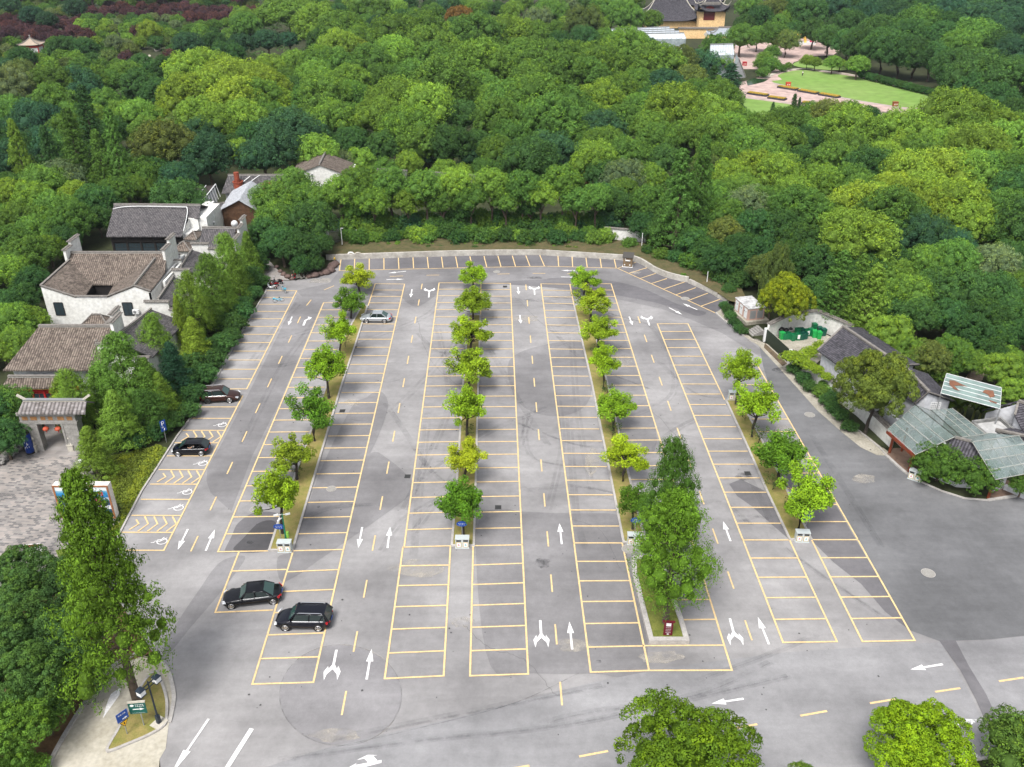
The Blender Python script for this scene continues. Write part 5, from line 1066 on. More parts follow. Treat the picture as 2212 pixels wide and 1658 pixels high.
wb.build('timber_wall',WOODB,t,world=True); wb=MB(); wb.box(ae[0].x+.5,ae[0].x+.7,y0+.15,y0+D_.y-.5,0,4.1); wb.box(ae[1].x-.7,ae[1].x-.5,y0+.15,y0+D_.y-.5,0,4.1); wb.build('side_wall',WOODD,t,world=True)
q=P(478,440,4.6); hip('shed_annex','small low tiled roof left of the timber shed',(q.x,q.y+1),4,5,3.6,.9)
A=at3([(494,378,6.5),(625,379.5,6.5),(618,418,4),(478,418,4)]); A[3].y=A[2].y; A[0].y=A[1].y
t=house('back_hall','long grey tiled hall behind the timber shed','building',A[2]); rb=MB(); roof(rb,A,A[3],A[2]); bk=[V((A[0].x,A[0].y+.05,6.5)),V((A[1].x,A[0].y+.05,6.5)),V((A[1].x,A[0].y+7,4)),V((A[0].x,A[0].y+7,4))]; roof(rb,bk,bk[3],bk[2]); rb.build('roof',TILEG,t,world=True)
b1=MB();b2=MB(); ridge(b1,b2,A[0],A[1]); b1.build('ridge_mortar',CAPW,t,world=True); b2.build('ridge_cap',CAP,t,world=True); wb=MB(); wb.box(A[3].x+.5,A[2].x-.5,A[2].y+.8,A[0].y+6.5,0,3.9); wb.build('wall',WALLW,t,world=True)
b=MB(); b.tube(smoothline([P(505,413,4.3),P(520,398,5.3),(P(540,381,6.6))],5),.08,5); b.tube(smoothline([P(535,398,5.3),P(552,385,6.2),(P(562,378.5,6.6))],5),.08,5); b.build('pipe',METALW,t,world=True)
for x,y,zt,r_,fl,lab in ((517,414,4,.95,1,'squat rust-red metal chimney with a narrower flue, left of the tin roof'),(581,420,4,.95,0,'squat rust-red metal chimney right of the tin roof')):
    p=P(x,y,3.9); t=thing('roof_chimney',lab,'chimney',(p.x,p.y,3.4),0,'rust-red roof chimneys'); b=MB(); b.lathe((0,0,0),[(r_*.9,0),(r_,.2),(r_*.95,2.2),(r_*1.08,2.3),(r_*1.08,2.5),(r_*.8,2.5),(r_*.8,2.2)],18); b.build('drum',RUST,t)
    if fl: b=MB(); b.cyl((-.1,0,2.2),.5,2.0,14); b.build('flue',RUST,t)
ap=P(690,356,7.2); el=P(626,381,5); er=P(754,381,5); el.y=er.y=ap.y; bk=P(703,330,7.2); D_=V((bk.x-ap.x,bk.y-ap.y,0))
t=house('gabled_hall','white gabled hall with a brown-grey roof at the edge of the wood','building',ap); rb=MB(); roof(rb,[ap,el,el+D_,ap+D_],el,el+D_); roof(rb,[ap,er,er+D_,ap+D_],er,er+D_); rb.build('roof',TILE,t,world=True)
wb=MB(); y0=ap.y+.3; wb.prism([V((el.x+.2,y0,0)),V((er.x-.2,y0,0)),V((er.x-.2,y0,4.8)),V((ap.x,y0,7.05)),V((el.x+.2,y0,4.8))],(0,.3,0)); wb.box(el.x+.2,el.x+.5,y0+.3,y0+D_.y-.4,0,4.8); wb.box(er.x-.5,er.x-.2,y0+.3,y0+D_.y-.4,0,4.8); wb.build('wall',WALLW,t,world=True)
b1=MB();b2=MB(); ridge(b1,b2,ap,ap+D_); b1.build('ridge_mortar',CAPW,t,world=True); b2.build('ridge_cap',CAP,t,world=True)
b=MB(); 
for x,y in ((668,382),(674,379)): c=PV(x,y,y0-.1); b.cbox(c,(.3,.2,.5)); b.tube([c,c+V((0,0,-1.6))],.05,4)
b.build('wall_fittings',METALG,t,world=True)
A=at3([(922,372.5,4.5),(1032,380,4.5),(1030,398,3.2),(918,390,3.2)]); t=house('low_long_hall','low grey tiled roof glimpsed behind the tree row at the back wall','building',A[3])
rb=MB(); roof(rb,A,A[3],A[2]); bk=[A[0]+V((0,.05,0)),A[1]+V((0,.05,0)),A[1]+V((0,4,-1.3)),A[0]+V((0,4,-1.3))]; roof(rb,bk,bk[3],bk[2]); A2=at3([(815,366,4.2),(880,370,4.2),(878,386,3),(812,382,3)]); roof(rb,A2,A2[3],A2[2]); rb.build('roof',TILEG,t,world=True)
wb=MB(); wb.box(A[3].x+.5,A[2].x-.5,A[3].y+1,A[0].y+3,0,3.0); wb.box(A2[3].x+.5,A2[2].x-.5,A2[3].y+1,A2[0].y+2,0,2.9); wb.build('wall',WALLW,t,world=True); b2=MB(); beam(b2,A[0],A[1],.3,.2); b2.build('ridge_cap',CAP,t,world=True); b2=MB(); beam(b2,A2[0],A2[1],.3,.2); b2.build('ridge_cap',CAP,t,world=True)
# ---- stone gateway with lanterns
g=P(125,972); t=thing('stone_gateway','grey stone gateway with a small ribbed tile roof','gateway',(g.x,g.y,0)); rb=MB(); x0,x1=P(40,893,5.0).x-g.x,P(186,893,5.0).x-g.x; yg=.2
roof(rb,[V((x0+.2,yg+.3,5.9)),V((x1-.2,yg+.3,5.9)),V((x1,yg-.95,5.1)),V((x0,yg-.95,5.1))],V((x0,yg-.95,5.1)),V((x1,yg-.95,5.1))); roof(rb,[V((x0+.2,yg+.32,5.9)),V((x1-.2,yg+.32,5.9)),V((x1,yg+1.5,5.1)),V((x0,yg+1.5,5.1))],V((x1,yg+1.5,5.1)),V((x0,yg+1.5,5.1))); rb.build('roof',tilemat('gate_tile',(.27,.25,.25),(.13,.115,.11),.42),t)
b1=MB();b2=MB(); ridge(b1,b2,V((x0+.3,yg+.3,5.9)),V((x1-.3,yg+.3,5.9)),.4); beam(b1,V((x0+.5,yg+.3,5.95)),V((x0-.35,yg+.3,6.55)),.2,.22); beam(b1,V((x1-.5,yg+.3,5.95)),V((x1+.35,yg+.3,6.55)),.2,.22); b1.build('ridge_ornament',STONEP,t); b2.build('ridge_cap',METALG,t)
b=MB(); lx=P(66,972).x-g.x; rx=P(184,972).x-g.x
b.box(lx,lx+1.5,-.3,.9,0,3.5); b.box(rx-1.5,rx,-.3,.9,0,3.5); b.box(lx-.1,rx+.1,-.35,.95,3.503,3.8); b.box(lx,rx,-.25,.85,3.803,4.55); b.box(lx-.15,rx+.15,-.4,1.0,4.553,4.75); b.box(lx+1.5,lx+1.72,-.36,-.1,0,3.5); b.box(rx-1.72,rx-1.5,-.36,-.1,0,3.5); b.build('stone_frame',STONE,t)
b=MB(); n=9
for k in range(n): xx=lx+.1+(rx-lx-.2)*k/(n-1); b.tube([(xx,-.25,4.76),(xx,-.6,5.0)],[.09,.13],6)
b.build('bracket',CAP,t); b=MB()
for k,(a,w_) in enumerate(((.3,.6),(1.2,.7),(2.3,.5),(3.1,.5),(4.1,.7),(5.1,.6))): b.box(lx+a,lx+a+w_,-.275,-.252,3.95,4.4)
b.build('carved_panel',mat('ochre_panel',(.4,.2,.08),.8,4),t)
for x,lab in ((99,'left red paper lantern hanging in the stone gateway'),(125,'right red paper lantern hanging in the stone gateway')):
    p=P(x,927,3.0); p=PV(x,927,g.y-.2); t=thing('red_lantern',lab,'lantern',p,0,'red lanterns in the gateway'); b=MB(); b.lathe((0,0,-.22),[(.1,0),(.24,.06),(.33,.18),(.33,.28),(.24,.4),(.1,.45)],14); b.build('shade',mat('lantern_red',(.42,.08,.04),.6),t,smooth=True); b=MB(); b.tube([(0,0,.23),(0,0,.6)],.012,4); b.tube([(0,0,-.25),(0,0,-.5)],[.05,.02],6); b.build('tassel',RED,t)
# blue balloon column, stone lions
BLUE=mat('blue_vinyl',(.01,.05,.28),.35,6,(.005,.02,.14))
p=P(67,979); t=thing('advertising_column','round blue advertising column beside the left gate pier','column',p); b=MB(); b.lathe((0,0,.2),[(.42,0),(.46,.1),(.46,2.2),(.42,2.3)],18); b.build('shaft',BLUE,t,smooth=True); b=MB(); b.cyl((0,0,0),.44,.22,16,.43); b.cyl((0,0,2.5),.43,.25,16,.4); b.build('collar',WOODD,t)
b=MB(); 
for k in range(14): a=k*.45; rr_=random.Random(k); b.cbox((.465*math.cos(-1.57+a*.2-.6),.465*math.sin(-1.57+a*.2-.6),.6+rr_.random()*1.6),(.05,.02,.14),a*.2-.6)
b.build('printed_marks',METALW,t)
for x,y,lab in ((78,974,'pale stone guardian lion left of the gateway steps'),(157,972,'pale stone guardian lion right of the gateway steps')):
    p=P(x,y); t=thing('stone_lion',lab,'statue',p,0,'stone guardian lions'); b=MB(); b.box(-.3,.3,-.4,.4,0,.75); b.box(-.36,.36,-.46,.46,.753,.85); b.build('pedestal',STONEP,t); b=MB(); b.lathe((0,.05,.85),[(.28,0),(.3,.2),(.22,.5),(.15,.7)],10); b.lathe((0,-.1,1.45),[(.1,0),(.22,.1),(.24,.25),(.15,.4),(.03,.45)],10); b.tube([(-.12,-.15,1.3),(-.12,-.3,.86)],.07,6); b.tube([(.12,-.15,1.3),(.12,-.3,.86)],.07,6); b.build('lion',STONEP,t,smooth=True)
# low stone wall by the square
t=house('rubble_wall','low grey rubble stone wall at the left of the paved square','wall',P(40,975)); b=MB(); rr_=random.Random(8)
for k in range(70):
    u=rr_.random(); p=P(58-u*60,962+u*45); b.lathe((p.x+rr_.uniform(-.3,.3),p.y+rr_.uniform(-.3,.3),rr_.uniform(0,.35)),[(.02,0),(rr_.uniform(.15,.3),.08),(rr_.uniform(.12,.25),.25),(.03,.32)],6)
b.build('stones',STONE,t,world=True)
# ---- billboard with its printed picture
Yb=68.28; TL,TR=PV(112.5,1051,Yb),PV(232.5,1050,Yb); BL_,BR=PV(132,1118,Yb),PV(250,1119.5,Yb)
xl=(TL.x+BL_.x)/2; xr=(TR.x+BR.x)/2; zt=TR.z; zb=BR.z; th=.75
t=thing('billboard','large framed billboard with a blue seascape picture behind the tall redwood','billboard',(xl,Yb,0)); W_=xr-xl
BRN=mat('orange_brown_frame',(.42,.18,.08),.6,2,(.2,.08,.04)); STC=mat('stucco',(.72,.70,.66),.9,1.5,(.5,.47,.42),.2,scale2=7)
b=MB(); b.box(0,W_,.03,th,zb,zt); b.build('casing',STC,t)
b=MB(); b.box(0,W_,-.05,.028,zt-.14,zt+.01); b.box(0,W_,-.05,.028,zb,zb+.12); b.box(0,.16,-.049,.027,zb+.12,zt-.14); b.box(W_-.16,W_,-.049,.027,zb+.12,zt-.14); b.build('frame',BRN,t)
b=MB(); b.box(.1,.55,.1,.6,0,zb); b.box(W_-.55,W_-.1,.1,.6,0,zb); b.box(.6,W_-.6,.0,.5,0,.35); b.build('base',STONE,t)
def seam():
    m=bpy.data.materials.new('seascape_print'); m.use_nodes=True; n=m.node_tree.nodes; l=m.node_tree.links; b=n['Principled BSDF']; b.inputs['Roughness'].default_value=.35
    uv=n.new('ShaderNodeUVMap'); s=n.new('ShaderNodeSeparateXYZ'); l.new(uv.outputs[0],s.inputs[0]); nz=n.new('ShaderNodeTexNoise'); nz.inputs['Scale'].default_value=3; nz.inputs['Detail'].default_value=4; mp=n.new('ShaderNodeMapping'); mp.inputs['Scale'].default_value=(.8,3,1); l.new(uv.outputs[0],mp.inputs[0]); l.new(mp.outputs[0],nz.inputs['Vector'])
    a=n.new('ShaderNodeMath'); a.operation='MULTIPLY_ADD'; a.inputs[1].default_value=.3; l.new(nz.outputs[0],a.inputs[0]); l.new(s.outputs[1],a.inputs[2]); c=n.new('ShaderNodeMath'); c.operation='SUBTRACT'; c.inputs[1].default_value=.15; l.new(a.outputs[0],c.inputs[0])
    cr=n.new('ShaderNodeValToRGB'); e=cr.color_ramp.elements; e[0].position=0; e[0].color=(.7,.72,.75,1); e[1].position=1; e[1].color=(.75,.8,.82,1)
    for p_,co in ((.1,(.65,.68,.7)),(.17,(.02,.04,.12)),(.35,(.01,.03,.16)),(.42,(.05,.25,.45)),(.47,(.5,.6,.68)),(.52,(.02,.16,.4)),(.72,(.03,.25,.5)),(.82,(.3,.5,.6)),(.88,(.7,.75,.78))): x=e.new(p_); x.color=(*co,1)
    l.new(c.outputs[0],cr.inputs[0]); l.new(cr.outputs[0],b.inputs['Base Color']); return m
b=MB(); zc=zb+.12+(zt-zb-.26)*.27; b.add([(.16,0,zc),(W_-.16,0,zc),(W_-.16,0,zt-.14),(.16,0,zt-.14)],[(0,1,2,3)],[[(0,0),(2,0),(2,1),(0,1)]]); b.build('poster',seam(),t)
b=MB(); b.box(.16,W_-.16,-.004,.02,zb+.12,zc); b.build('poster_footer',mat('navy_print',(.01,.06,.13),.4),t)
Wm=METALW; rr_=random.Random(2)
def glyphs(mb,x,z,n,s,sp,y=-.012,rows=1):
    """rows of small brush-stroke signs too small to read in the photo"""
    for i in range(n):
        for k in range(5):
            a=rr_.random(); hx=x+i*sp; 
            if k<2: mb.box(hx,hx+s*.85,y,y+.004,z+s*(.15+.6*a),z+s*(.15+.6*a)+s*.12)
            elif k<4: mb.box(hx+s*(.1+.6*a),hx+s*(.1+.6*a)+s*.13,y-.001*k,y+.003,z,z+s*.95)
b=MB(); glyphs(b,W_*.55,zc-.3,8,.13,.17); glyphs(b,W_*.12,zc-.3,6,.13,.17); glyphs(b,W_*.55,zb+.35,6,.08,.11); glyphs(b,W_*.45,zb+.18,16,.08,.19); b.build('poster_text',Wm,t)
b=MB()
for k in range(5): xx=W_*(.2+k*.15); b.box(xx,xx+.42,-.008,.0,zt-1.15,zt-.73)
b.build('red_seals',mat('seal_red',(.6,.01,.04),.4),t); b=MB()
for k in range(5): glyphs(b,W_*(.2+k*.15)+.08,zt-1.08,1,.27,.3,-.02)
b.build('seal_characters',Wm,t); b=MB(); glyphs(b,W_*.3,zt-1.42,9,.17,.25); b.build('yellow_caption',mat('yellow_print',(.8,.65,.1),.5),t)
b=MB(); c=(W_*.74,-.01,zt-1.9); b.prism([V((c[0]-.1,-.012,zt-1.35)),V((c[0]+.18,-.012,zt-1.4)),V((c[0]+.42,-.012,zt-2.0)),V((c[0]+.2,-.012,zt-2.1)),V((c[0]+.25,-.012,zt-2.5)),V((c[0]+.1,-.012,zt-2.5)),V((c[0]-.05,-.012,zt-2.05)),V((c[0]-.2,-.012,zt-1.7)),V((c[0]-.7,-.012,zt-1.66)),V((c[0]-.7,-.012,zt-1.6)),V((c[0]-.2,-.012,zt-1.55))],(0,.008,0)); b.build('printed_dancer',mat('pink_print',(.45,.05,.16),.5),t)
# small white notice on a stand
p=P(84,1216); p=P(78,1206); t=thing('notice_stand','small white notice stand with a red heading on the brick square','sign',(p.x,p.y,0),R(8)); b=MB(); b.box(-.75,.75,0,.05,.35,1.6); b.build('board',METALW,t); b=MB(); b.box(-.72,.72,-.01,-.002,1.35,1.55); b.build('heading',mat('seal_red',(.6,.01,.04),.4),t); b=MB(); glyphs(b,-.3,1.05,5,.1,.14); glyphs(b,-.3,.8,5,.1,.14); glyphs(b,-.3,.55,4,.1,.14); b.build('text',WOODD,t); b=MB(); b.box(-.65,-.6,.0,.04,0,.35); b.box(.6,.65,.0,.04,0,.35); b.box(-.7,-.55,-.25,.3,0,.04); b.box(.55,.7,-.25,.3,0,.04); b.build('leg',METALG,t)
# small park lamp on the square
p=P(187,1040); t=thing('park_lamp','slim park lamp with a round white head behind the billboard','lamp post',p); b=MB(); b.cyl((0,0,0),.06,2.3,8); b.build('post',METALG,t); b=MB(); b.lathe((0,0,2.3),[(.08,0),(.16,.06),(.16,.3),(.22,.34),(.05,.42)],12); b.build('lantern_head',METALW,t)
# blue parking sign beside the disabled bays
p=P(360.5,957); z1=height_at(p,909); t=thing('parking_sign','narrow blue parking sign with a white P on a thin pole by the disabled bays','sign',p,R(50)); BL2=mat('sign_blue',(.01,.06,.3),.35)
b=MB(); b.cyl((0,0.03,0),.035,z1-.1,8); b.build('pole',METALG,t); b=MB(); b.box(-.32,.32,-.02,.02,z1-1.35,z1); b.build('panel',BL2,t)
b=MB(); b.box(-.17,-.08,-.03,-.021,z1-.62,z1-.12); b.ribbon([(0,0,0),(0.001,0,0)],.0001)
tp=[V((-.1+.24*math.sin(a),-.025,z1-.27+.15*math.cos(a))) for a in [k*math.pi/8 for k in range(9)]]; b.tube(tp,.035,5); glyphs(b,-.2,z1-.95,1,.24,.25,-.03); b.tube([(0.02,-.025,z1-1.25),(.1,-.025,z1-1.0)],.045,5); b.build('symbol',METALW,t)
# rock edging, board, small pile of stones by the path mouth
RK=mat('red_brown_rock',(.17,.115,.10),.9,1.5,(.08,.055,.05),.6,scale2=6)
rr_=random.Random(12)
def rock(b,p,s): 
    pr=[(.05*s,0),(s*rr_.uniform(.7,1),s*.15),(s*rr_.uniform(.7,1.05),s*.45),(s*rr_.uniform(.3,.6),s*.8),(.04*s,s*.9)]; b.lathe((p.x,p.y,-.05),pr,7)
for i,(x,y,s) in enumerate(((560,585,.5),(565,597,.6),(572,607,.55),(598,578,.5),(606,588,.55),(613,594,.6),(622,600,.7),(632,604,.5),(668,600,.7),(680,598,.9),(692,595,.8),(704,592,1.0),(713,587,1.1),(718,578,1.0),(724,573,.9),(560,572,.5))):
    b=MB(); rock(b,P(x,y),s); o=b.build('rock',RK,label=('reddish rock in the edging beside the path mouth, %s counted from the path'%['1st','2nd','3rd','4th','5th','6th','7th','8th','9th','10th','11th','12th','13th','14th','15th','16th'][i]),cat='rock',group='rocks edging the path mouth',smooth=True)
b=MB()
for k in range(26): rock(b,P(630+rr_.random()*36,594+rr_.random()*8),rr_.uniform(.18,.3))
b.build('rubble_heap',STONEP,label='heap of pale dumped rubble below the dark notice board',cat='rubble')
p=P(646,583); z1=height_at(P(633,583),562); t=thing('notice_board','large dark blank board on legs between the bushes by the path','sign',P(645,582)); b=MB(); b.box(-1.15,1.15,-.04,.04,.35,1.9); b.v=[(x,y+(z-.35)*.45,z) for x,y,z in b.v]; b.build('board',mat('black_board',(.03,.028,.03),.6),t); b=MB(); b.box(-1.0,-.9,.0,.1,0,.6); b.box(.9,1.0,.0,.1,0,.6); b.build('leg',METALG,t)
# sloping soil banks behind wall
BANK=mat('dry_bank',(.13,.10,.05),.95,.8,(.06,.07,.025),.6,scale2=3)
sheet('bank',pxs([(716,552),(735,551),(1000,542.5),(1172,541),(1250,546),(1351,552),(1380,558),(1414,578),(1440,589),(1487,600),(1507,610),(1550,633),(1575,650),(1620,660),(1600,620),(1520,580),(1430,540),(1390,525),(1300,515),(1000,512),(740,518),(700,545)],.75),.75,BANK)
# low back wall
wl=[(716,562),(735,561),(1000,552.5),(1172,551),(1174,551.5),(1250,556),(1351,562.5)]
t=house('low_back_wall','long low pale concrete wall behind the back row of bays','wall',P(900,556)); b=MB(); b.wall(smoothline(pxs(wl),3),.35,0,.92); b.build('wall',mat('wall_concrete',(.50,.48,.44),.9,.6,(.30,.28,.25),.3,scale2=3),t,world=True)
t=house('curved_back_wall','low curved concrete wall stepping down beside the angled bays','wall',P(1450,600)); b=MB(); b.wall(smoothline(pxs([(1366,563),(1380,568),(1394,575.5),(1414,588),(1440,599),(1470,607),(1487,610)]),4),.35,0,.9); b.wall(smoothline(pxs([(1488,612),(1507,620),(1533,632),(1550,642)]),3),.34,0,.7); b.wall(smoothline(pxs([(1551,643),(1562,648),(1572,656)]),3),.34,0,.55); b.build('wall',MATS['wall_concrete'],t,world=True)
for x,y,lab,fill in ((759.5,558,'white concrete ring leaning on the low back wall',0),(775,558.5,'pale mottled concrete disc leaning on the low back wall',1)):
    p=P(x,y); p.y-=.35; t=thing('concrete_ring' if not fill else 'concrete_disc',lab,'concrete ring',p); b=MB(); c=V((0,.15,.62)); N=24
    M=Matrix.Translation(c)@Matrix.Rotation(R(-75),4,'X'); ring=[M@V((.62*math.cos(k*2*math.pi/N),.62*math.sin(k*2*math.pi/N),0)) for k in range(N)]
    b.tube([M@V((.55*math.cos(k*2*math.pi/N),.55*math.sin(k*2*math.pi/N),0)) for k in range(N+1)],.11,8,cap=False); b.build('rim',METALW if not fill else STONEP,t)
    if fill: b=MB(); b.prism([M@V((.5*math.cos(k*2*math.pi/N),.5*math.sin(k*2*math.pi/N),-.04)) for k in range(N)],(M.to_3x3()@V((0,0,.08)))); b.build('slab',STONEP,t)
# white poles, iron gate, white wall piece, tall bare pole
for x,y,yt,lab,hd in ((740.5,540,493,'white camera pole at the left end of the low back wall',1),(1385.5,542,504,'white pole on the bank behind the back bays',0),(1526,619,587,'white pole on the bank beside the angled bays',0),(771.5,519,497,'short white post in the bushes right of the iron gate',0),(1706,795,772,'short white post at the corner of the green fence',0)):
    p=P(x,y,0); zt=height_at(p,yt); t=thing('white_pole',lab,'pole',p,0,'white poles round the lot'); b=MB(); b.cyl((0,0,0),.06,zt,8); b.build('shaft',METALW,t); b=MB(); b.cyl((0,0,zt*.12),.066,zt*.12,8); b.build('dark_band',WOODD,t)
    if hd: b=MB(); b.cbox((.18,0,zt-.05),(.4,.1,.1)); b.build('camera_arm',METALW,t)
t=house('iron_gate','dark iron bar gate among the trees behind the low wall','gate',P(723,528)); b=MB(); q=[P(706,528),P(735,524)]
for k in range(15): c=q[0].lerp(q[1],k/14); b.cyl((c.x,c.y,.0),.03,2.5,5)
for zz in (.3,2.1): beam(b,q[0]+V((0,0,zz)),q[1]+V((0,0,zz)),.05,.06)
b.build('bars',METALG,t,world=True); b=MB(); b.cbox((q[0].x+.3,q[0].y-.1,1.9),(.6,.04,.8)); b.build('plate',METALW,t,world=True)
t=house('white_garden_wall','white garden wall with a dark top behind the bank','wall',P(1350,520)); b=MB(); q=[P(1305,516),P(1395,524)]; beam(b,q[0],q[1],.3,2.0); b.build('wall',WALLW,t,world=True); b=MB(); beam(b,q[0],q[1],.6,.18,2.003); b.build('tile_cap',CAP,t,world=True)
p=P(494,307); zt=height_at(p,249); t=thing('bare_pole','tall bare wooden pole standing among the trees behind the yellow-green camphors','pole',p); b=MB(); b.tube([(0,0,0),(-.4,0,zt)],[.22,.16],8); b.build('shaft',STONEP,t)
# ================================================================ RIGHT SIDE
sheet('footway',pxs([(1545,677),(1560,668),(1606,716),(1625,732),(1660,745),(1706,790),(1745,824),(1800,880),(1850,925),(1900,962),(1930,985),(1914,985),(1894,984),(1859,967),(1819,935),(1766,888),(1714,830),(1638,747),(1608,728),(1570,698)]),.03,CONC)
sheet('dirt_strip',pxs([(1652,742),(1700,786),(1690,792),(1650,752)]),.045,SOIL)
b=MB(); b.wall(pxs([(1546,677),(1560,690),(1590,712),(1607,727)]),.2,0,.16); b.wall(pxs([(1708,790),(1745,826),(1800,882),(1850,928),(1900,968),(1914,984)]),.16,0,.13); b.wall(pxs([(1914,985),(1940,1009),(1963,1028)]),.3,0,.16); b.wall(pxs([(1986,1041),(2034,1062),(2084,1078),(2134,1082)]),.16,0,.13); b.wall(pxs([(2134,1082),(2194,1073)]),.3,0,.16); b.build('kerb',KERB,kind='structure')
sheet('right_bed',pxs([(1550,660),(1572,652),(1640,690),(1660,706),(1652,740),(1607,722)]),.06,FLOOR)
sheet('right_bed',pxs([(1708,788),(1745,822),(1800,878),(1850,924),(1905,968),(1925,972),(1850,900),(1760,832),(1712,780)]),.07,FLOOR)
sheet('right_bed',pxs([(1970,1030),(1990,1010),(2120,1030),(2145,1070),(2134,1080),(2084,1076),(2034,1060),(1986,1040)]),.05,FLOOR)
FLOORT=paving('brown_paving',(.15,.095,.07),(.19,.125,.09),(.17,.11,.08),2.0,.6,.6)
sheet('canopy_floor',pxs([(1914,984),(1926,970),(1955,970),(2000,1000),(1985,1015),(1972,1010),(1963,1027),(1940,1008)]),.1,FLOORT)
sheet('canopy_floor',pxs([(2134,1081),(2140,1040),(2200,1040),(2230,1065),(2194,1072)]),.1,FLOORT)
# gravel path at the right edge
GRAV=mat('gravel_path',(.40,.31,.24),.95,1.5,(.28,.21,.16),.3,scale2=6)
sheet('gravel_path',pxs([(2085,818),(2098,800),(2115,788),(2140,786),(2150,790),(2130,800),(2122,822),(2110,830)]),.05,GRAV)
# ---- portable cabin on its plinth, steps
A,B_=P(1585,676),P(1613,701); d=(B_-A); L_=d.length; d.normalize(); rz=math.atan2(d.y,d.x); H=height_at(A,643)
t=thing('portable_cabin','white and pink portable toilet cabin under the golden tree','cabin',A,rz)
PK=mat('pink_panel',(.50,.33,.28),.5); b=MB(); b.box(-.3,L_+.5,-.4,3.2,0,.55); b.build('plinth',CONC,t)
b=MB(); b.box(0,L_,0,2.5,.56,H-.1); b.build('body',PK,t); b=MB(); b.box(-.08,L_+.08,-.08,2.58,H-.1,H); b.build('roof',mat('peeling_roof',(.7,.7,.71),.8,1.6,(.2,.2,.2)),t)
n=3; w_=L_/n
for k in range(n):
    for s in (0,1):
        b=MB(); x=k*w_+.22+s*(w_-.5)/2; b.box(x,x+(w_-.55)/2,-.03,-.002,.7,H-.3); dd=b.build('door',METALW,t); b=MB(); b.box(x+.1,x+.14,-.07,-.032,1.6,1.8); b.build('handle',WOODD,dd)
for k in range(2): b=MB(); b.box(L_+.003,L_+.03,.3+k*1.1,1.2+k*1.1,.8,H-.4); b.build('side_panel',METALG,t)
p=P(1618,722); t=thing('stone_steps','short flight of grey stone steps beside the portable cabin','steps',p,rz); b=MB()
for k in range(5): b.box(-.9,.9,k*.34,1.75,k*.15,(k+1)*.15)
b.build('steps',STONE,t)
# ---- bin yard: green sheet fence, white tile-capped walls
t=house('green_sheet_fence','dark green sheet fence closing the bin yard','fence',P(1651,737)); a,c=P(1652,738),P(1704,786); H=height_at(a,711); b=MB(); beam(b,a,c,.1,H); b.build('panel',mat('dark_green_sheet',(.022,.035,.02),.5,1,(.015,.025,.015)),t,world=True)
b=MB(); b.box(a.x-.25,a.x+.1,a.y-.2,a.y+.2,0,H+.1); b.box(c.x-.2,c.x+.2,c.y-.2,c.y+.2,0,H+.1); b.build('post',METALW,t,world=True)
def capwall(name,label,px,h,th=.3,m=WALLW):
    t=house(name,label,'wall',P(*px[0])); pts=pxs(px); b=MB(); b.wall(pts,th,0,h); b.build('wall',m,t,world=True); b=MB(); b.wall(pts,th+.42,h+.003,h+.1); b.wall(pts,th*.5,h+.103,h+.26)
    for p,q in zip(pts,pts[1:]):
        n=max(2,int((q-p).length/.3)); e=(q-p).normalized(); s=V((-e.y,e.x,0))
        for k in range(n): c=p.lerp(q,(k+.5)/n)+V((0,0,h)); [beam(b,c+s*g*.07+V((0,0,.13)),c+s*g*(th/2+.24)+V((0,0,.07)),.1,.08) for g in (1,-1)]
    b.build('tile_cap',CAP,t,world=True); return t
capwall('bin_yard_wall','white tile-capped wall round the back of the bin yard',[(1655,739),(1700,716),(1759,708),(1835,742)],2.6)
sheet('yard_floor',pxs([(1655,741),(1700,718),(1759,710),(1815,740),(1760,790),(1706,790)]),.06,CONC)
capwall('roadside_wall','white tile-capped wall following the footway from the green fence to the canopies',[(1708,787),(1760,828),(1805,862),(1850,897),(1890,934),(1925,968)],1.9)
GB=mat('bin_green',(.01,.18,.07),.4); GB2=mat('bin_bright_green',(.02,.36,.08),.4); GB3=mat('bin_dark_green',(.008,.09,.06),.4); BAG=mat('black_bag',(.01,.01,.012),.35,3,(.006,.006,.007),.8)
def wheelie(p,rz,m,lab,lid=True):
    t=thing('wheelie_bin',lab,'wheelie bin',p,rz,'green wheelie bins in the walled yard'); b=MB(); b.add([(-.24,-.28,.06),(.24,-.28,.06),(.24,.26,.06),(-.24,.26,.06),(-.31,-.36,1.05),(.31,-.36,1.05),(.31,.34,1.05),(-.31,.34,1.05),(-.26,-.31,1.05),(.26,-.31,1.05),(.26,.29,1.05),(-.26,.29,1.05),(-.2,-.24,.5),(.2,-.24,.5),(.2,.22,.5),(-.2,.22,.5)],[(0,3,2,1),(0,1,5,4),(1,2,6,5),(2,3,7,6),(3,0,4,7),(4,5,9,8),(5,6,10,9),(6,7,11,10),(7,4,8,11),(8,9,13,12),(9,10,14,13),(10,11,15,14),(11,8,12,15),(12,13,14,15)]); b.build('body',m,t)
    if lid: b=MB(); b.box(-.33,.33,-.39,.38,1.053,1.1); b.box(-.25,.25,-.28,.3,1.103,1.14); b.build('lid',m,t)
    for s in (-1,1): b=MB(); b.tube([(s*.22,.3,.12),(s*.3,.3,.12)],.12,10); b.build('wheel',WOODD,t)
    return t
zz=lambda x,y:(1543.8+x*.12505,622.1+y*.12505)
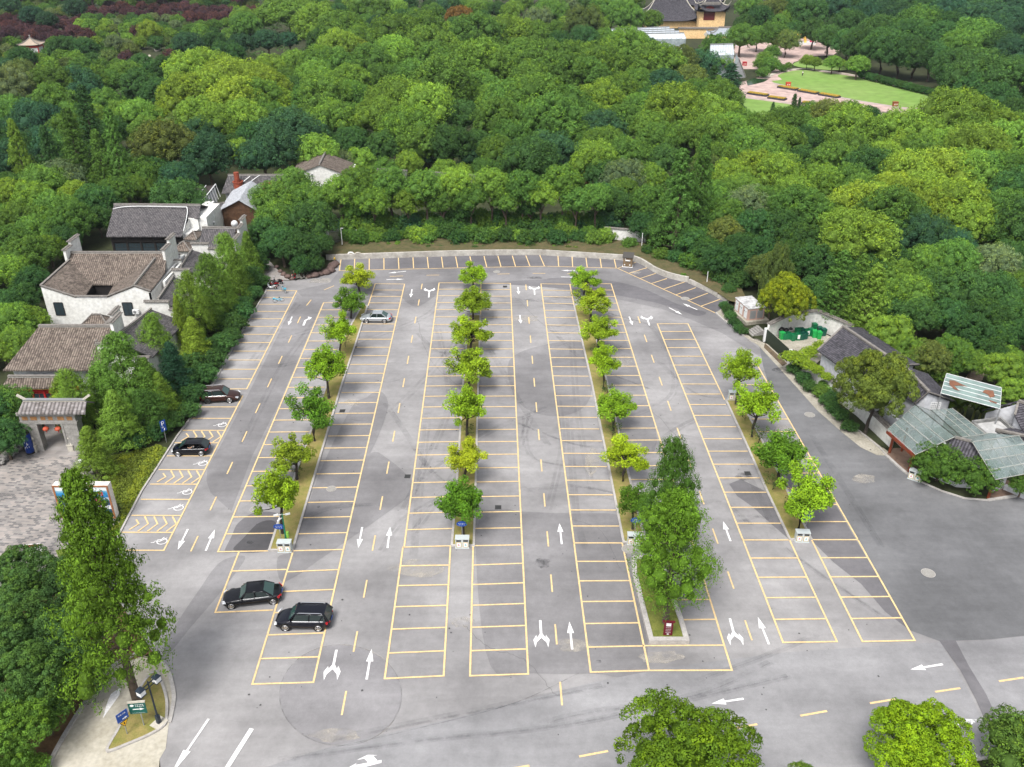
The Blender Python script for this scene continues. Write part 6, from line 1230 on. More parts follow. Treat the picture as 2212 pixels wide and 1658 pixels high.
bins=[(1150,890,GB2,1,'bright green wheelie bin at the left end of the yard, under a black bag'),(1200,895,GB,0,'open green wheelie bin, second from the left end'),(1265,890,GB,0,'open green wheelie bin, third from the left end'),(1345,915,GB,0,'open green bin at the front, left of the pale labelled one'),(1430,905,GB,0,'open green bin with a pale poster on its front'),(1495,900,GB3,0,'dark green bin at the front, right of the labelled one'),(1550,888,GB3,0,'dark green bin at the front near the yard centre'),(1420,820,GB,0,'green bin in the rear row, left one'),(1490,815,GB3,0,'dark green bin in the rear row, middle one'),(1590,835,GB,0,'green bin with a white card, behind the front row'),(1650,830,GB,1,'closed green wheelie bin standing alone near the yard corner'),(1710,740,GB,1,'closed green wheelie bin raised at the back corner of the yard'),(1710,860,GB2,1,'bright green closed bin, left one of the bright pair'),(1790,880,GB2,1,'bright green closed bin, right one of the bright pair'),(1800,800,GB3,1,'dark green closed bin by the right wall, rear one'),(1870,830,GB3,1,'dark green closed bin by the right wall, front one')]
for i,(x,y,m,l_,lab) in enumerate(bins):
    t=wheelie(P(*zz(x,y)),rnd.uniform(-.2,.2)+.1,m,lab,bool(l_))
    if i in (4,9): b=MB(); b.box(-.15,.17,-.375,-.34,.35,.95); b.build('poster',METALW,t)
for x,y,s,lab in ((1150,800,.5,'black rubbish bag on the leftmost bins'),(1230,810,.4,'black rubbish bag slumped beside the first one'),(1310,790,.3,'small black rubbish bag behind the open bins')):
    p=P(*zz(x,y+60)); b=MB(); b.lathe((p.x,p.y+.4,.9),[(.05,0),(s,.1),(s*1.05,.35*s+.1),(s*.6,.6*s+.1),(.06,.75*s+.15)],9); b.build('rubbish_bag',BAG,label=lab,cat='rubbish bag',group='black rubbish bags in the yard',smooth=True)
# ---- long dark tiled roofs
def gable6(name,label,R0,R1,F0,F1,B0,B1,m=TILED,wm=WALLG,extra=None):
    t=house(name,label,'building',F0); rb=MB(); roof(rb,[R0,R1,F1,F0],F0,F1); roof(rb,[R0+V((0,0,.01)),R1+V((0,0,.01)),B1,B0],B0,B1); rb.build('roof',m,t,world=True)
    b=MB(); beam(b,R0,R1,.34,.22); beam(b,R0,F0,.22,.1); beam(b,R1,F1,.22,.1); beam(b,R1,B1,.22,.1); b.build('ridge_cap',CAP,t,world=True)
    c=(R0+R1+F0+F1+B0+B1)/6; sh=lambda p,k=.9:V((c.x+(p.x-c.x)*k,c.y+(p.y-c.y)*k,p.z-.25)); w_=MB(); ring=[sh(F0),sh(F1),sh(R1,.93),sh(B1),sh(B0),sh(R0,.93),sh(F0)]
    for p,q in zip(ring,ring[1:]): w_.add([V((p.x,p.y,0)),V((q.x,q.y,0)),q,p],[(0,1,2,3)])
    w_.build('wall',wm,t,world=True); return t
t=gable6('dark_tiled_hall','long hall with a dark tiled gable roof and red-brown posts by the bin yard',P(1821,706,5.6),P(1945,790,5.6),P(1766,757,3.7),P(1890,846,3.7),P(1862,708,3.8),P(1985,788,3.8))
for x,y in ((1795,800),(1812,812),(1830,826)): p=P(x,y+14); b=MB(); b.cyl((p.x,p.y,0),.16,3.4,8); b.build('post',mat('red_brown_post',(.22,.05,.02),.5,2,(.14,.03,.012)),t,world=True)
gable6('second_dark_hall','dark tiled hall with a white lattice gable behind the glass canopies',P(1950,790,5.2),P(2006,848,5.2),P(1915,832,3.4),P(1978,872,3.4),P(2005,808,3.5),P(2060,866,3.5))
q=P(2025,868,0); y_=P(2006,853,4.4).y-.4
t=house('lattice_screen','white lattice screen in the gable of the second dark hall','screen',V((P(2000,870,3).x,y_,0))); b=MB(); x0=P(1998,870,3).x; x1=P(2022,870,3).x
for k in range(7): b.box(x0+(x1-x0)*k/6-.03,x0+(x1-x0)*k/6+.03,y_,y_+.06,1.6,3.6)
for k in range(8): b.box(x0,x1,y_+.01,y_+.05,1.6+k*.28,1.66+k*.28)
b.build('lattice',METALW,t,world=True)
gable6('third_dark_hall','dark tiled hall with a grey-white end wall at the right edge behind the banana plants',P(2200,868,5.4),P(2290,900,5.4),P(2192,897,4.6),P(2225,960,3.2),P(2123,886,3.3),P(2260,850,3.3))
gable6('fourth_dark_hall','dark tiled roof at the right edge between the white flat roof and the last canopy',P(2150,930,3.9),P(2290,960,3.9),P(2180,948,3.3),P(2290,1010,3.2),P(2180,925,3.2),P(2300,930,3.2))
pl=[P(x,y,3.0) for x,y in ((2100,914),(2160,906),(2196,938),(2180,950),(2128,940))]; t=house('flat_white_roof','flat whitewashed roof with a stained parapet behind the canopies','building',pl[0]); b=MB(); b.prism([V((p.x,p.y,0)) for p in pl],(0,0,2.9)); b.build('wall',mat('stained_white_roof',(.5,.5,.49),.9,.8,(.3,.3,.3),scale2=3),t,world=True); b=MB(); b.wall(pl+[pl[0]],.25,2.903,3.25); b.build('parapet',mat('stained_parapet',(.3,.3,.29),.9,1.5,(.08,.08,.08)),t,world=True)
# ---- glass canopies
GLS=bpy.data.materials.new('canopy_glass'); GLS.use_nodes=True; n_=GLS.node_tree.nodes; l_=GLS.node_tree.links; b_=n_['Principled BSDF']; b_.inputs['Base Color'].default_value=(.20,.26,.25,1); b_.inputs['Roughness'].default_value=.25; b_.inputs['Specular IOR Level'].default_value=.7
g_=n_.new('ShaderNodeNewGeometry'); nz=n_.new('ShaderNodeTexNoise'); nz.inputs['Scale'].default_value=.7; nz.inputs['Detail'].default_value=6; l_.new(g_.outputs['Position'],nz.inputs['Vector']); mr=n_.new('ShaderNodeMapRange'); mr.inputs[1].default_value=.3; mr.inputs[2].default_value=.7; mr.inputs[3].default_value=.25; mr.inputs[4].default_value=.55; l_.new(nz.outputs[0],mr.inputs[0]); l_.new(mr.outputs[0],b_.inputs['Alpha'])
FRM=mat('canopy_frame',(.36,.36,.33),.5); POST=mat('red_brown_post',(.22,.05,.02),.5)
def glass_quad(t,q,nu,nv,gm=GLS,edge=FRM):
    """glazed slope: one pane sheet part plus its bars"""
    q=[V(p) for p in q]; b=MB(); b.prism(q,(0,0,-.02)); b.build('glass',gm,t,world=True); b=MB()
    L=lambda a,c,s:a.lerp(c,s)
    for i in range(nu+1): beam(b,L(q[0],q[1],i/nu),L(q[3],q[2],i/nu),.07,.06,-.09)
    for j in range(nv+1): beam(b,L(q[0],q[3],j/nv),L(q[1],q[2],j/nv),.05,.05,.005)
    b.build('glazing_bar',edge,t,world=True)
p4=lambda x,y,z:P(1866.4+x*.16685,794.9+y*.16685,z)
t=house('glass_canopy','big folded glass canopy on red-brown posts beside the side road','canopy',P(1940,1000))
rA,rB=p4(660,480,5),p4(1170,890,5); eA,eB=p4(300,800,3.1),p4(660,1120,3.1); vA,vB=p4(860,545,4.1),p4(1270,905,4.1); oA,oB=p4(1140,525,5),p4(1560,850,5)
glass_quad(t,[rA,rB,eB,eA],5,4); glass_quad(t,[rA,rB,vB,vA],4,1); glass_quad(t,[vA,vB,oB,oA],5,3)
for x,y,w_,h_ in ((1921,980,.17,3),(1963,1021,.17,3),(1947,977,.13,3.1),(2000,985,.13,3.6)): p=P(x,y); b=MB(); b.tube([p,V((p.x,p.y,h_))],w_,4); b.build('post',POST,t,world=True)
b=MB(); beam(b,eA.lerp(eB,.0),eB,.12,.3,-.45); b.build('fascia_beam',POST,t,world=True)
b=MB(); 
for k in (.35,.6,.8): beam(b,eA.lerp(rA,k)+V((0,0,-.5)),eB.lerp(rB,k)+V((0,0,-.5)),.12,.12)
b.build('ceiling_lamp_beam',METALW,t,world=True)
b=MB(); 
for s,c in ((.12,0),(.32,1),(.45,2),(.58,3),(.85,4)): 
    m=eA.lerp(eB,s); d_=(eB-eA).normalized(); b.m=0; b.add([m+V((0,-.02,-.4)),m+d_*.55+V((0,-.02,-.4)),m+d_*.55+V((0,.45,.05)),m+V((0,.45,.05))],[(0,1,2,3)])
b.build('sign_panel',[mat('sign_pale_red',(.7,.15,.15),.5)],t,world=True)
t2=house('right_glass_canopy','second glass canopy sloping towards the road at the right edge','canopy',P(2134,1078))
glass_quad(t2,[p4(1410,960,5),p4(2010,880,5),p4(2330,1330,3.1),p4(1710,1450,3.1)],6,4); glass_quad(t2,[vB+V((0,0,.02)),p4(1620,845,5.02),p4(2010,880,5.02),p4(1410,960,5.02)],3,1)
for x,y,h_ in ((2134,1078,3.0),(2200,1060,3.2)): p=P(x,y); b=MB(); b.tube([p,V((p.x,p.y,h_))],.17,4); b.build('post',POST,t2,world=True)
b=MB(); q=[P(2142,1062),P(2165,1055)]; beam(b,q[0],q[1],.3,2.7); q=[P(2168,1058),P(2215,1078)]; beam(b,q[0],q[1],.4,.6); b.build('wall',WALLG,t2,world=True)
b=MB()
for k in (.25,.5,.75): beam(b,p4(1410,960,4.5).lerp(p4(1710,1450,2.7),k),p4(2010,880,4.5).lerp(p4(2330,1330,2.7),k),.14,.12)
b.build('ceiling_lamp_beam',METALW,t2,world=True)
t3=house('corner_pavilion','dark tiled sloping roof between the two glass canopies','building',P(2060,1040))
q=[p4(1165,905,4.6),p4(1400,965,4.6),p4(1565,1235,3.3),p4(1290,1245,3.0),p4(840,1085,2.9)]; rb=MB(); roof(rb,q,q[4],q[3]); rb.build('roof',TILED,t3,world=True); b=MB(); beam(b,q[0],q[1],.3,.2); b.build('ridge_cap',CAP,t3,world=True)
b=MB(); c=sum(q,V())/5; ring=[V((c.x+(p.x-c.x)*.9,c.y+(p.y-c.y)*.9,p.z-.25)) for p in q]
for p,r_ in zip(ring,ring[1:]+ring[:1]): b.add([V((p.x,p.y,0)),V((r_.x,r_.y,0)),r_,p],[(0,1,2,3)])
b.build('wall',WALLG,t3,world=True)
# walls and ticket rooms below canopy one
t4=house('canopy_side_wall','grey-white wall running behind the clipped tree to the first canopy post','wall',P(1935,975)); b=MB(); b.wall(pxs([(1905,925),(1925,945),(1955,972),(1985,968)]),.3,0,2.6); b.build('wall',WALLG,t4,world=True)
b=MB(); 
t5=house('rusty_glass_roof','tilted glass roof streaked with rust behind the banana plants','canopy',P(2060,860)); GR=mat('rusty_glass',(.19,.26,.245),.4,.45,(.10,.14,.135),scale2=1.2)
q=[P(2045,807.5,6.2),P(2163.5,838.5,6.2),P(2160,884,4.8),P(2032.5,850,4.8)]; glass_quad(t5,q,8,5,GR,METALW); 
for p in (q[2],q[3],q[0].lerp(q[3],.2),q[1].lerp(q[2],.2)): b=MB(); b.tube([V((p.x,p.y,0)),p-V((0,0,.1))],.08,5); b.build('post',METALG,t5,world=True)
n=frame_of(q)
b=MB(); fr_=lambda u,v:q[0].lerp(q[1],u).lerp(q[3].lerp(q[2],u),v)+n*.08
for pts in ([(.08,.3),(.16,.25),(.3,.33),(.42,.38),(.28,.42),(.18,.5),(.3,.68),(.2,.66),(.1,.5)],[(.72,.3),(.86,.25),(.9,.5),(.82,.62),(.78,.5),(.68,.45)],[(.8,.72),(.95,.76),(.93,.82),(.83,.8)]): b.poly([fr_(*p) for p in pts])
b.build('rust_patch',mat('rust_brown',(.2,.09,.05),.9,2,(.13,.06,.04)),t5,world=True)
# banana plants
BN=leafmat('banana_leaf',.35,.4,(1.3,1.2,.6))
def banana(x,y,s,lab):
    p=P(x,y); t=thing('banana_plant',lab,'banana plant',(p.x,p.y,0),0,'banana plants behind the canopies'); b=MB(); rr_=random.Random(int(x))
    for i in range(9):
        th=i*2.4+rr_.random(); ln=s*rr_.uniform(1.3,1.9); wd=.32*s; up=rr_.uniform(.9,1.5); pts=[]
        for j in range(6):
            f=j/5; pts.append(V((math.cos(th)*ln*f,math.sin(th)*ln*f,1.3*s+up*s*math.sin(f*2.2)*.9)))
        a=V((-math.sin(th),math.cos(th),0))
        ws=[.05,.7,1,.95,.65,.08]
        for j in range(5): 
            p0,p1=pts[j],pts[j+1]; w0,w1=ws[j]*wd,ws[j+1]*wd
            b.add([p0-a*w0+V((0,0,.08*s)),p0,p1,p1-a*w1+V((0,0,.08*s))],[(0,1,2,3)]); b.add([p0,p0+a*w0+V((0,0,.08*s)),p1+a*w1+V((0,0,.08*s)),p1],[(0,1,2,3)])
    o=b.build('leaf_crown',BN,t); o.color=(.16,.27,.03,1); b=MB(); b.tube([(0,0,0),(0,0,1.5*s)],[.16,.1],8); b.build('stem',mat('banana_stem',(.18,.2,.06),.8),t)
for i,(x,y,s) in enumerate(((2045,905,.9),(2062,912,1.3),(2080,908,1.5),(2098,914,1.2),(2112,918,1.1),(2072,895,1.2),(2125,912,1.2),(2030,892,.8))): banana(x,y,s,'broad-leaved banana plant behind the glass canopies, %s from the left'%ORD[i].replace('nearest','first'))
# clipped bushes, the olive tree, the golden tree
for x,y,r_,lab,k in ((2028,1006,60,'large round clipped bush, left one below the dark corner roof','D0'),(2108,1030,52,'large round clipped bush, right one below the last canopy','D0'),(2208,1050,26,'clipped bush cut off by the right edge below the canopy','D0')):
    z=1.9; p=P(x,y,z); s=r_/(FPX/depth(p)); plant(k,V((p.x,p.y,z-KC*s)),s,rnd.uniform(0,6),(.075,.16,.025),lab,'shrub','round clipped bushes by the canopies',name='clipped_bush')
def bigtree(key,x,yb,yc,r_,col,lab,g,cat='tree',nm=None,zc=None,sq=None):
    g0=P(x[1] if isinstance(x,tuple) else x,yb); xc=x[0] if isinstance(x,tuple) else x
    z=zc if zc is not None else height_at(g0,yc); s=r_/(FPX/depth(V((g0.x,g0.y,z)))); kk={'F':1.2}.get(key[0],KC)
    return plant(key,g0,(s,s,z/kk if sq is None else s*sq),rnd.uniform(0,6),col,lab,cat,g,name=nm)
bigtree('F1',(1885,1868),938,842,76,(.115,.165,.03),'broad olive-green clipped tree over the roadside wall and dark roof','trees on the right','tree','broadleaf_tree')
bigtree('F0',(1678,1684),722,650,54,(.17,.23,.018),'golden-leaved tree above the portable cabin','trees on the right','tree','broadleaf_tree')
bigtree('B5',(1655,1660),690,606,30,(.085,.13,.035),'olive tree just behind the golden tree','trees on the right','tree','broadleaf_tree')
# light green creeper cedar draped on the bin-yard wall
for i,(x,y,r_) in enumerate(((1706,772,20),(1728,775,22),(1750,762,18),(1772,750,18),(1745,790,18),(1765,800,16),(1785,815,14))):
    p=P(x,y,2.2); s=r_/(FPX/depth(p)); plant('S1',V((p.x,p.y,2.2-.5*s)),(s,s,s*.8),i,(.19,.30,.03),'bright green drooping cedar bough over the roadside wall, %s from the left'%ORD[i].replace('nearest','first'),'shrub','drooping cedar over the wall',name='cedar_bough')
# electric box in the corner of the back wall
p=P(1356,575); rz=R(-12); H=height_at(p,552); t=thing('utility_cabinet','brown utility cabinet with a sloped dark lid at the corner of the back wall','cabinet',p,rz); b=MB(); b.box(-.75,.75,-.6,.6,.08,H-.25); b.build('body',mat('cabinet_brown',(.22,.15,.09),.6,2,(.14,.10,.06)),t); b=MB(); b.box(-.85,.85,-.7,.7,0,.078); b.build('base',METALW,t); b=MB(); b.prism([V((-.9,-.8,H-.2)),V((.9,-.8,H-.2)),V((.9,.9,H+.15)),V((-.9,.9,H+.15))],(0,0,.08)); b.build('lid',mat('cabinet_lid',(.07,.065,.06),.7),t); b=MB(); b.box(-.4,.4,-.75,-.6,H-.75,H-.6); b.box(-.55,-.4,-.62,-.601,.3,.5); b.box(.3,.45,-.62,-.601,.3,.5); b.box(-.5,-.35,-.62,-.601,H-.55,H-.35); b.build('fitting',METALW,t)
# ================================================================ LITTER BINS, OVAL SIGNS, CAMERA POLE, MAP SIGN
BINC=mat('bin_pale_metal',(.55,.60,.60),.4,metal=.2); GOLD=mat('gold_trim',(.5,.33,.06),.5); BLK=mat('black_rubber',(.012,.012,.012),.5); REDP=mat('red_print',(.6,.08,.1),.5); TEAL=mat('teal_print',(.03,.4,.38),.5)
def litter(p,rz,lab,s=1):
    t=thing('litter_bin',lab,'litter bin',p,rz,'twin litter bins',s); b=MB(); b.box(-.62,.62,-.3,.3,.06,1.05); b.box(-.66,.66,-.34,.34,1.053,1.12); b.box(-.66,.66,-.34,.34,0,.058); b.build('case',BINC,t)
    for k in (-1,1):
        b=MB(); b.box(k*.32-.23,k*.32+.23,-.31,-.302,.8,.98); b.build('opening',BLK,t); b=MB(); x=k*.32
        b.box(x-.25,x+.25,-.312,-.304,.15,.72); f=b.build('door',GOLD,t); b=MB(); b.box(x-.2,x+.2,-.318,-.3125,.2,.67); b.build('door_panel',METALW,f); b=MB(); b.box(x-.09,x+.09,-.323,-.3185,.36,.42); b.box(x-.04,x+.04,-.323,-.3185,.44,.52); b.build('symbol',REDP if k<0 else TEAL,f)
    return t
for x,y,rz,lab in ((616.5,1190,0,'twin litter bin at the foot of the left tree strip'),(999,1181,0,'twin litter bin at the foot of the second tree strip'),(1369,1174,-.05,'twin litter bin at the foot of the third tree strip'),(1731,1168,-.05,'twin litter bin at the foot of the short right tree strip'),(1584,863,-.05,'twin litter bin at the head of the short right tree strip'),(1975,1036,R(-38),'twin litter bin by the canopy post and the round bush')): litter(P(x,y),rz,lab)
def oval(x,yb,yt,lab):
    p=P(x[0],yb); z=height_at(p,yt)
    t=thing('oval_sign',lab,'sign',p,0,'oval blue signs on the tree strips'); b=MB(); b.cyl((0,.03,0),.03,z-.3,6); b.build('pole',METALG,t); N=24; b=MB(); b.prism([V((.5*math.cos(k*2*math.pi/N),-.02,z-.28+.3*math.sin(k*2*math.pi/N))) for k in range(N)],(0,.035,0)); b.build('panel',BL2,t); b=MB(); glyphs(b,-.33,z-.25,6,.08,.115,-.03); glyphs(b,-.28,z-.42,4,.09,.16,-.03); b.build('lettering',METALW,t)
oval((609,0),1180,1133,'oval blue sign with white characters on the left tree strip'); oval((999,0),1172,1127,'oval blue sign with white characters on the second tree strip'); oval((1370,0),1166,1119,'oval blue sign with white characters on the third tree strip'); oval((1736,0),1160,1113,'oval blue sign with white characters on the short right strip')
p=P(620,1180); z=height_at(p,1110); GP=mat('green_pole_paint',(.01,.16,.09),.4); t=thing('camera_pole','green pole with three white cameras above the left litter bin','camera pole',p); b=MB(); b.tube([(0,0,0),(0,0,.5),(0,0,z)],[.1,.09,.06],8); b.build('pole',GP,t)
for k,(dx,dy,zz_) in enumerate(((-.45,-.1,0),(.42,.05,0),(-.2,-.3,-.35))): b=MB(); b.tube([(0,0,z-.1+zz_),(dx,dy,z-.1+zz_)],.03,5); b.cbox((dx*1.2,dy*1.2,z-.08+zz_),(.42,.15,.14),math.atan2(dy,dx)+.3); b.build('camera',METALW,t)
b=MB(); b.cbox((.22,0,1.35),(.22,.25,.6)); b.build('control_box',mat('lime_box',(.2,.4,.05),.5),t)
p=P(1442,1372,.3); MAR=mat('maroon_paint',(.13,.008,.02),.5); z=height_at(p,1344)-.3; t=thing('maroon_sign','narrow maroon direction board in front of the big redwood trunk','sign',p,R(-4)); b=MB(); b.box(-.36,.36,-.05,.05,0,z); b.box(-.5,.5,-.09,.09,z,z+.08); b.build('board',MAR,t); b=MB(); b.box(-.2,.2,-.062,-.052,z-.42,z-.1); 
for k in range(4): glyphs(b,-.2,z-.62-k*.17,5,.075,.085,-.062)
b.box(-.08,.08,-.062,-.052,.08,.2); b.build('lettering',METALW,t)
# lamp post, two signs on the bottom-left island
p=P(344,1563,.1); z=4.3; NV=mat('navy_iron',(.02,.03,.045),.5); t=thing('lamp_post','dark lamp post with two square white lanterns on the left island','lamp post',p,R(62)); b=MB(); b.box(-.5,.5,-.42,.42,0,.08); b.build('footing',STONEP,t); b=MB(); b.box(-.13,.13,-.13,.13,.08,.85); b.tube([(0,0,.85),(0,0,z)],[.07,.055],8); b.box(-.75,.75,-.03,.03,z-.25,z-.17); b.box(-.5,.5,-.025,.025,z-.6,z-.54); b.build('post',NV,t)
for s in (-1,1):
    b=MB(); b.box(s*.7-.22,s*.7+.22,-.22,.22,z-.62,z-.2); l1=b.build('lantern',METALW,t); b=MB(); b.add([(s*.7-.27,-.27,z-.2),(s*.7+.27,-.27,z-.2),(s*.7+.27,.27,z-.2),(s*.7-.27,.27,z-.2),(s*.7-.08,-.08,z+.08),(s*.7+.08,-.08,z+.08),(s*.7+.08,.08,z+.08),(s*.7-.08,.08,z+.08)],[(0,3,2,1),(4,5,6,7),(0,1,5,4),(1,2,6,5),(2,3,7,6),(3,0,4,7)]); b.box(s*.7-.25,s*.7+.25,-.25,.25,z-.68,z-.62); b.build('lantern_cap',NV,l1)
GSN=mat('green_sign',(.005,.09,.075),.4)
p=P(311,1569,.1); t=thing('green_direction_sign','green sign with a white right arrow on a grey pole under the big redwood','sign',p,R(6)); b=MB(); b.cyl((0,.06,0),.045,1.7,8); b.build('pole',METALG,t); b=MB(); b.box(-.68,.52,-.03,.03,1.35,2.45); b.build('panel',GSN,t); b=MB(); b.box(-.7,.54,-.06,.1,2.45,2.55); b.build('cap',STONEP,t); b=MB(); b.box(-.42,.12,-.04,-.031,1.78,1.86); b.prism([V((.08,-.036,1.7)),V((.38,-.036,1.82)),V((.08,-.036,1.95))],(0,.004,0)); b.lathe((0,0,0),[(.0001,0),(.0001,.0001)],3); 
N=14; b.prism([V((-.42+.14*math.cos(k*2*math.pi/N),-.036,2.2+.11*math.sin(k*2*math.pi/N))) for k in range(N)],(0,.004,0)); glyphs(b,-.2,2.2,5,.11,.125,-.04); glyphs(b,-.2,2.05,5,.11,.125,-.04); glyphs(b,-.5,1.42,12,.05,.075,-.04); b.build('lettering',METALW,t)
p=P(276,1587,.1); t=thing('blue_warning_sign','blue square sign above a yellow warning triangle on one pole on the left island','sign',p,R(52)); b=MB(); b.cyl((0,.05,0),.04,1.9,8); b.build('pole',METALG,t); b=MB(); b.box(-.42,.42,-.025,.025,1.5,2.3); b.build('panel',BL2,t); b=MB(); glyphs(b,-.3,2.05,4,.13,.15,-.035); b.box(-.05,.2,-.034,-.027,1.62,1.7); b.prism([V((.15,-.03,1.55)),V((.34,-.03,1.66)),V((.15,-.03,1.77))],(0,.004,0)); b.build('lettering',METALW,t); b=MB(); b.prism([V((-.33,-.02,1.42)),V((.33,-.02,1.42)),V((0,-.02,.86))],(0,.03,0)); b.build('triangle_edge',BLK,t); b=MB(); b.prism([V((-.26,-.026,1.38)),V((.26,-.026,1.38)),V((0,-.026,.94))],(0,.004,0)); b.build('triangle',mat('warning_yellow',(.75,.42,.02),.5),t); b=MB(); b.prism([V((-.05,-.032,1.3)),V((.05,-.032,1.3)),V((0.02,-.032,1.1)),V((-.02,-.032,1.1))],(0,.004,0)); b.build('triangle_mark',BLK,t)
# ---- bottom-left island, concrete drive, earth
sheet('concrete_drive',pxs([(330,1422),(342,1425),(362,1443),(373,1470),(379,1507),(371,1540),(364,1570),(358,1618),(345,1640),(335,1780),(60,1780),(106,1658),(150,1575),(210,1484),(250,1440),(300,1415)]),.024,CONC_P)
sheet('earth_bank',pxs([(-140,1800),(60,1780),(106,1658),(150,1575),(210,1484),(250,1440),(330,1410),(230,1260),(140,1240),(-140,1300)]),.03,mat('brown_earth',(.20,.12,.055),.95,.9,(.09,.055,.03),.5,scale2=6))
b=MB(); b.wall(smoothline(pxs([(60,1780),(106,1656),(150,1573),(210,1482),(248,1438),(300,1412)]),4),.3,0,.16); b.build('kerb',KERB,kind='structure')
isl=smoothline(pxs([(337,1452),(347,1470),(356,1495),(361,1520),(360,1552),(354,1570),(322,1590),(280,1608),(234,1625),(240,1605),(252,1585),(272,1548),(293,1512),(312,1475)]),4,True)
sheet('island_grass',isl,.13,DRYG); b=MB(); b.wall(isl+[isl[0]],.2,0,.17); b.build('kerb',KERB,kind='structure')
b=MB(); b.wall(smoothline(pxs([(328,1424),(345,1430),(362,1448),(371,1475),(376,1507),(371,1540),(366,1562)]),5),.3,0,.1); b.build('kerb',KERB,kind='structure')
b=MB(); z=V((0,0,.04)); b.poly([p+z for p in pxs([(222,1554),(232,1518),(240,1500),(262,1485),(258,1503)])]); b.build('drive_arrow',WHT,kind='structure')
# ================================================================ FOREGROUND TREES
def redw(key,xb,yb,yt,r_,col,lab,zb=0,Hn=2.6,foot=.6):
    g0=P(xb,yb,zb); H=height_at(g0,yt)-zb; m=FPX/depth(V((g0.x,g0.y,H*.45))); s=r_/m; zs=H/(Hn+foot)
    return plant(key,g0+V((0,0,foot*zs)),(s,s,zs),rnd.uniform(0,6),col,lab,'conifer','big feathery redwoods',name='redwood_tree')
redw('R0',297,1517,1034,116,(.115,.215,.02),'huge feathery redwood on the bottom-left island, the tallest tree in front',0,2.6,.72)
redw('R1',1437,1345,1078,84,(.125,.25,.022),'feathery redwood in the walled planter, in front of its twin',.3,2.1,.7)
redw('R1',1432,1222,962,54,(.075,.165,.025),'feathery redwood rising behind the other one in the third strip',.3,2.1)
def bl(key,x,y,r_,col,lab,g,zk=1.15,nm='broadleaf_tree',zc=None):
    s=2
    for _ in range(12): p=P(x,y,s*zk if zc is None else zc); s=r_/(FPX/depth(p))
    kk={'F':1.2}.get(key[0],KC); zz_=(s*zk if zc is None else zc); plant(key,V((p.x,p.y,0)),(s,s,max(s*.9,zz_/kk)),rnd.uniform(0,6),col,lab,'tree',g,name=nm)
bl('F0',1478,1655,150,(.085,.16,.012),'big leafy tree with yellow shoots at the bottom edge','trees along the near road edge',nm='broadleaf_tree')
bl('F1',1982,1618,104,(.16,.28,.012),'bright lime-green round tree at the bottom right','trees along the near road edge')
bl('B4',2215,1625,92,(.09,.17,.03),'darker green tree in the bottom right corner','trees along the near road edge')
bl('F0',1738,1692,44,(.10,.18,.03),'tip of a small dark tree poking in at the bottom edge','trees along the near road edge')
for i,(x,y,r_,c,lab) in enumerate(((45,1255,75,(.06,.13,.035),'dark tree below the brick square, the highest of the dark clump'),(150,1265,62,(.055,.12,.035),'dark tree just left of the huge redwood'),(30,1370,95,(.06,.13,.035),'wide dark tree at the left edge below the brick square'),(150,1390,80,(.055,.12,.035),'dark tree overlapping the huge redwood at its left'),(60,1480,90,(.065,.14,.035),'dark tree at the left edge beside the brown earth'),(20,1580,85,(.09,.19,.03),'greener tree in the bottom-left corner'),(95,1540,60,(.085,.18,.03),'small green tree beside the brown earth bank'),(180,1470,50,(.06,.12,.03),'low dark tree at the kerb of the concrete drive'))): bl(('F1','B2','F1','B4','F1','F0','B4','B2')[i],x,y,r_,c,lab,'dark tree clump at the bottom left')
for i,(x,y,r_) in enumerate(((30,1655,40),(70,1665,36),(0,1680,40))): bl('S0',x,y,r_,(.11,.23,.03),'bright green bush at the bottom-left corner, %s from the left'%('second','third','first')[i],'bushes in the bottom-left corner',.5,'shrub')
LAWNM=mat('park_lawn',(.15,.27,.05),.95,.06,(.20,.29,.08),.3,detail=8,scale2=.35)
# ================================================================ FAR PARK: LAWN, PLAZA, TEMPLE, GLASSHOUSES
PINK=paving('pink_paving',(.42,.30,.27),(.48,.36,.32),(.45,.33,.30),.5,1.0,1.0)
sheet('plaza',pxs([(1560,130),(1545,100),(1560,92),(1600,90),(1640,94),(1700,84),(1760,84),(1815,108),(1800,120),(1760,122),(1715,135),(1700,150),(1735,152),(1810,155),(1900,172),(2040,208),(2060,235),(2020,262),(1930,258),(1850,240),(1760,232),(1640,222),(1590,215),(1600,178),(1640,168),(1640,150),(1580,150)]),.02,PINK)
sheet('lawn',smoothline(pxs([(1680,163),(1711,154),(1741,152.5),(1796,159),(1849,167),(1909,181),(1975,197),(2034,213),(2019,231),(1971,234),(1896,224),(1819,210.5),(1671,179),(1689,173)]),3,True),.05,LAWNM)
sheet('lawn',pxs([(1595,211),(1650,218),(1720,228),(1700,245),(1640,268),(1590,275)]),.05,LAWNM); sheet('lawn',pxs([(1925,254),(1968,243),(1975,250),(1960,262),(1930,262)]),.05,LAWNM); sheet('lawn',smoothline(pxs([(1712,140),(1740,130),(1790,133),(1830,150),(1800,152),(1740,148)]),3,True),.04,LAWNM)
b=MB(); b.ribbon(smoothline(pxs([(1650,170),(1672,160),(1711,151),(1741,149.5),(1798,156.5),(1851,164.5),(1911,178),(1977,194),(2037,210)]),4),1.6,.07); b.build('lawn_path',CONC_P,kind='structure')
b=MB(); b.ribbon(pxs([(1671,180),(1819,212),(1896,226),(1971,236.5)]),.6,.06); b.ribbon(pxs([(1595,209),(1650,215.5),(1720,226)]),.5,.06); b.build('lawn_edging',KERB,kind='structure')
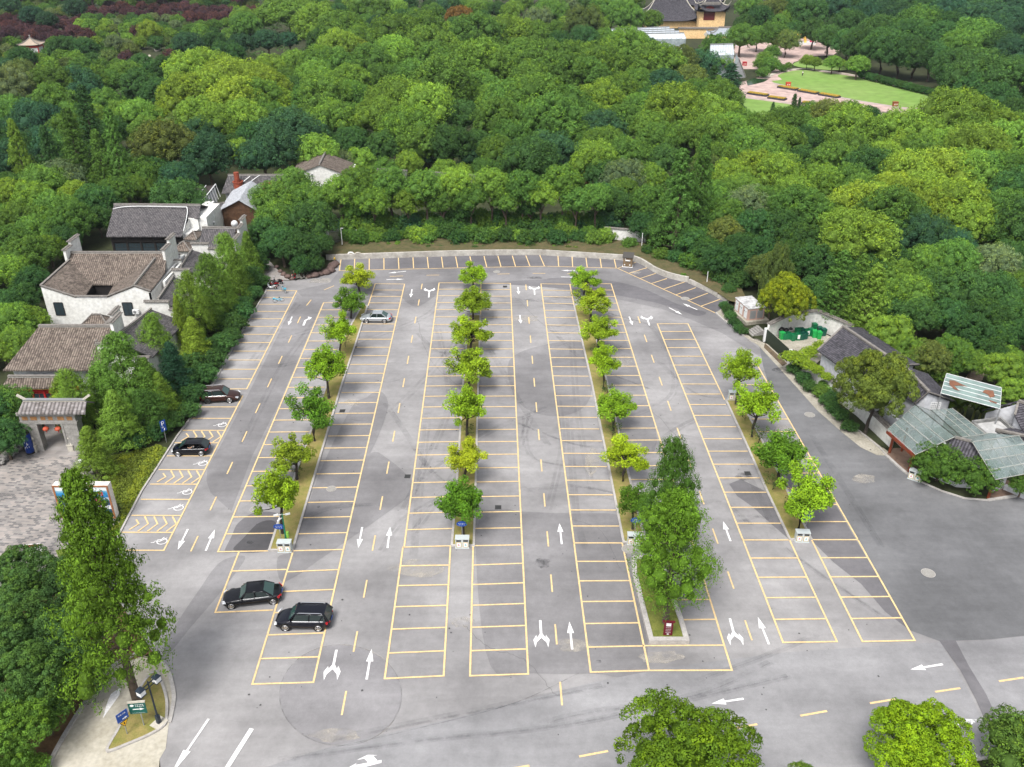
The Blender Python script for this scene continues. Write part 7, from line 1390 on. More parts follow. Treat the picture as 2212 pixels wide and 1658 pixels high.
sheet('garden_path',smoothline(pxs([(303,134),(312,126),(322,119),(326,122),(318,128),(322,133),(345,136),(342,139),(310,137)]),3,True),.1,CONC_P); sheet('garden_path',pxs([(372,131),(408,129),(409,133),(374,136)]),.1,CONC_P); sheet('garden_path',smoothline(pxs([(333,103),(340,101),(347,104),(346,110),(335,112)]),3,True),.1,CONC_P); sheet('garden_path',pxs([(484,86),(496,85),(494,94),(486,92)]),.1,CONC_P)
sheet('pond',pxs([(1612,176),(1628,170),(1660,172),(1650,178),(1615,186)]),.09,mat('pond_water',(.02,.05,.025),.1,spec=.7))
FLW=mat('flower_mix',(.6,.28,.03),.9,2.5,(.05,.16,.02),.3)
for i,(x0,y0,x1,y1) in enumerate(((1682,189.5,1722,196),(1726,197.5,1766,204.5),(1771,205.5,1812,212.5),(1616,203,1658,209),(1660,212.5,1697,217.5),(1733,224,1748,226))):
    p,q=P(x0,y0),P(x1,y1); t=thing('flower_bed','long low box bed of red and yellow flowers on the plaza, %s from the left'%('third','fourth','last','first','second','fifth')[i],'flower bed',p,math.atan2(q.y-p.y,q.x-p.x),'flower beds on the plaza'); l_=(q-p).length; b=MB(); b.box(0,l_,-1.1,1.1,0,.5); b.build('trough',mat('dark_trough',(.04,.04,.05),.7),t); b=MB(); b.box(.2,l_-.2,-.9,.9,.503,.75); b.build('flowers',FLW,t)
for x,y,c,lab in ((1702,187,(.5,.06,.02),'red boxed flower stand at the near edge of the lawn'),(1933,230,(.25,.08,.03),'dark red twin litter box on the plaza edge of the lawn'),(1608,142,(.4,.02,.03),'small red box beside the glass pavilion')):
    p=P(x,y); t=thing('red_box',lab,'box',p); b=MB(); b.box(-.7,.7,-.5,.5,0,1.2); b.box(-.8,.8,-.6,.6,1.203,1.3); b.build('case',mat('box_%d'%x,c,.6),t); b=MB(); b.box(-.45,-.15,-.53,-.502,.4,.8); b.box(.15,.45,-.53,-.502,.4,.8); b.build('panel',STONEP,t)
# children's ride glimpsed at the far side
p=P(1722,96); t=thing('inflatable_playground','pink and yellow inflatable playground at the far side of the plaza','playground',p); PINKP=mat('inflatable_pink',(.75,.12,.2),.5); YP=mat('inflatable_yellow',(.8,.5,.1),.5)
b=MB(); b.box(-7,7,-2,3,0,.8); b.build('base',METALW,t); b=MB()
for x in (-6,6): b.lathe((x,0,.8),[(.9,0),(1.0,1),(.9,3.2),(.1,4.4)],10)
b.build('tower',PINKP,t,smooth=True); b=MB(); b.tube([(-3+3*math.cos(a)+3,-1,.8+3.2*math.sin(a)) for a in [k*math.pi/10 for k in range(11)]],.55,8); b.build('arch',YP,t,smooth=True); b=MB(); b.lathe((-9,1,0),[(.7,0),(.9,1.2),(.6,3),(.2,5.5)],10); b.build('dancer_balloon',PINKP,t,smooth=True)
# ---- red pavilion
def swept(t,w,d,z0,h,up=.8,m=TILED,rl=.35,n=10,cap=CAP):
    """hipped roof with concave slopes and upturned corners"""
    rb=MB(); R0,R1=V((-w*rl/2,0,z0+h)),V((w*rl/2,0,z0+h)); E=[V((-w/2,-d/2,z0)),V((w/2,-d/2,z0)),V((w/2,d/2,z0)),V((-w/2,d/2,z0))]
    tops=[(R0,R1),(R1,R1),(R1,R0),(R0,R0)]
    for i in range(4):
        a,c=E[i],E[(i+1)%4]; ta,tc=tops[i]
        for j in range(n):
            for k in range(5):
                def pt(u,v):
                    e=a.lerp(c,u); tp=ta.lerp(tc,u); q=e.lerp(tp,v); f=(2*abs(u-.5))**4; q.z=z0+h*(v**1.5)+up*f*(1-v)**2*1.2; ex=(q-V((0,0,q.z))); s=1+.05*f*(1-v)**2; return V((q.x*s,q.y*s,q.z))
                P4=[pt(j/n,k/5),pt((j+1)/n,k/5),pt((j+1)/n,(k+1)/5),pt(j/n,(k+1)/5)]; L_=(c-a).length; S_=(d if i%2==0 else w)/2
                rb.add(P4,[(0,1,2,3)],[[(j/n*L_,k/5*S_),((j+1)/n*L_,k/5*S_),((j+1)/n*L_,(k+1)/5*S_),(j/n*L_,(k+1)/5*S_)]])
    rb.build('roof',m,t); b=MB()
    for i in range(4):
        a=E[i]; tp=tops[i][0]; pts=[]
        for k in range(7):
            v=k/6; q=a.lerp(tp,v); q.z=z0+h*(v**1.5)+up*(1-v)**2*1.2; s=1+.06*(1-v)**2; pts.append(V((q.x*s,q.y*s,q.z+.1)))
        pts[0]+=V((0,0,up*.5)); b.tube(pts,[.12]+[.2]*6,5)
    if rl>.05: beam(b,R0,R1,.5,.5)
    b.build('ridge_cap',cap,t); b=MB(); b.box(-w/2*.99,w/2*.99,-d/2*.99,d/2*.99,z0-.15,z0-.05); b.build('soffit',WOODD,t)
p=P(72,113); t=thing('red_pavilion','small pavilion with a pale hipped roof and red walls on the garden slope','pavilion',p,R(8)); swept(t,7.8,7.8,3.0,2.4,.25,mat('thatch_pale',(.42,.34,.27),.9,2,(.32,.25,.2)),.02)
b=MB(); b.box(-3,3,-3,3,0,2.0); b.build('wall',METALW,t); b=MB(); b.box(-3.2,3.2,-3.2,3.2,2.0,2.84)
for x in (-3.2,3.2):
    for y in (-3.2,3.2): b.cyl((x,y,0),.2,2.0,8)
b.build('red_frame',RED,t); b=MB(); b.lathe((0,0,5.3),[(.3,0),(.2,.4),(.35,.7),(.05,1.2)],8); b.build('finial',STONE,t)
YW=mat('ochre_plaster',(.82,.58,.30),.9,.5,(.72,.48,.24),scale2=2)
def temple(name,lab,x,yb,yt,wpx,d,zr,up,rot=0,win=0,rl=.5,cap=STONEP):
    g0=P(x,yb); s=FPX/depth(g0); w=wpx/s; t=thing(name,lab,'temple',g0+V((0,d/2,0)),rot); z0=height_at(g0,yt); b=MB(); b.box(-w/2+w*.08,w/2-w*.08,-d/2+1.2,d/2-1.2,0,z0-.1); b.build('wall',YW,t); swept(t,w,d+1,z0,zr,up,TILED,rl,12,cap)
    for k in range(win):
        xx=(-w/2+w*.12)+(w*.76)*(k+.5)/win; window(t,g0+V((xx,1.2-.03,z0*.62)),1.1,2.2,0,1,2)
    return t,w,z0,g0
t,w,z0,g0=temple('temple_hall','low dark-roofed temple hall with curled white ridges, left one','%s'and 1450,62,46,132,18,9,3.2,0,0,.5)
b=MB(); 
for k in range(9): xx=-w*.25+w*.5*k/8; b.box(xx-.3,xx+.3,-.3,.3,z0+9.2,z0+11)
b.box(-w*.26,w*.26,-.35,.35,z0+10.9,z0+11.4); b.tube([(-w*.25,0,z0+9),(-w*.27,0,z0+12),(-w*.25,0,z0+14.5)],[.6,.4,.1],5); b.tube([(w*.25,0,z0+9),(w*.27,0,z0+12),(w*.25,0,z0+14.5)],[.6,.4,.1],5); b.build('ridge_ornament',STONEP,t)
t,w,z0,g0=temple('temple_tower','tall ochre temple hall with a row of dark windows, behind the low hall',1515,46,13,84,16,8,2.5,0,4,.4)
t,w,z0,g0=temple('temple_gatehouse','ochre temple gatehouse with an arched doorway and a curved dark roof',1537,66,25,66,10,6,2.5,0,0,.3)
b=MB(); yf=-5+1.2-.05; b.prism([V((2.6*math.cos(a),yf,3.2+2.6*math.sin(a)+.6)) for a in [k*math.pi/10 for k in range(11)]]+[V((-2.6,yf,.2)),V((2.6,yf,.2))],(0,.06,0)); b.v=[(x-1.5,y,z+4) for x,y,z in b.v]; b.build('arched_door',mat('dark_red_door',(.12,.02,.02),.7),t)
b=MB(); b.prism([V((3.6+1.1*math.cos(a),yf,15+1.6*math.sin(a))) for a in [k*math.pi/8 for k in range(16)]],(0,.06,0)); b.build('round_window',WOODD,t); b=MB(); b.box(-5.5,3,yf-1,yf+.1,11,12); b.build('porch_roof',CAP,t)
g0=P(1510,84); t=thing('temple_wall','ochre temple forecourt wall with two pale diamond windows','wall',g0); h=height_at(g0,63); b=MB(); b.box(-9,13,0,1,0,h); b.build('wall',YW,t); b=MB(); b.box(-9.3,13.3,-.4,1.4,h,h+.6); b.build('tile_cap',CAP,t); b=MB()
for x in (3,8): b.prism([V((x-1.2,-.06,h*.45)),V((x,-.06,h*.45-1.2)),V((x+1.2,-.06,h*.45)),V((x,-.06,h*.45+1.2))],(0,.05,0))
b.build('diamond_window',STONEP,t)
# ---- glasshouses
GW=mat('whitewashed_glass',(.60,.65,.70),.3,.3,(.48,.53,.58),scale2=1.2)
def saw(name,lab,px,z,spans,hz,ori=0,m=GW):
    a,b_,c,d_=[P(x,y,z) for x,y in px]; t=house(name,lab,'glasshouse',a); n=spans
    rb=MB(); fb=MB()
    for k in range(n):
        p0,p1=a.lerp(d_,k/n),b_.lerp(c,k/n); q0,q1=a.lerp(d_,(k+1)/n),b_.lerp(c,(k+1)/n); r0,r1=p0.lerp(q0,.5)+V((0,0,hz)),p1.lerp(q1,.5)+V((0,0,hz))
        rb.prism([p0,p1,r1,r0],(0,0,-.05)); rb.prism([r0,r1,q1,q0],(0,0,-.05)); rb.add([p0,r0,q0],[(0,1,2)]); rb.add([p1,r1,q1],[(0,1,2)]); beam(fb,r0,r1,.35,.4)
        for j in range(15): u=j/14; beam(fb,p0.lerp(p1,u),r0.lerp(r1,u),.12,.1,.02); beam(fb,r0.lerp(r1,u),q0.lerp(q1,u),.12,.1,.02)
        beam(fb,q0,q1,.4,.3)
    rb.build('glass_roof',m,t,world=True); fb.build('frame',METALG,t,world=True); wb=MB(); R4_=[a,b_,c,d_]
    for p,q in zip(R4_,R4_[1:]+R4_[:1]): wb.add([V((p.x,p.y,0)),V((q.x,q.y,0)),q,p],[(0,1,2,3)])
    wb.build('glass_wall',mat('glasshouse_wall',(.42,.47,.50),.35,.6,(.2,.24,.25)),t,world=True)
saw('long_glasshouse','long glasshouse with several pale parallel ridges below the temple',[(1338,86),(1482,84),(1440,66),(1318,72)],5,4,1.6)
saw('low_glasshouse','low whitewashed glasshouse partly hidden by the wood',[(1400,122),(1480,122),(1466,109),(1396,112)],5,1,2.0)
saw('glass_pavilion','tall glass pavilion with a pale ribbed roof at the plaza edge',[(1534,120),(1586,119),(1578,104),(1532,106)],8,1,2.2)
g0=P(1590,165); b=MB(); t=thing('glass_lean_to','sloping glass lean-to beside the pond','glasshouse',g0); a=[P(1590,118,8),P(1595,128,8),P(1610,168,1.5),P(1580,170,1.5)]; b.prism(a,(0,0,-.1)); b.build('glass_roof',GW,t,world=True); b=MB()
for k in range(7): beam(b,a[0].lerp(a[3],k/6),a[1].lerp(a[2],k/6),.2,.15,.03)
beam(b,a[1],a[2],.4,.3,.03); b.build('frame',METALG,t,world=True)
p=P(1562,98); t=thing('grey_gatehouse','small open gatehouse with an upturned grey roof by the plaza','pavilion',p); swept(t,13,8,4,2.8,1,mat('blue_grey_roof',(.33,.36,.40),.7,2,(.22,.25,.28)),.4); b=MB(); 
for x in (-5,-1.7,1.7,5): b.cyl((x,-2.6,0),.3,3.9,8); b.cyl((x,2.6,0),.3,3.9,8)
b.build('column',METALW,t)
# ================================================================ PEOPLE
SKIN=mat('skin',(.45,.27,.18),.6); HAIR=mat('black_hair',(.012,.01,.01),.5)
def skel(name,V_,E_,rad,m,parent,sub=1,root=0):
    me=bpy.data.meshes.new(name); me.from_pydata(V_,E_,[]); o=bpy.data.objects.new(name,me); COL.objects.link(o); o.parent=parent; me.materials.append(m)
    s=o.modifiers.new('skin','SKIN'); s.use_smooth_shade=True
    if not me.skin_vertices: 
        bm=bmesh.new(); bm.from_mesh(me); bm.verts.layers.skin.verify(); bm.to_mesh(me); bm.free()
    for i,r_ in enumerate(rad): me.skin_vertices[0].data[i].radius=(r_,r_)
    me.skin_vertices[0].data[root].use_root=True; q=o.modifiers.new('sub','SUBSURF'); q.levels=sub; q.render_levels=sub; return o
def person(loc,rz,lab,top,bot,pose='stand',group=None,hat=None):
    t=thing('person',lab,'person',loc,rz,group); k=1.0
    if pose=='walk': L1,L2=(.1,.26),(-.1,-.22)
    else: L1,L2=(.02,.0),(-.02,.0)
    pts=[(0,0,.95),(0,0,1.2),(0,0,1.42),(0,0,1.52),(0,-.01,1.62),(0,0,1.72), (.17,0,1.40),(.24,.03,1.12),(.24,-.06 if pose=='stand' else .2,.86),(.25,-.08,.78), (-.17,0,1.40),(-.24,-.03,1.12),(-.24,-.1,.86),(-.25,-.12,.78), (.1,0,.9),(.1,L1[1]*.5-.02,.5),(.1,L1[1],.08),(.1,L1[1]-.13,.03),(-.1,0,.9),(-.1,L2[1]*.5-.02,.5),(-.1,L2[1],.08),(-.1,L2[1]-.13,.03)]
    ed=[(0,1),(1,2),(2,3),(3,4),(4,5),(2,6),(6,7),(7,8),(8,9),(2,10),(10,11),(11,12),(12,13),(0,14),(14,15),(15,16),(16,17),(0,18),(18,19),(19,20),(20,21)]
    rd=[.13,.12,.13,.055,.1,.085,.06,.045,.035,.035,.06,.045,.035,.035,.085,.06,.04,.04,.085,.06,.04,.04]
    if pose=='sit':
        pts=[(x,y,z-.5) for x,y,z in pts]; 
        for i,(y,z) in zip((15,16,17,19,20,21),((-.42,.44),(-.45,.08),(-.6,.03))*2): pts[i]=(pts[i][0],y,z)
    skel('body',pts,ed,rd,SKIN,t); sh=[0,1,2,6,7,10,11]; ix={v:i for i,v in enumerate(sh)}
    skel('shirt',[pts[i] for i in sh],[(ix[a],ix[b_]) for a,b_ in ed if a in ix and b_ in ix],[rd[i]*1.2+.012 for i in sh],top,t); tr=[0,14,15,16,18,19,20]; ix={v:i for i,v in enumerate(tr)}
    skel('trousers',[pts[i] for i in tr],[(ix[a],ix[b_]) for a,b_ in ed if a in ix and b_ in ix],[rd[i]*1.15+.012 for i in tr],bot,t)
    b=MB(); z=pts[5][2]; y=pts[5][1]; b.lathe((0,y+.015,z-.12),[(.1,0),(.115,.08),(.09,.17),(.02,.22)],10); b.build('hair',HAIR,t,smooth=True)
    return t
WC=mat('white_cloth',(.7,.7,.7),.9); BC=mat('dark_cloth',(.02,.025,.04),.9)
person(P(1733,165),.3,'person in a white top and dark trousers standing on the lawn',WC,BC,group='people in the park')
person(P(1610,104),.6,'person in white walking on the plaza near the glass pavilion',WC,WC,'walk','people in the park'); person(P(1614.5,104.5),2,'person in dark clothes walking right behind the one in white',BC,BC,'walk','people in the park')
person(P(1782,117),2.4,'person in dark clothes sitting low under the plaza trees',BC,BC,'sit','people in the park')
# ================================================================ VEHICLES
def carpaint(name,c,rough=.25,metal=.3):
    return mat(name,c,rough,metal=metal,spec=.35,coat=.45)
TYREM=mat('tyre_rubber',(.015,.015,.016),.8); RIMM=mat('alloy_rim',(.55,.55,.56),.3,metal=.8); RIMD=mat('dark_rim',(.05,.05,.05),.4,metal=.4); CHR=mat('chrome',(.5,.51,.53),.3,metal=.9); HL=mat('headlamp_glass',(.65,.67,.7),.1,spec=.8); TLM=mat('tail_lamp_red',(.5,.01,.015),.2,spec=.6); GLC=mat('car_glass',(.015,.025,.025),.06,spec=.7); GLT=mat('windscreen_glass',(.03,.07,.062),.06,spec=.6); PLT=mat('plate_blue',(.02,.08,.35),.4)
def car(lab,p_front,p_rear,L,W,H,paint,kind,rim=RIMM,rails=False,darkrear=False,driver=False,name='parked_car',cat='car'):
    """p_front, p_rear: ground contact of the two wheels seen on the near side. Local +x points to the nose."""
    s={'sedan':dict(hood=.66,belt=.88,tail=.9,ws=(.30,.42),rf=(.43,.70),rg=(.72,.86)),'suv':dict(hood=.60,belt=.98,tail=.98,ws=(.27,.40),rf=(.41,.90),rg=(.91,.985)),'hatch':dict(hood=.62,belt=.92,tail=.92,ws=(.22,.40),rf=(.41,.82),rg=(.85,.975))}[kind]
    d=(p_front-p_rear); d.z=0; rz=math.atan2(d.y,d.x); d.normalize(); mid=(p_front+p_rear)/2
    n=V((-d.y,d.x,0)); n=n if n.y>0 else -n   # away from the camera
    c=mid+n*(W/2-.11); t=thing(name,lab,cat,(c.x,c.y,0),rz); wb=(p_front-p_rear).length/2; near=-1 if (Matrix.Rotation(rz,3,'Z')@V((0,1,0))).dot(n)>0 else 1
    X=lambda f:L/2-f*L; hw=W/2; belt=s['belt']*(H/1.47 if kind!='suv' else H/1.66*1.02); hood=belt*.96
    # lower body: lofted sections from nose to tail
    fr=wb; st=[]
    def S(f,w,zb,zt,zc): st.append((X(f),w,zb,zt,zc))
    S(0,.62,.34,.52,.54); S(.012,.80,.24,.60,.64); S(.05,.91,.2,.66,.74); S(.12,.965,.19,belt*.84,belt*.87); S(.22,.99,.19,belt*.93,belt*.97); S(s['ws'][0],1.0,.19,belt*.985,belt*1.0); S(.5,1.0,.19,belt,belt)
    S(.75,1.0,.19,belt*1.01,belt*1.01)
    if kind=='sedan': S(.88,.975,.2,belt*1.02,belt*1.04); S(.965,.90,.24,belt*1.0,belt*1.02); S(.99,.82,.3,belt*.8,belt*.86); S(1.0,.72,.36,belt*.6,belt*.62)
    else: S(.9,.98,.22,belt*1.02,belt*1.02); S(.97,.92,.26,belt*.98,belt*1.0); S(.992,.84,.32,belt*.75,belt*.8); S(1.0,.74,.38,belt*.55,belt*.6)
    b=MB(); ring=lambda x,w,zb,zt,zc:[(x,-w*hw*.86,zb),(x,-w*hw*.985,zb+.1),(x,-w*hw,(zb+zt)/2),(x,-w*hw*.985,zt-.12*(zt-zb)/.6),(x,-w*hw*.88,zt),(x,-w*hw*.5,zc),(x,0,zc+.015),(x,w*hw*.5,zc),(x,w*hw*.88,zt),(x,w*hw*.985,zt-.12*(zt-zb)/.6),(x,w*hw,(zb+zt)/2),(x,w*hw*.985,zb+.1),(x,w*hw*.86,zb)]
    for q in st: b.v+=ring(*q)
    m=13
    for i in range(len(st)-1):
        for k in range(m-1): b.f.append([i*m+k,i*m+k+1,(i+1)*m+k+1,(i+1)*m+k])
        b.f.append([i*m+m-1,i*m,(i+1)*m,(i+1)*m+m-1])
    b.f.append(list(range(m))); b.f.append(list(range((len(st)-1)*m,len(st)*m))[::-1]); b.uv=[[(0,0)]*len(f) for f in b.f]; b.mi=[0]*len(b.f)
    o=b.build('body',paint,t,smooth=True); q=o.modifiers.new('sub','SUBSURF'); q.levels=2; q.render_levels=2
    # cabin
    zb=belt-.02; zt=H; wbt=hw*.90; wr=hw*.70; x0,x1=X(s['ws'][0]),X(s['ws'][1]); x2,x3=X(s['rf'][1]),X(s['rg'][1]) 
    f0,f1,r1,r0=x0,x1,x2,x3; mx=(f1+r1)/2
    def cab(sc_,ins): return [(f0,-(wbt-ins),zb),(f0,wbt-ins,zb),(r0,wbt-ins,zb+.02),(r0,-(wbt-ins),zb+.02),(f1,-(wr-ins),zt-.05),(f1,wr-ins,zt-.05),(r1,wr-ins,zt-.06),(r1,-(wr-ins),zt-.06)]
    # roof panel, gently domed
    b=MB(); N=8; M_=6; 
    for i in range(N+1):
        u=i/N; x=f1+.06+(r1-f1-.12)*u
        for j in range(M_+1):
            v=j/M_*2-1; b.v.append((x,v*(wr+.03),zt-.06+.06*(1-abs(v)**3)*(1-abs(2*u-1)**4*.7)-(.015 if abs(v)==1 else 0)))
    for i in range(N):
        for j in range(M_): k=i*(M_+1)+j; b.f.append([k,k+1,k+M_+2,k+M_+1]); b.uv.append([(0,0)]*4); b.mi.append(0)
    b.build('roof_panel',paint,t,smooth=True)
    b=MB()
    for y in (-1,1):
        P_=lambda x,z,w_:V((x,y*w_,z))
        for a_,c_,w1,w2 in ((f0,f1,wbt,wr),(r0,r1,wbt,wr)): beam(b,V((a_,y*(w1-.01),zb)),V((c_,y*(w2-.005),zt-.05)),.13,.07,-.02)
        beam(b,V((mx+.05,y*(wbt-.01),zb)),V((mx,y*(wr-.005),zt-.05)),.06,.06,-.02); beam(b,V((f1+.05,y*(wr+.005),zt-.06)),V((r1-.05,y*(wr+.005),zt-.07)),.09,.05)
        if kind!='sedan': q_=(r0*.35+r1*.65); beam(b,V((r1+.42,y*(wbt-.03),zb)),V((r1+.02,y*wr,zt-.06)),.16,.05,-.02)
    beam(b,V((f1,-wr,zt-.05)),V((f1,wr,zt-.05)),.12,.05); beam(b,V((r1,-wr,zt-.06)),V((r1,wr,zt-.06)),.12,.05); b.build('pillar',paint,t)
    cv=cab(1,.03)
    def gl(name,ids,m_,off,th=.012,shrink=1):
        p=[V(cv[i]) for i in ids]; n_=(p[1]-p[0]).cross(p[2]-p[0]).normalized(); 
        if n_.dot(sum(p,V())/len(p)-V((mx,0,(zb+zt)/2)))<0: n_=-n_
        b=MB(); b.prism([q+n_*off for q in p],n_*th); return b.build(name,m_,t)
    gl('windscreen',(0,1,5,4),GLT,.03); gl('rear_window',(3,2,6,7),GLC if kind!='sedan' else GLT,.03)
    for y,ids in ((-1,(0,3,7,4)),(1,(1,2,6,5))):
        if driver and y==near: continue
        a=[V(cv[i]) for i in ids]; n_=V((0,y,.25)).normalized(); lo,hi=lambda u:a[0].lerp(a[1],u),lambda u:a[3].lerp(a[2],u)
        for u0,u1 in ((.03,.485),(.515,.93)):
            b=MB(); b.prism([lo(u0+(.05 if u0<.1 else 0)),lo(u1),hi(u1+(.04 if u1>.9 else .0)),hi(u0)],n_*.035); b.build('side_window',GLC,t)
    # dark interior
    b=MB(); b.box(r0+.1,f0-.1,-wbt+.12,wbt-.12,.3,zb-.05); 
    for x in (mx+.35,mx-.65):
        for y in (-.36,.36): b.box(x-.12,x+.02,y-.24,y+.24,zb-.3,zt-.42); b.box(x-.05,x+.02,y-.12,y+.12,zt-.42,zt-.25)
    b.build('interior',mat('car_interior',(.03,.028,.027),.9),t)
    # chrome line round the side glass
    if kind in('sedan','suv') and paint!=MATS.get('paint_silver'):
        for y in (-1,1):
            b=MB(); pts=[V((f0-.02,y*(wbt+.005),zb+.03)),V((f1-.03,y*(wr+.035),zt-.07)),V((mx,y*(wr+.045),zt-.035)),V((r1-.05,y*(wr+.035),zt-.1)),V((r0+(.42 if kind=='suv' else .3),y*(wbt-.0),zb+.12)),V((r0+(.45 if kind=='suv' else .32),y*(wbt+.01),zb+.03)),V((f0-.02,y*(wbt+.012),zb+.03))]; b.tube(pts,.008,4); b.build('chrome_trim',CHR,t)
    if rails:
        for y in (-1,1): b=MB(); b.tube([(f1-.15,y*wr*.97,zt-.02),(f1-.3,y*wr*.97,zt+.06),(r1+.3,y*wr*.97,zt+.05),(r1+.12,y*wr*.97,zt-.03)],.028,6); b.build('roof_rail',CHR,t)
    for y in (-1,1):
        b=MB(); b.lathe((0,0,0),[(.01,0),(.1,.03),(.11,.1),(.07,.15),(.01,.16)],10); b.v=[(x*.6+f0-.22,yy*1.1+y*(hw+.07),z+zb+.02) for x,yy,z in b.v]; b.build('wing_mirror',paint if not darkrear else CHR,t,smooth=True)
    # lamps
    for y in (-1,1):
        b=MB(); xx=X(.03); b.add([(X(.004),y*hw*.60,.58),(X(.004),y*hw*.62,.70),(X(.075),y*hw*.955,.64 if kind!='suv' else .72),(X(.075),y*hw*.95,.78 if kind!='suv' else .86),(X(.04),y*hw*.62,.735),(X(.02),y*hw*.92,.60)],[(0,1,4),(0,1,3,2) if y>0 else (0,2,3,1),(1,4,3),(0,5,2)])
        b.f=[f for f in b.f]; b.v=[(x+.035,yy*1.015,z+.0) for x,yy,z in b.v]; b.build('headlight',HL,t)
        b=MB(); zt_=belt*.93; b.prism([V((X(.995)+.0,y*hw*.60,zt_-.15)),V((X(.945),y*hw*1.0,zt_-.17)),V((X(.93),y*hw*1.0,zt_+.02)),V((X(.985),y*hw*.62,zt_))],(-.045,y*.01,0)); b.build('taillight',TLM,t)
    b=MB(); b.box(X(1.0)-.03,X(1.0)-.005,-.24,.24,.62,.76); b.build('number_plate',PLT,t)
    b=MB(); b.box(X(0)-.02,X(0)+.012,-.5,.5,.4,.52); b.build('grille',BLK,t)
    for x_,p_ in ((wb,1),(-wb,-1)):
        for y in (-1,1):
            R_=.335 if kind!='suv' else .37; b=MB(); yo=y*(hw+.006); b.tube([(x_,y*(hw-.24),R_),(x_,y*(hw+.002),R_)],R_+.055,24); b.build('wheel_arch',BLK,t)
            b=MB(); b.tube([(x_,y*(hw-.2),R_),(x_,y*(hw-.03),R_),(x_,y*(hw+.012),R_)],[R_,R_,R_-.03],24); w_=b.build('wheel',TYREM,t,smooth=False)
            b=MB(); rm=RIMD if darkrear and p_<0 else rim; b.tube([(x_,y*(hw+.013),R_),(x_,y*(hw+.02),R_)],[R_*.72,R_*.70],20); b.build('rim_disc',RIMD,w_)
            b=MB(); 
            for k in range(5):
                a=k*2*math.pi/5; c0=V((x_,y*(hw+.028),R_)); e=V((math.cos(a),0,math.sin(a))); s_=V((-math.sin(a),0,math.cos(a)))
                b.add([c0-s_*.05,c0+s_*.05,c0+s_*.035+e*R_*.68,c0-s_*.035+e*R_*.68],[(0,1,2,3)])
            N=20; pr=[]
            for k in range(N+1): a=k*2*math.pi/N; pr.append(V((x_+math.cos(a)*R_*.68,y*(hw+.026),R_+math.sin(a)*R_*.68)))
            b.tube(pr,.022,4,cap=False); b.build('rim',rm,w_)
    return t
PB=carpaint('paint_black',(.004,.0045,.008)); PN=carpaint('paint_dark_blue',(.004,.005,.012)); PS=carpaint('paint_silver',(.42,.45,.48),.3,.5); PBr=carpaint('paint_dark_brown',(.045,.016,.012),.3,.4)
car('black sedan with chrome window line parked slightly askew in the left front bays',P(501,1315),P(591,1305),4.95,1.87,1.47,PB,'sedan')
car('black off-roader with silver roof rails parked in front of the black sedan',P(618,1362),P(689,1363),4.65,1.9,1.66,PN,'suv',rails=True)
car('silver sedan parked nose to the left tree strip',P(792,698),P(831,698.5),4.45,1.72,1.43,PS,'sedan')
car('dark brown off-roader with silver roof rails backed against the left hedge',P(497,870.5),P(450,872.5),4.65,1.85,1.66,PBr,'suv',rails=True,darkrear=True)
hb=car('small black hatchback with its windows open on the hatched strip',P(386,986),P(436,985),3.95,1.67,1.5,PB,'hatch',driver=True)
# the driver, elbow on the door
t=thing('person','driver with a bare arm at the open window of the black hatchback','person',hb.location+V((.08,0,0)),hb.rotation_euler[2]); M_=1 if False else -1
Rm=Matrix.Rotation(hb.rotation_euler[2],3,'Z'); sd=1 if (Rm@V((0,1,0))).y<0 else -1
pts=[(-.3,sd*.33,.55),(-.32,sd*.33,.85),(-.3,sd*.33,1.08),(-.28,sd*.33,1.16),(-.27,sd*.33,1.26),(-.27,sd*.33,1.34),(-.26,sd*.52,1.04),(-.05,sd*.7,.97),(.16,sd*.66,1.02),(.24,sd*.6,1.05),(-.26,sd*.14,1.04),(0,sd*.1,.85),(.25,sd*.2,.95),(.1,sd*.4,.55),(.1,sd*.24,.55)]
skel('body',pts,[(0,1),(1,2),(2,3),(3,4),(4,5),(2,6),(6,7),(7,8),(8,9),(2,10),(10,11),(11,12),(0,13),(0,14)],[.13,.13,.12,.05,.09,.08,.06,.045,.035,.035,.06,.045,.035,.08,.08],SKIN,t); skel('shirt',[pts[i] for i in (0,1,2,6,10)],[(0,1),(1,2),(2,3),(2,4)],[.17,.17,.16,.085,.085],WC,t); b=MB(); b.lathe((-.28,sd*.33,1.2),[(.09,0),(.11,.08),(.08,.18),(.02,.22)],10); b.build('hair',HAIR,t,smooth=True)
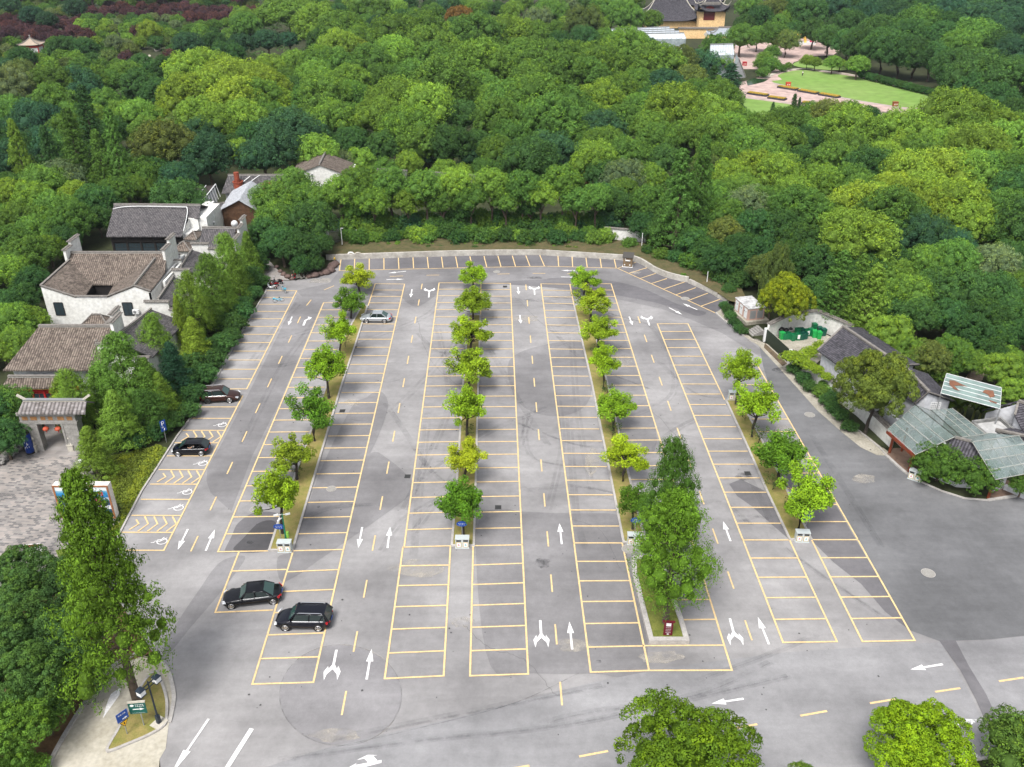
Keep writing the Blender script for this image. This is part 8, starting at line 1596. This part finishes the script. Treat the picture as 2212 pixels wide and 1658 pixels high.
# ---- scooters and bicycles
def scooter(p,rz,paint,lab,box=None):
    t=thing('scooter',lab,'scooter',p,rz,'scooters by the path mouth'); b=MB(); b.lathe((0,0,0),[(.001,0),(.001,.001)],3)
    for x in (-.62,.62): b=MB(); b.tube([(x,-.05,.24),(x,.05,.24)],.24,14); w_=b.build('wheel',TYREM,t); b=MB(); b.tube([(x,-.056,.24),(x,.056,.24)],.12,10); b.build('rim',RIMM,w_)
    b=MB(); b.tube([(-.8,0,.62),(-.55,0,.6),(-.3,0,.5),(-.15,0,.32),(.25,0,.3),(.42,0,.45),(.5,0,.75),(.46,0,.95)],[.07,.17,.17,.13,.14,.13,.12,.07],10); b.build('body_shell',paint,t,smooth=True)
    b=MB(); b.tube([(-.75,0,.74),(-.35,0,.76),(-.08,0,.72)],[.09,.14,.09],8); b.build('seat',BLK,t,smooth=True); b=MB(); b.tube([(.62,0,.24),(.55,0,.6),(.44,0,1.0)],.035,6); b.tube([(.4,-.33,1.03),(.45,0,1.02),(.4,.33,1.03)],.022,6); b.build('handlebar',METALG,t)
    b=MB(); b.lathe((.53,0,.82),[(.02,0),(.08,.03),(.07,.12),(.02,.15)],8); b.build('headlight',HL,t); b=MB(); b.box(-.9,-.84,-.07,.07,.5,.6); b.build('taillight',TLM,t)
    for y in (-.3,.3): b=MB(); b.tube([(.4,y,1.03),(.38,y*1.1,1.2)],.01,4); b.cbox((.38,y*1.1,1.22),(.02,.12,.07)); b.build('mirror',BLK,t)
    if box: b=MB(); b.box(-1.05,-.7,-.2,.2,.8,1.1); b.build('top_box',BLK,t)
PR=carpaint('paint_red',(.3,.012,.02)); PW=carpaint('paint_white',(.65,.66,.68)); PK_=carpaint('paint_black2',(.01,.01,.012)); PPk=carpaint('paint_pink',(.55,.25,.28))
scooter(P(587,625),R(175),PW,'white scooter, the nearest of the row by the path'); scooter(P(591,619),R(172),PR,'red scooter in the middle of the row by the path'); scooter(P(600,614),R(172),PK_,'black scooter, the farthest of the row by the path'); scooter(P(638,603),R(100),PR,'dark red scooter parked alone below the notice board')
scooter(P(634,597),R(95),PPk,'pink scooter behind the one parked alone')
def bike(p,rz,paint,lab,tilt=0):
    t=thing('bicycle',lab,'bicycle',p,rz,'bicycles'); t.rotation_euler=(tilt,0,rz)
    for x in (-.52,.52):
        pr=[V((x+.32*math.cos(k*math.pi/10),0,.34+.32*math.sin(k*math.pi/10))) for k in range(21)]; b=MB(); b.tube(pr,.022,5,cap=False); w_=b.build('wheel',TYREM,t); b=MB()
        for k in range(6): a=k*math.pi/6; b.tube([(x-.3*math.cos(a),0,.34-.3*math.sin(a)),(x+.3*math.cos(a),0,.34+.3*math.sin(a))],.006,3)
        b.build('spoke',METALW,w_)
    b=MB(); b.tube([(-.52,0,.34),(-.08,0,.32),(-.2,0,.8)],.03,6); b.tube([(-.52,0,.34),(-.2,0,.72)],.02,6); b.tube([(-.08,0,.32),(.36,0,.72),(.4,0,.95)],.035,6); b.tube([(-.17,0,.62),(.36,0,.72)],.03,6); b.tube([(.38,0,.9),(.52,0,.34)],.028,6); b.box(-.75,-.3,-.06,.06,.66,.69); b.box(.5,.75,-.13,.13,.72,.9); b.build('frame',paint,t)
    b=MB(); b.tube([(-.32,0,.86),(-.1,0,.87)],[.09,.04],8); b.build('saddle',BLK,t); b=MB(); b.tube([(.3,-.28,1.0),(.4,-.12,.98),(.4,.12,.98),(.3,.28,1.0)],.016,5); b.build('handlebar',METALG,t)
LB=carpaint('paint_light_blue',(.06,.42,.6),.4,0); YB=carpaint('paint_yellow',(.75,.5,.02),.4,0)
bike(P(614,632),R(-55),LB,'light blue bicycle standing on the end line of the left bays'); bike(P(603,653),R(205),LB,'light blue bicycle lying in the second left bay',R(62)); bike(P(725,566),R(-80),YB,'yellow bicycle leaning at the left end of the low back wall',R(8))
# ================================================================ thin air
hm=bpy.data.materials.new('haze_air'); hm.use_nodes=True; n=hm.node_tree.nodes; n.remove(n['Principled BSDF']); v=n.new('ShaderNodeVolumePrincipled'); v.inputs['Color'].default_value=(.80,.90,1,1); v.inputs['Density'].default_value=.00008; v.inputs['Anisotropy'].default_value=.2
hm.node_tree.links.new(v.outputs[0],n['Material Output'].inputs['Volume'])
b=MB(); b.box(-520,520,-60,760,-1.2,60); b.build('haze',hm,kind='stuff')
# unused prototypes go
for k in list(FREE):
    o,kids,c=PROTO[k]
    for q in kids: bpy.data.objects.remove(q)
    bpy.data.objects.remove(o)
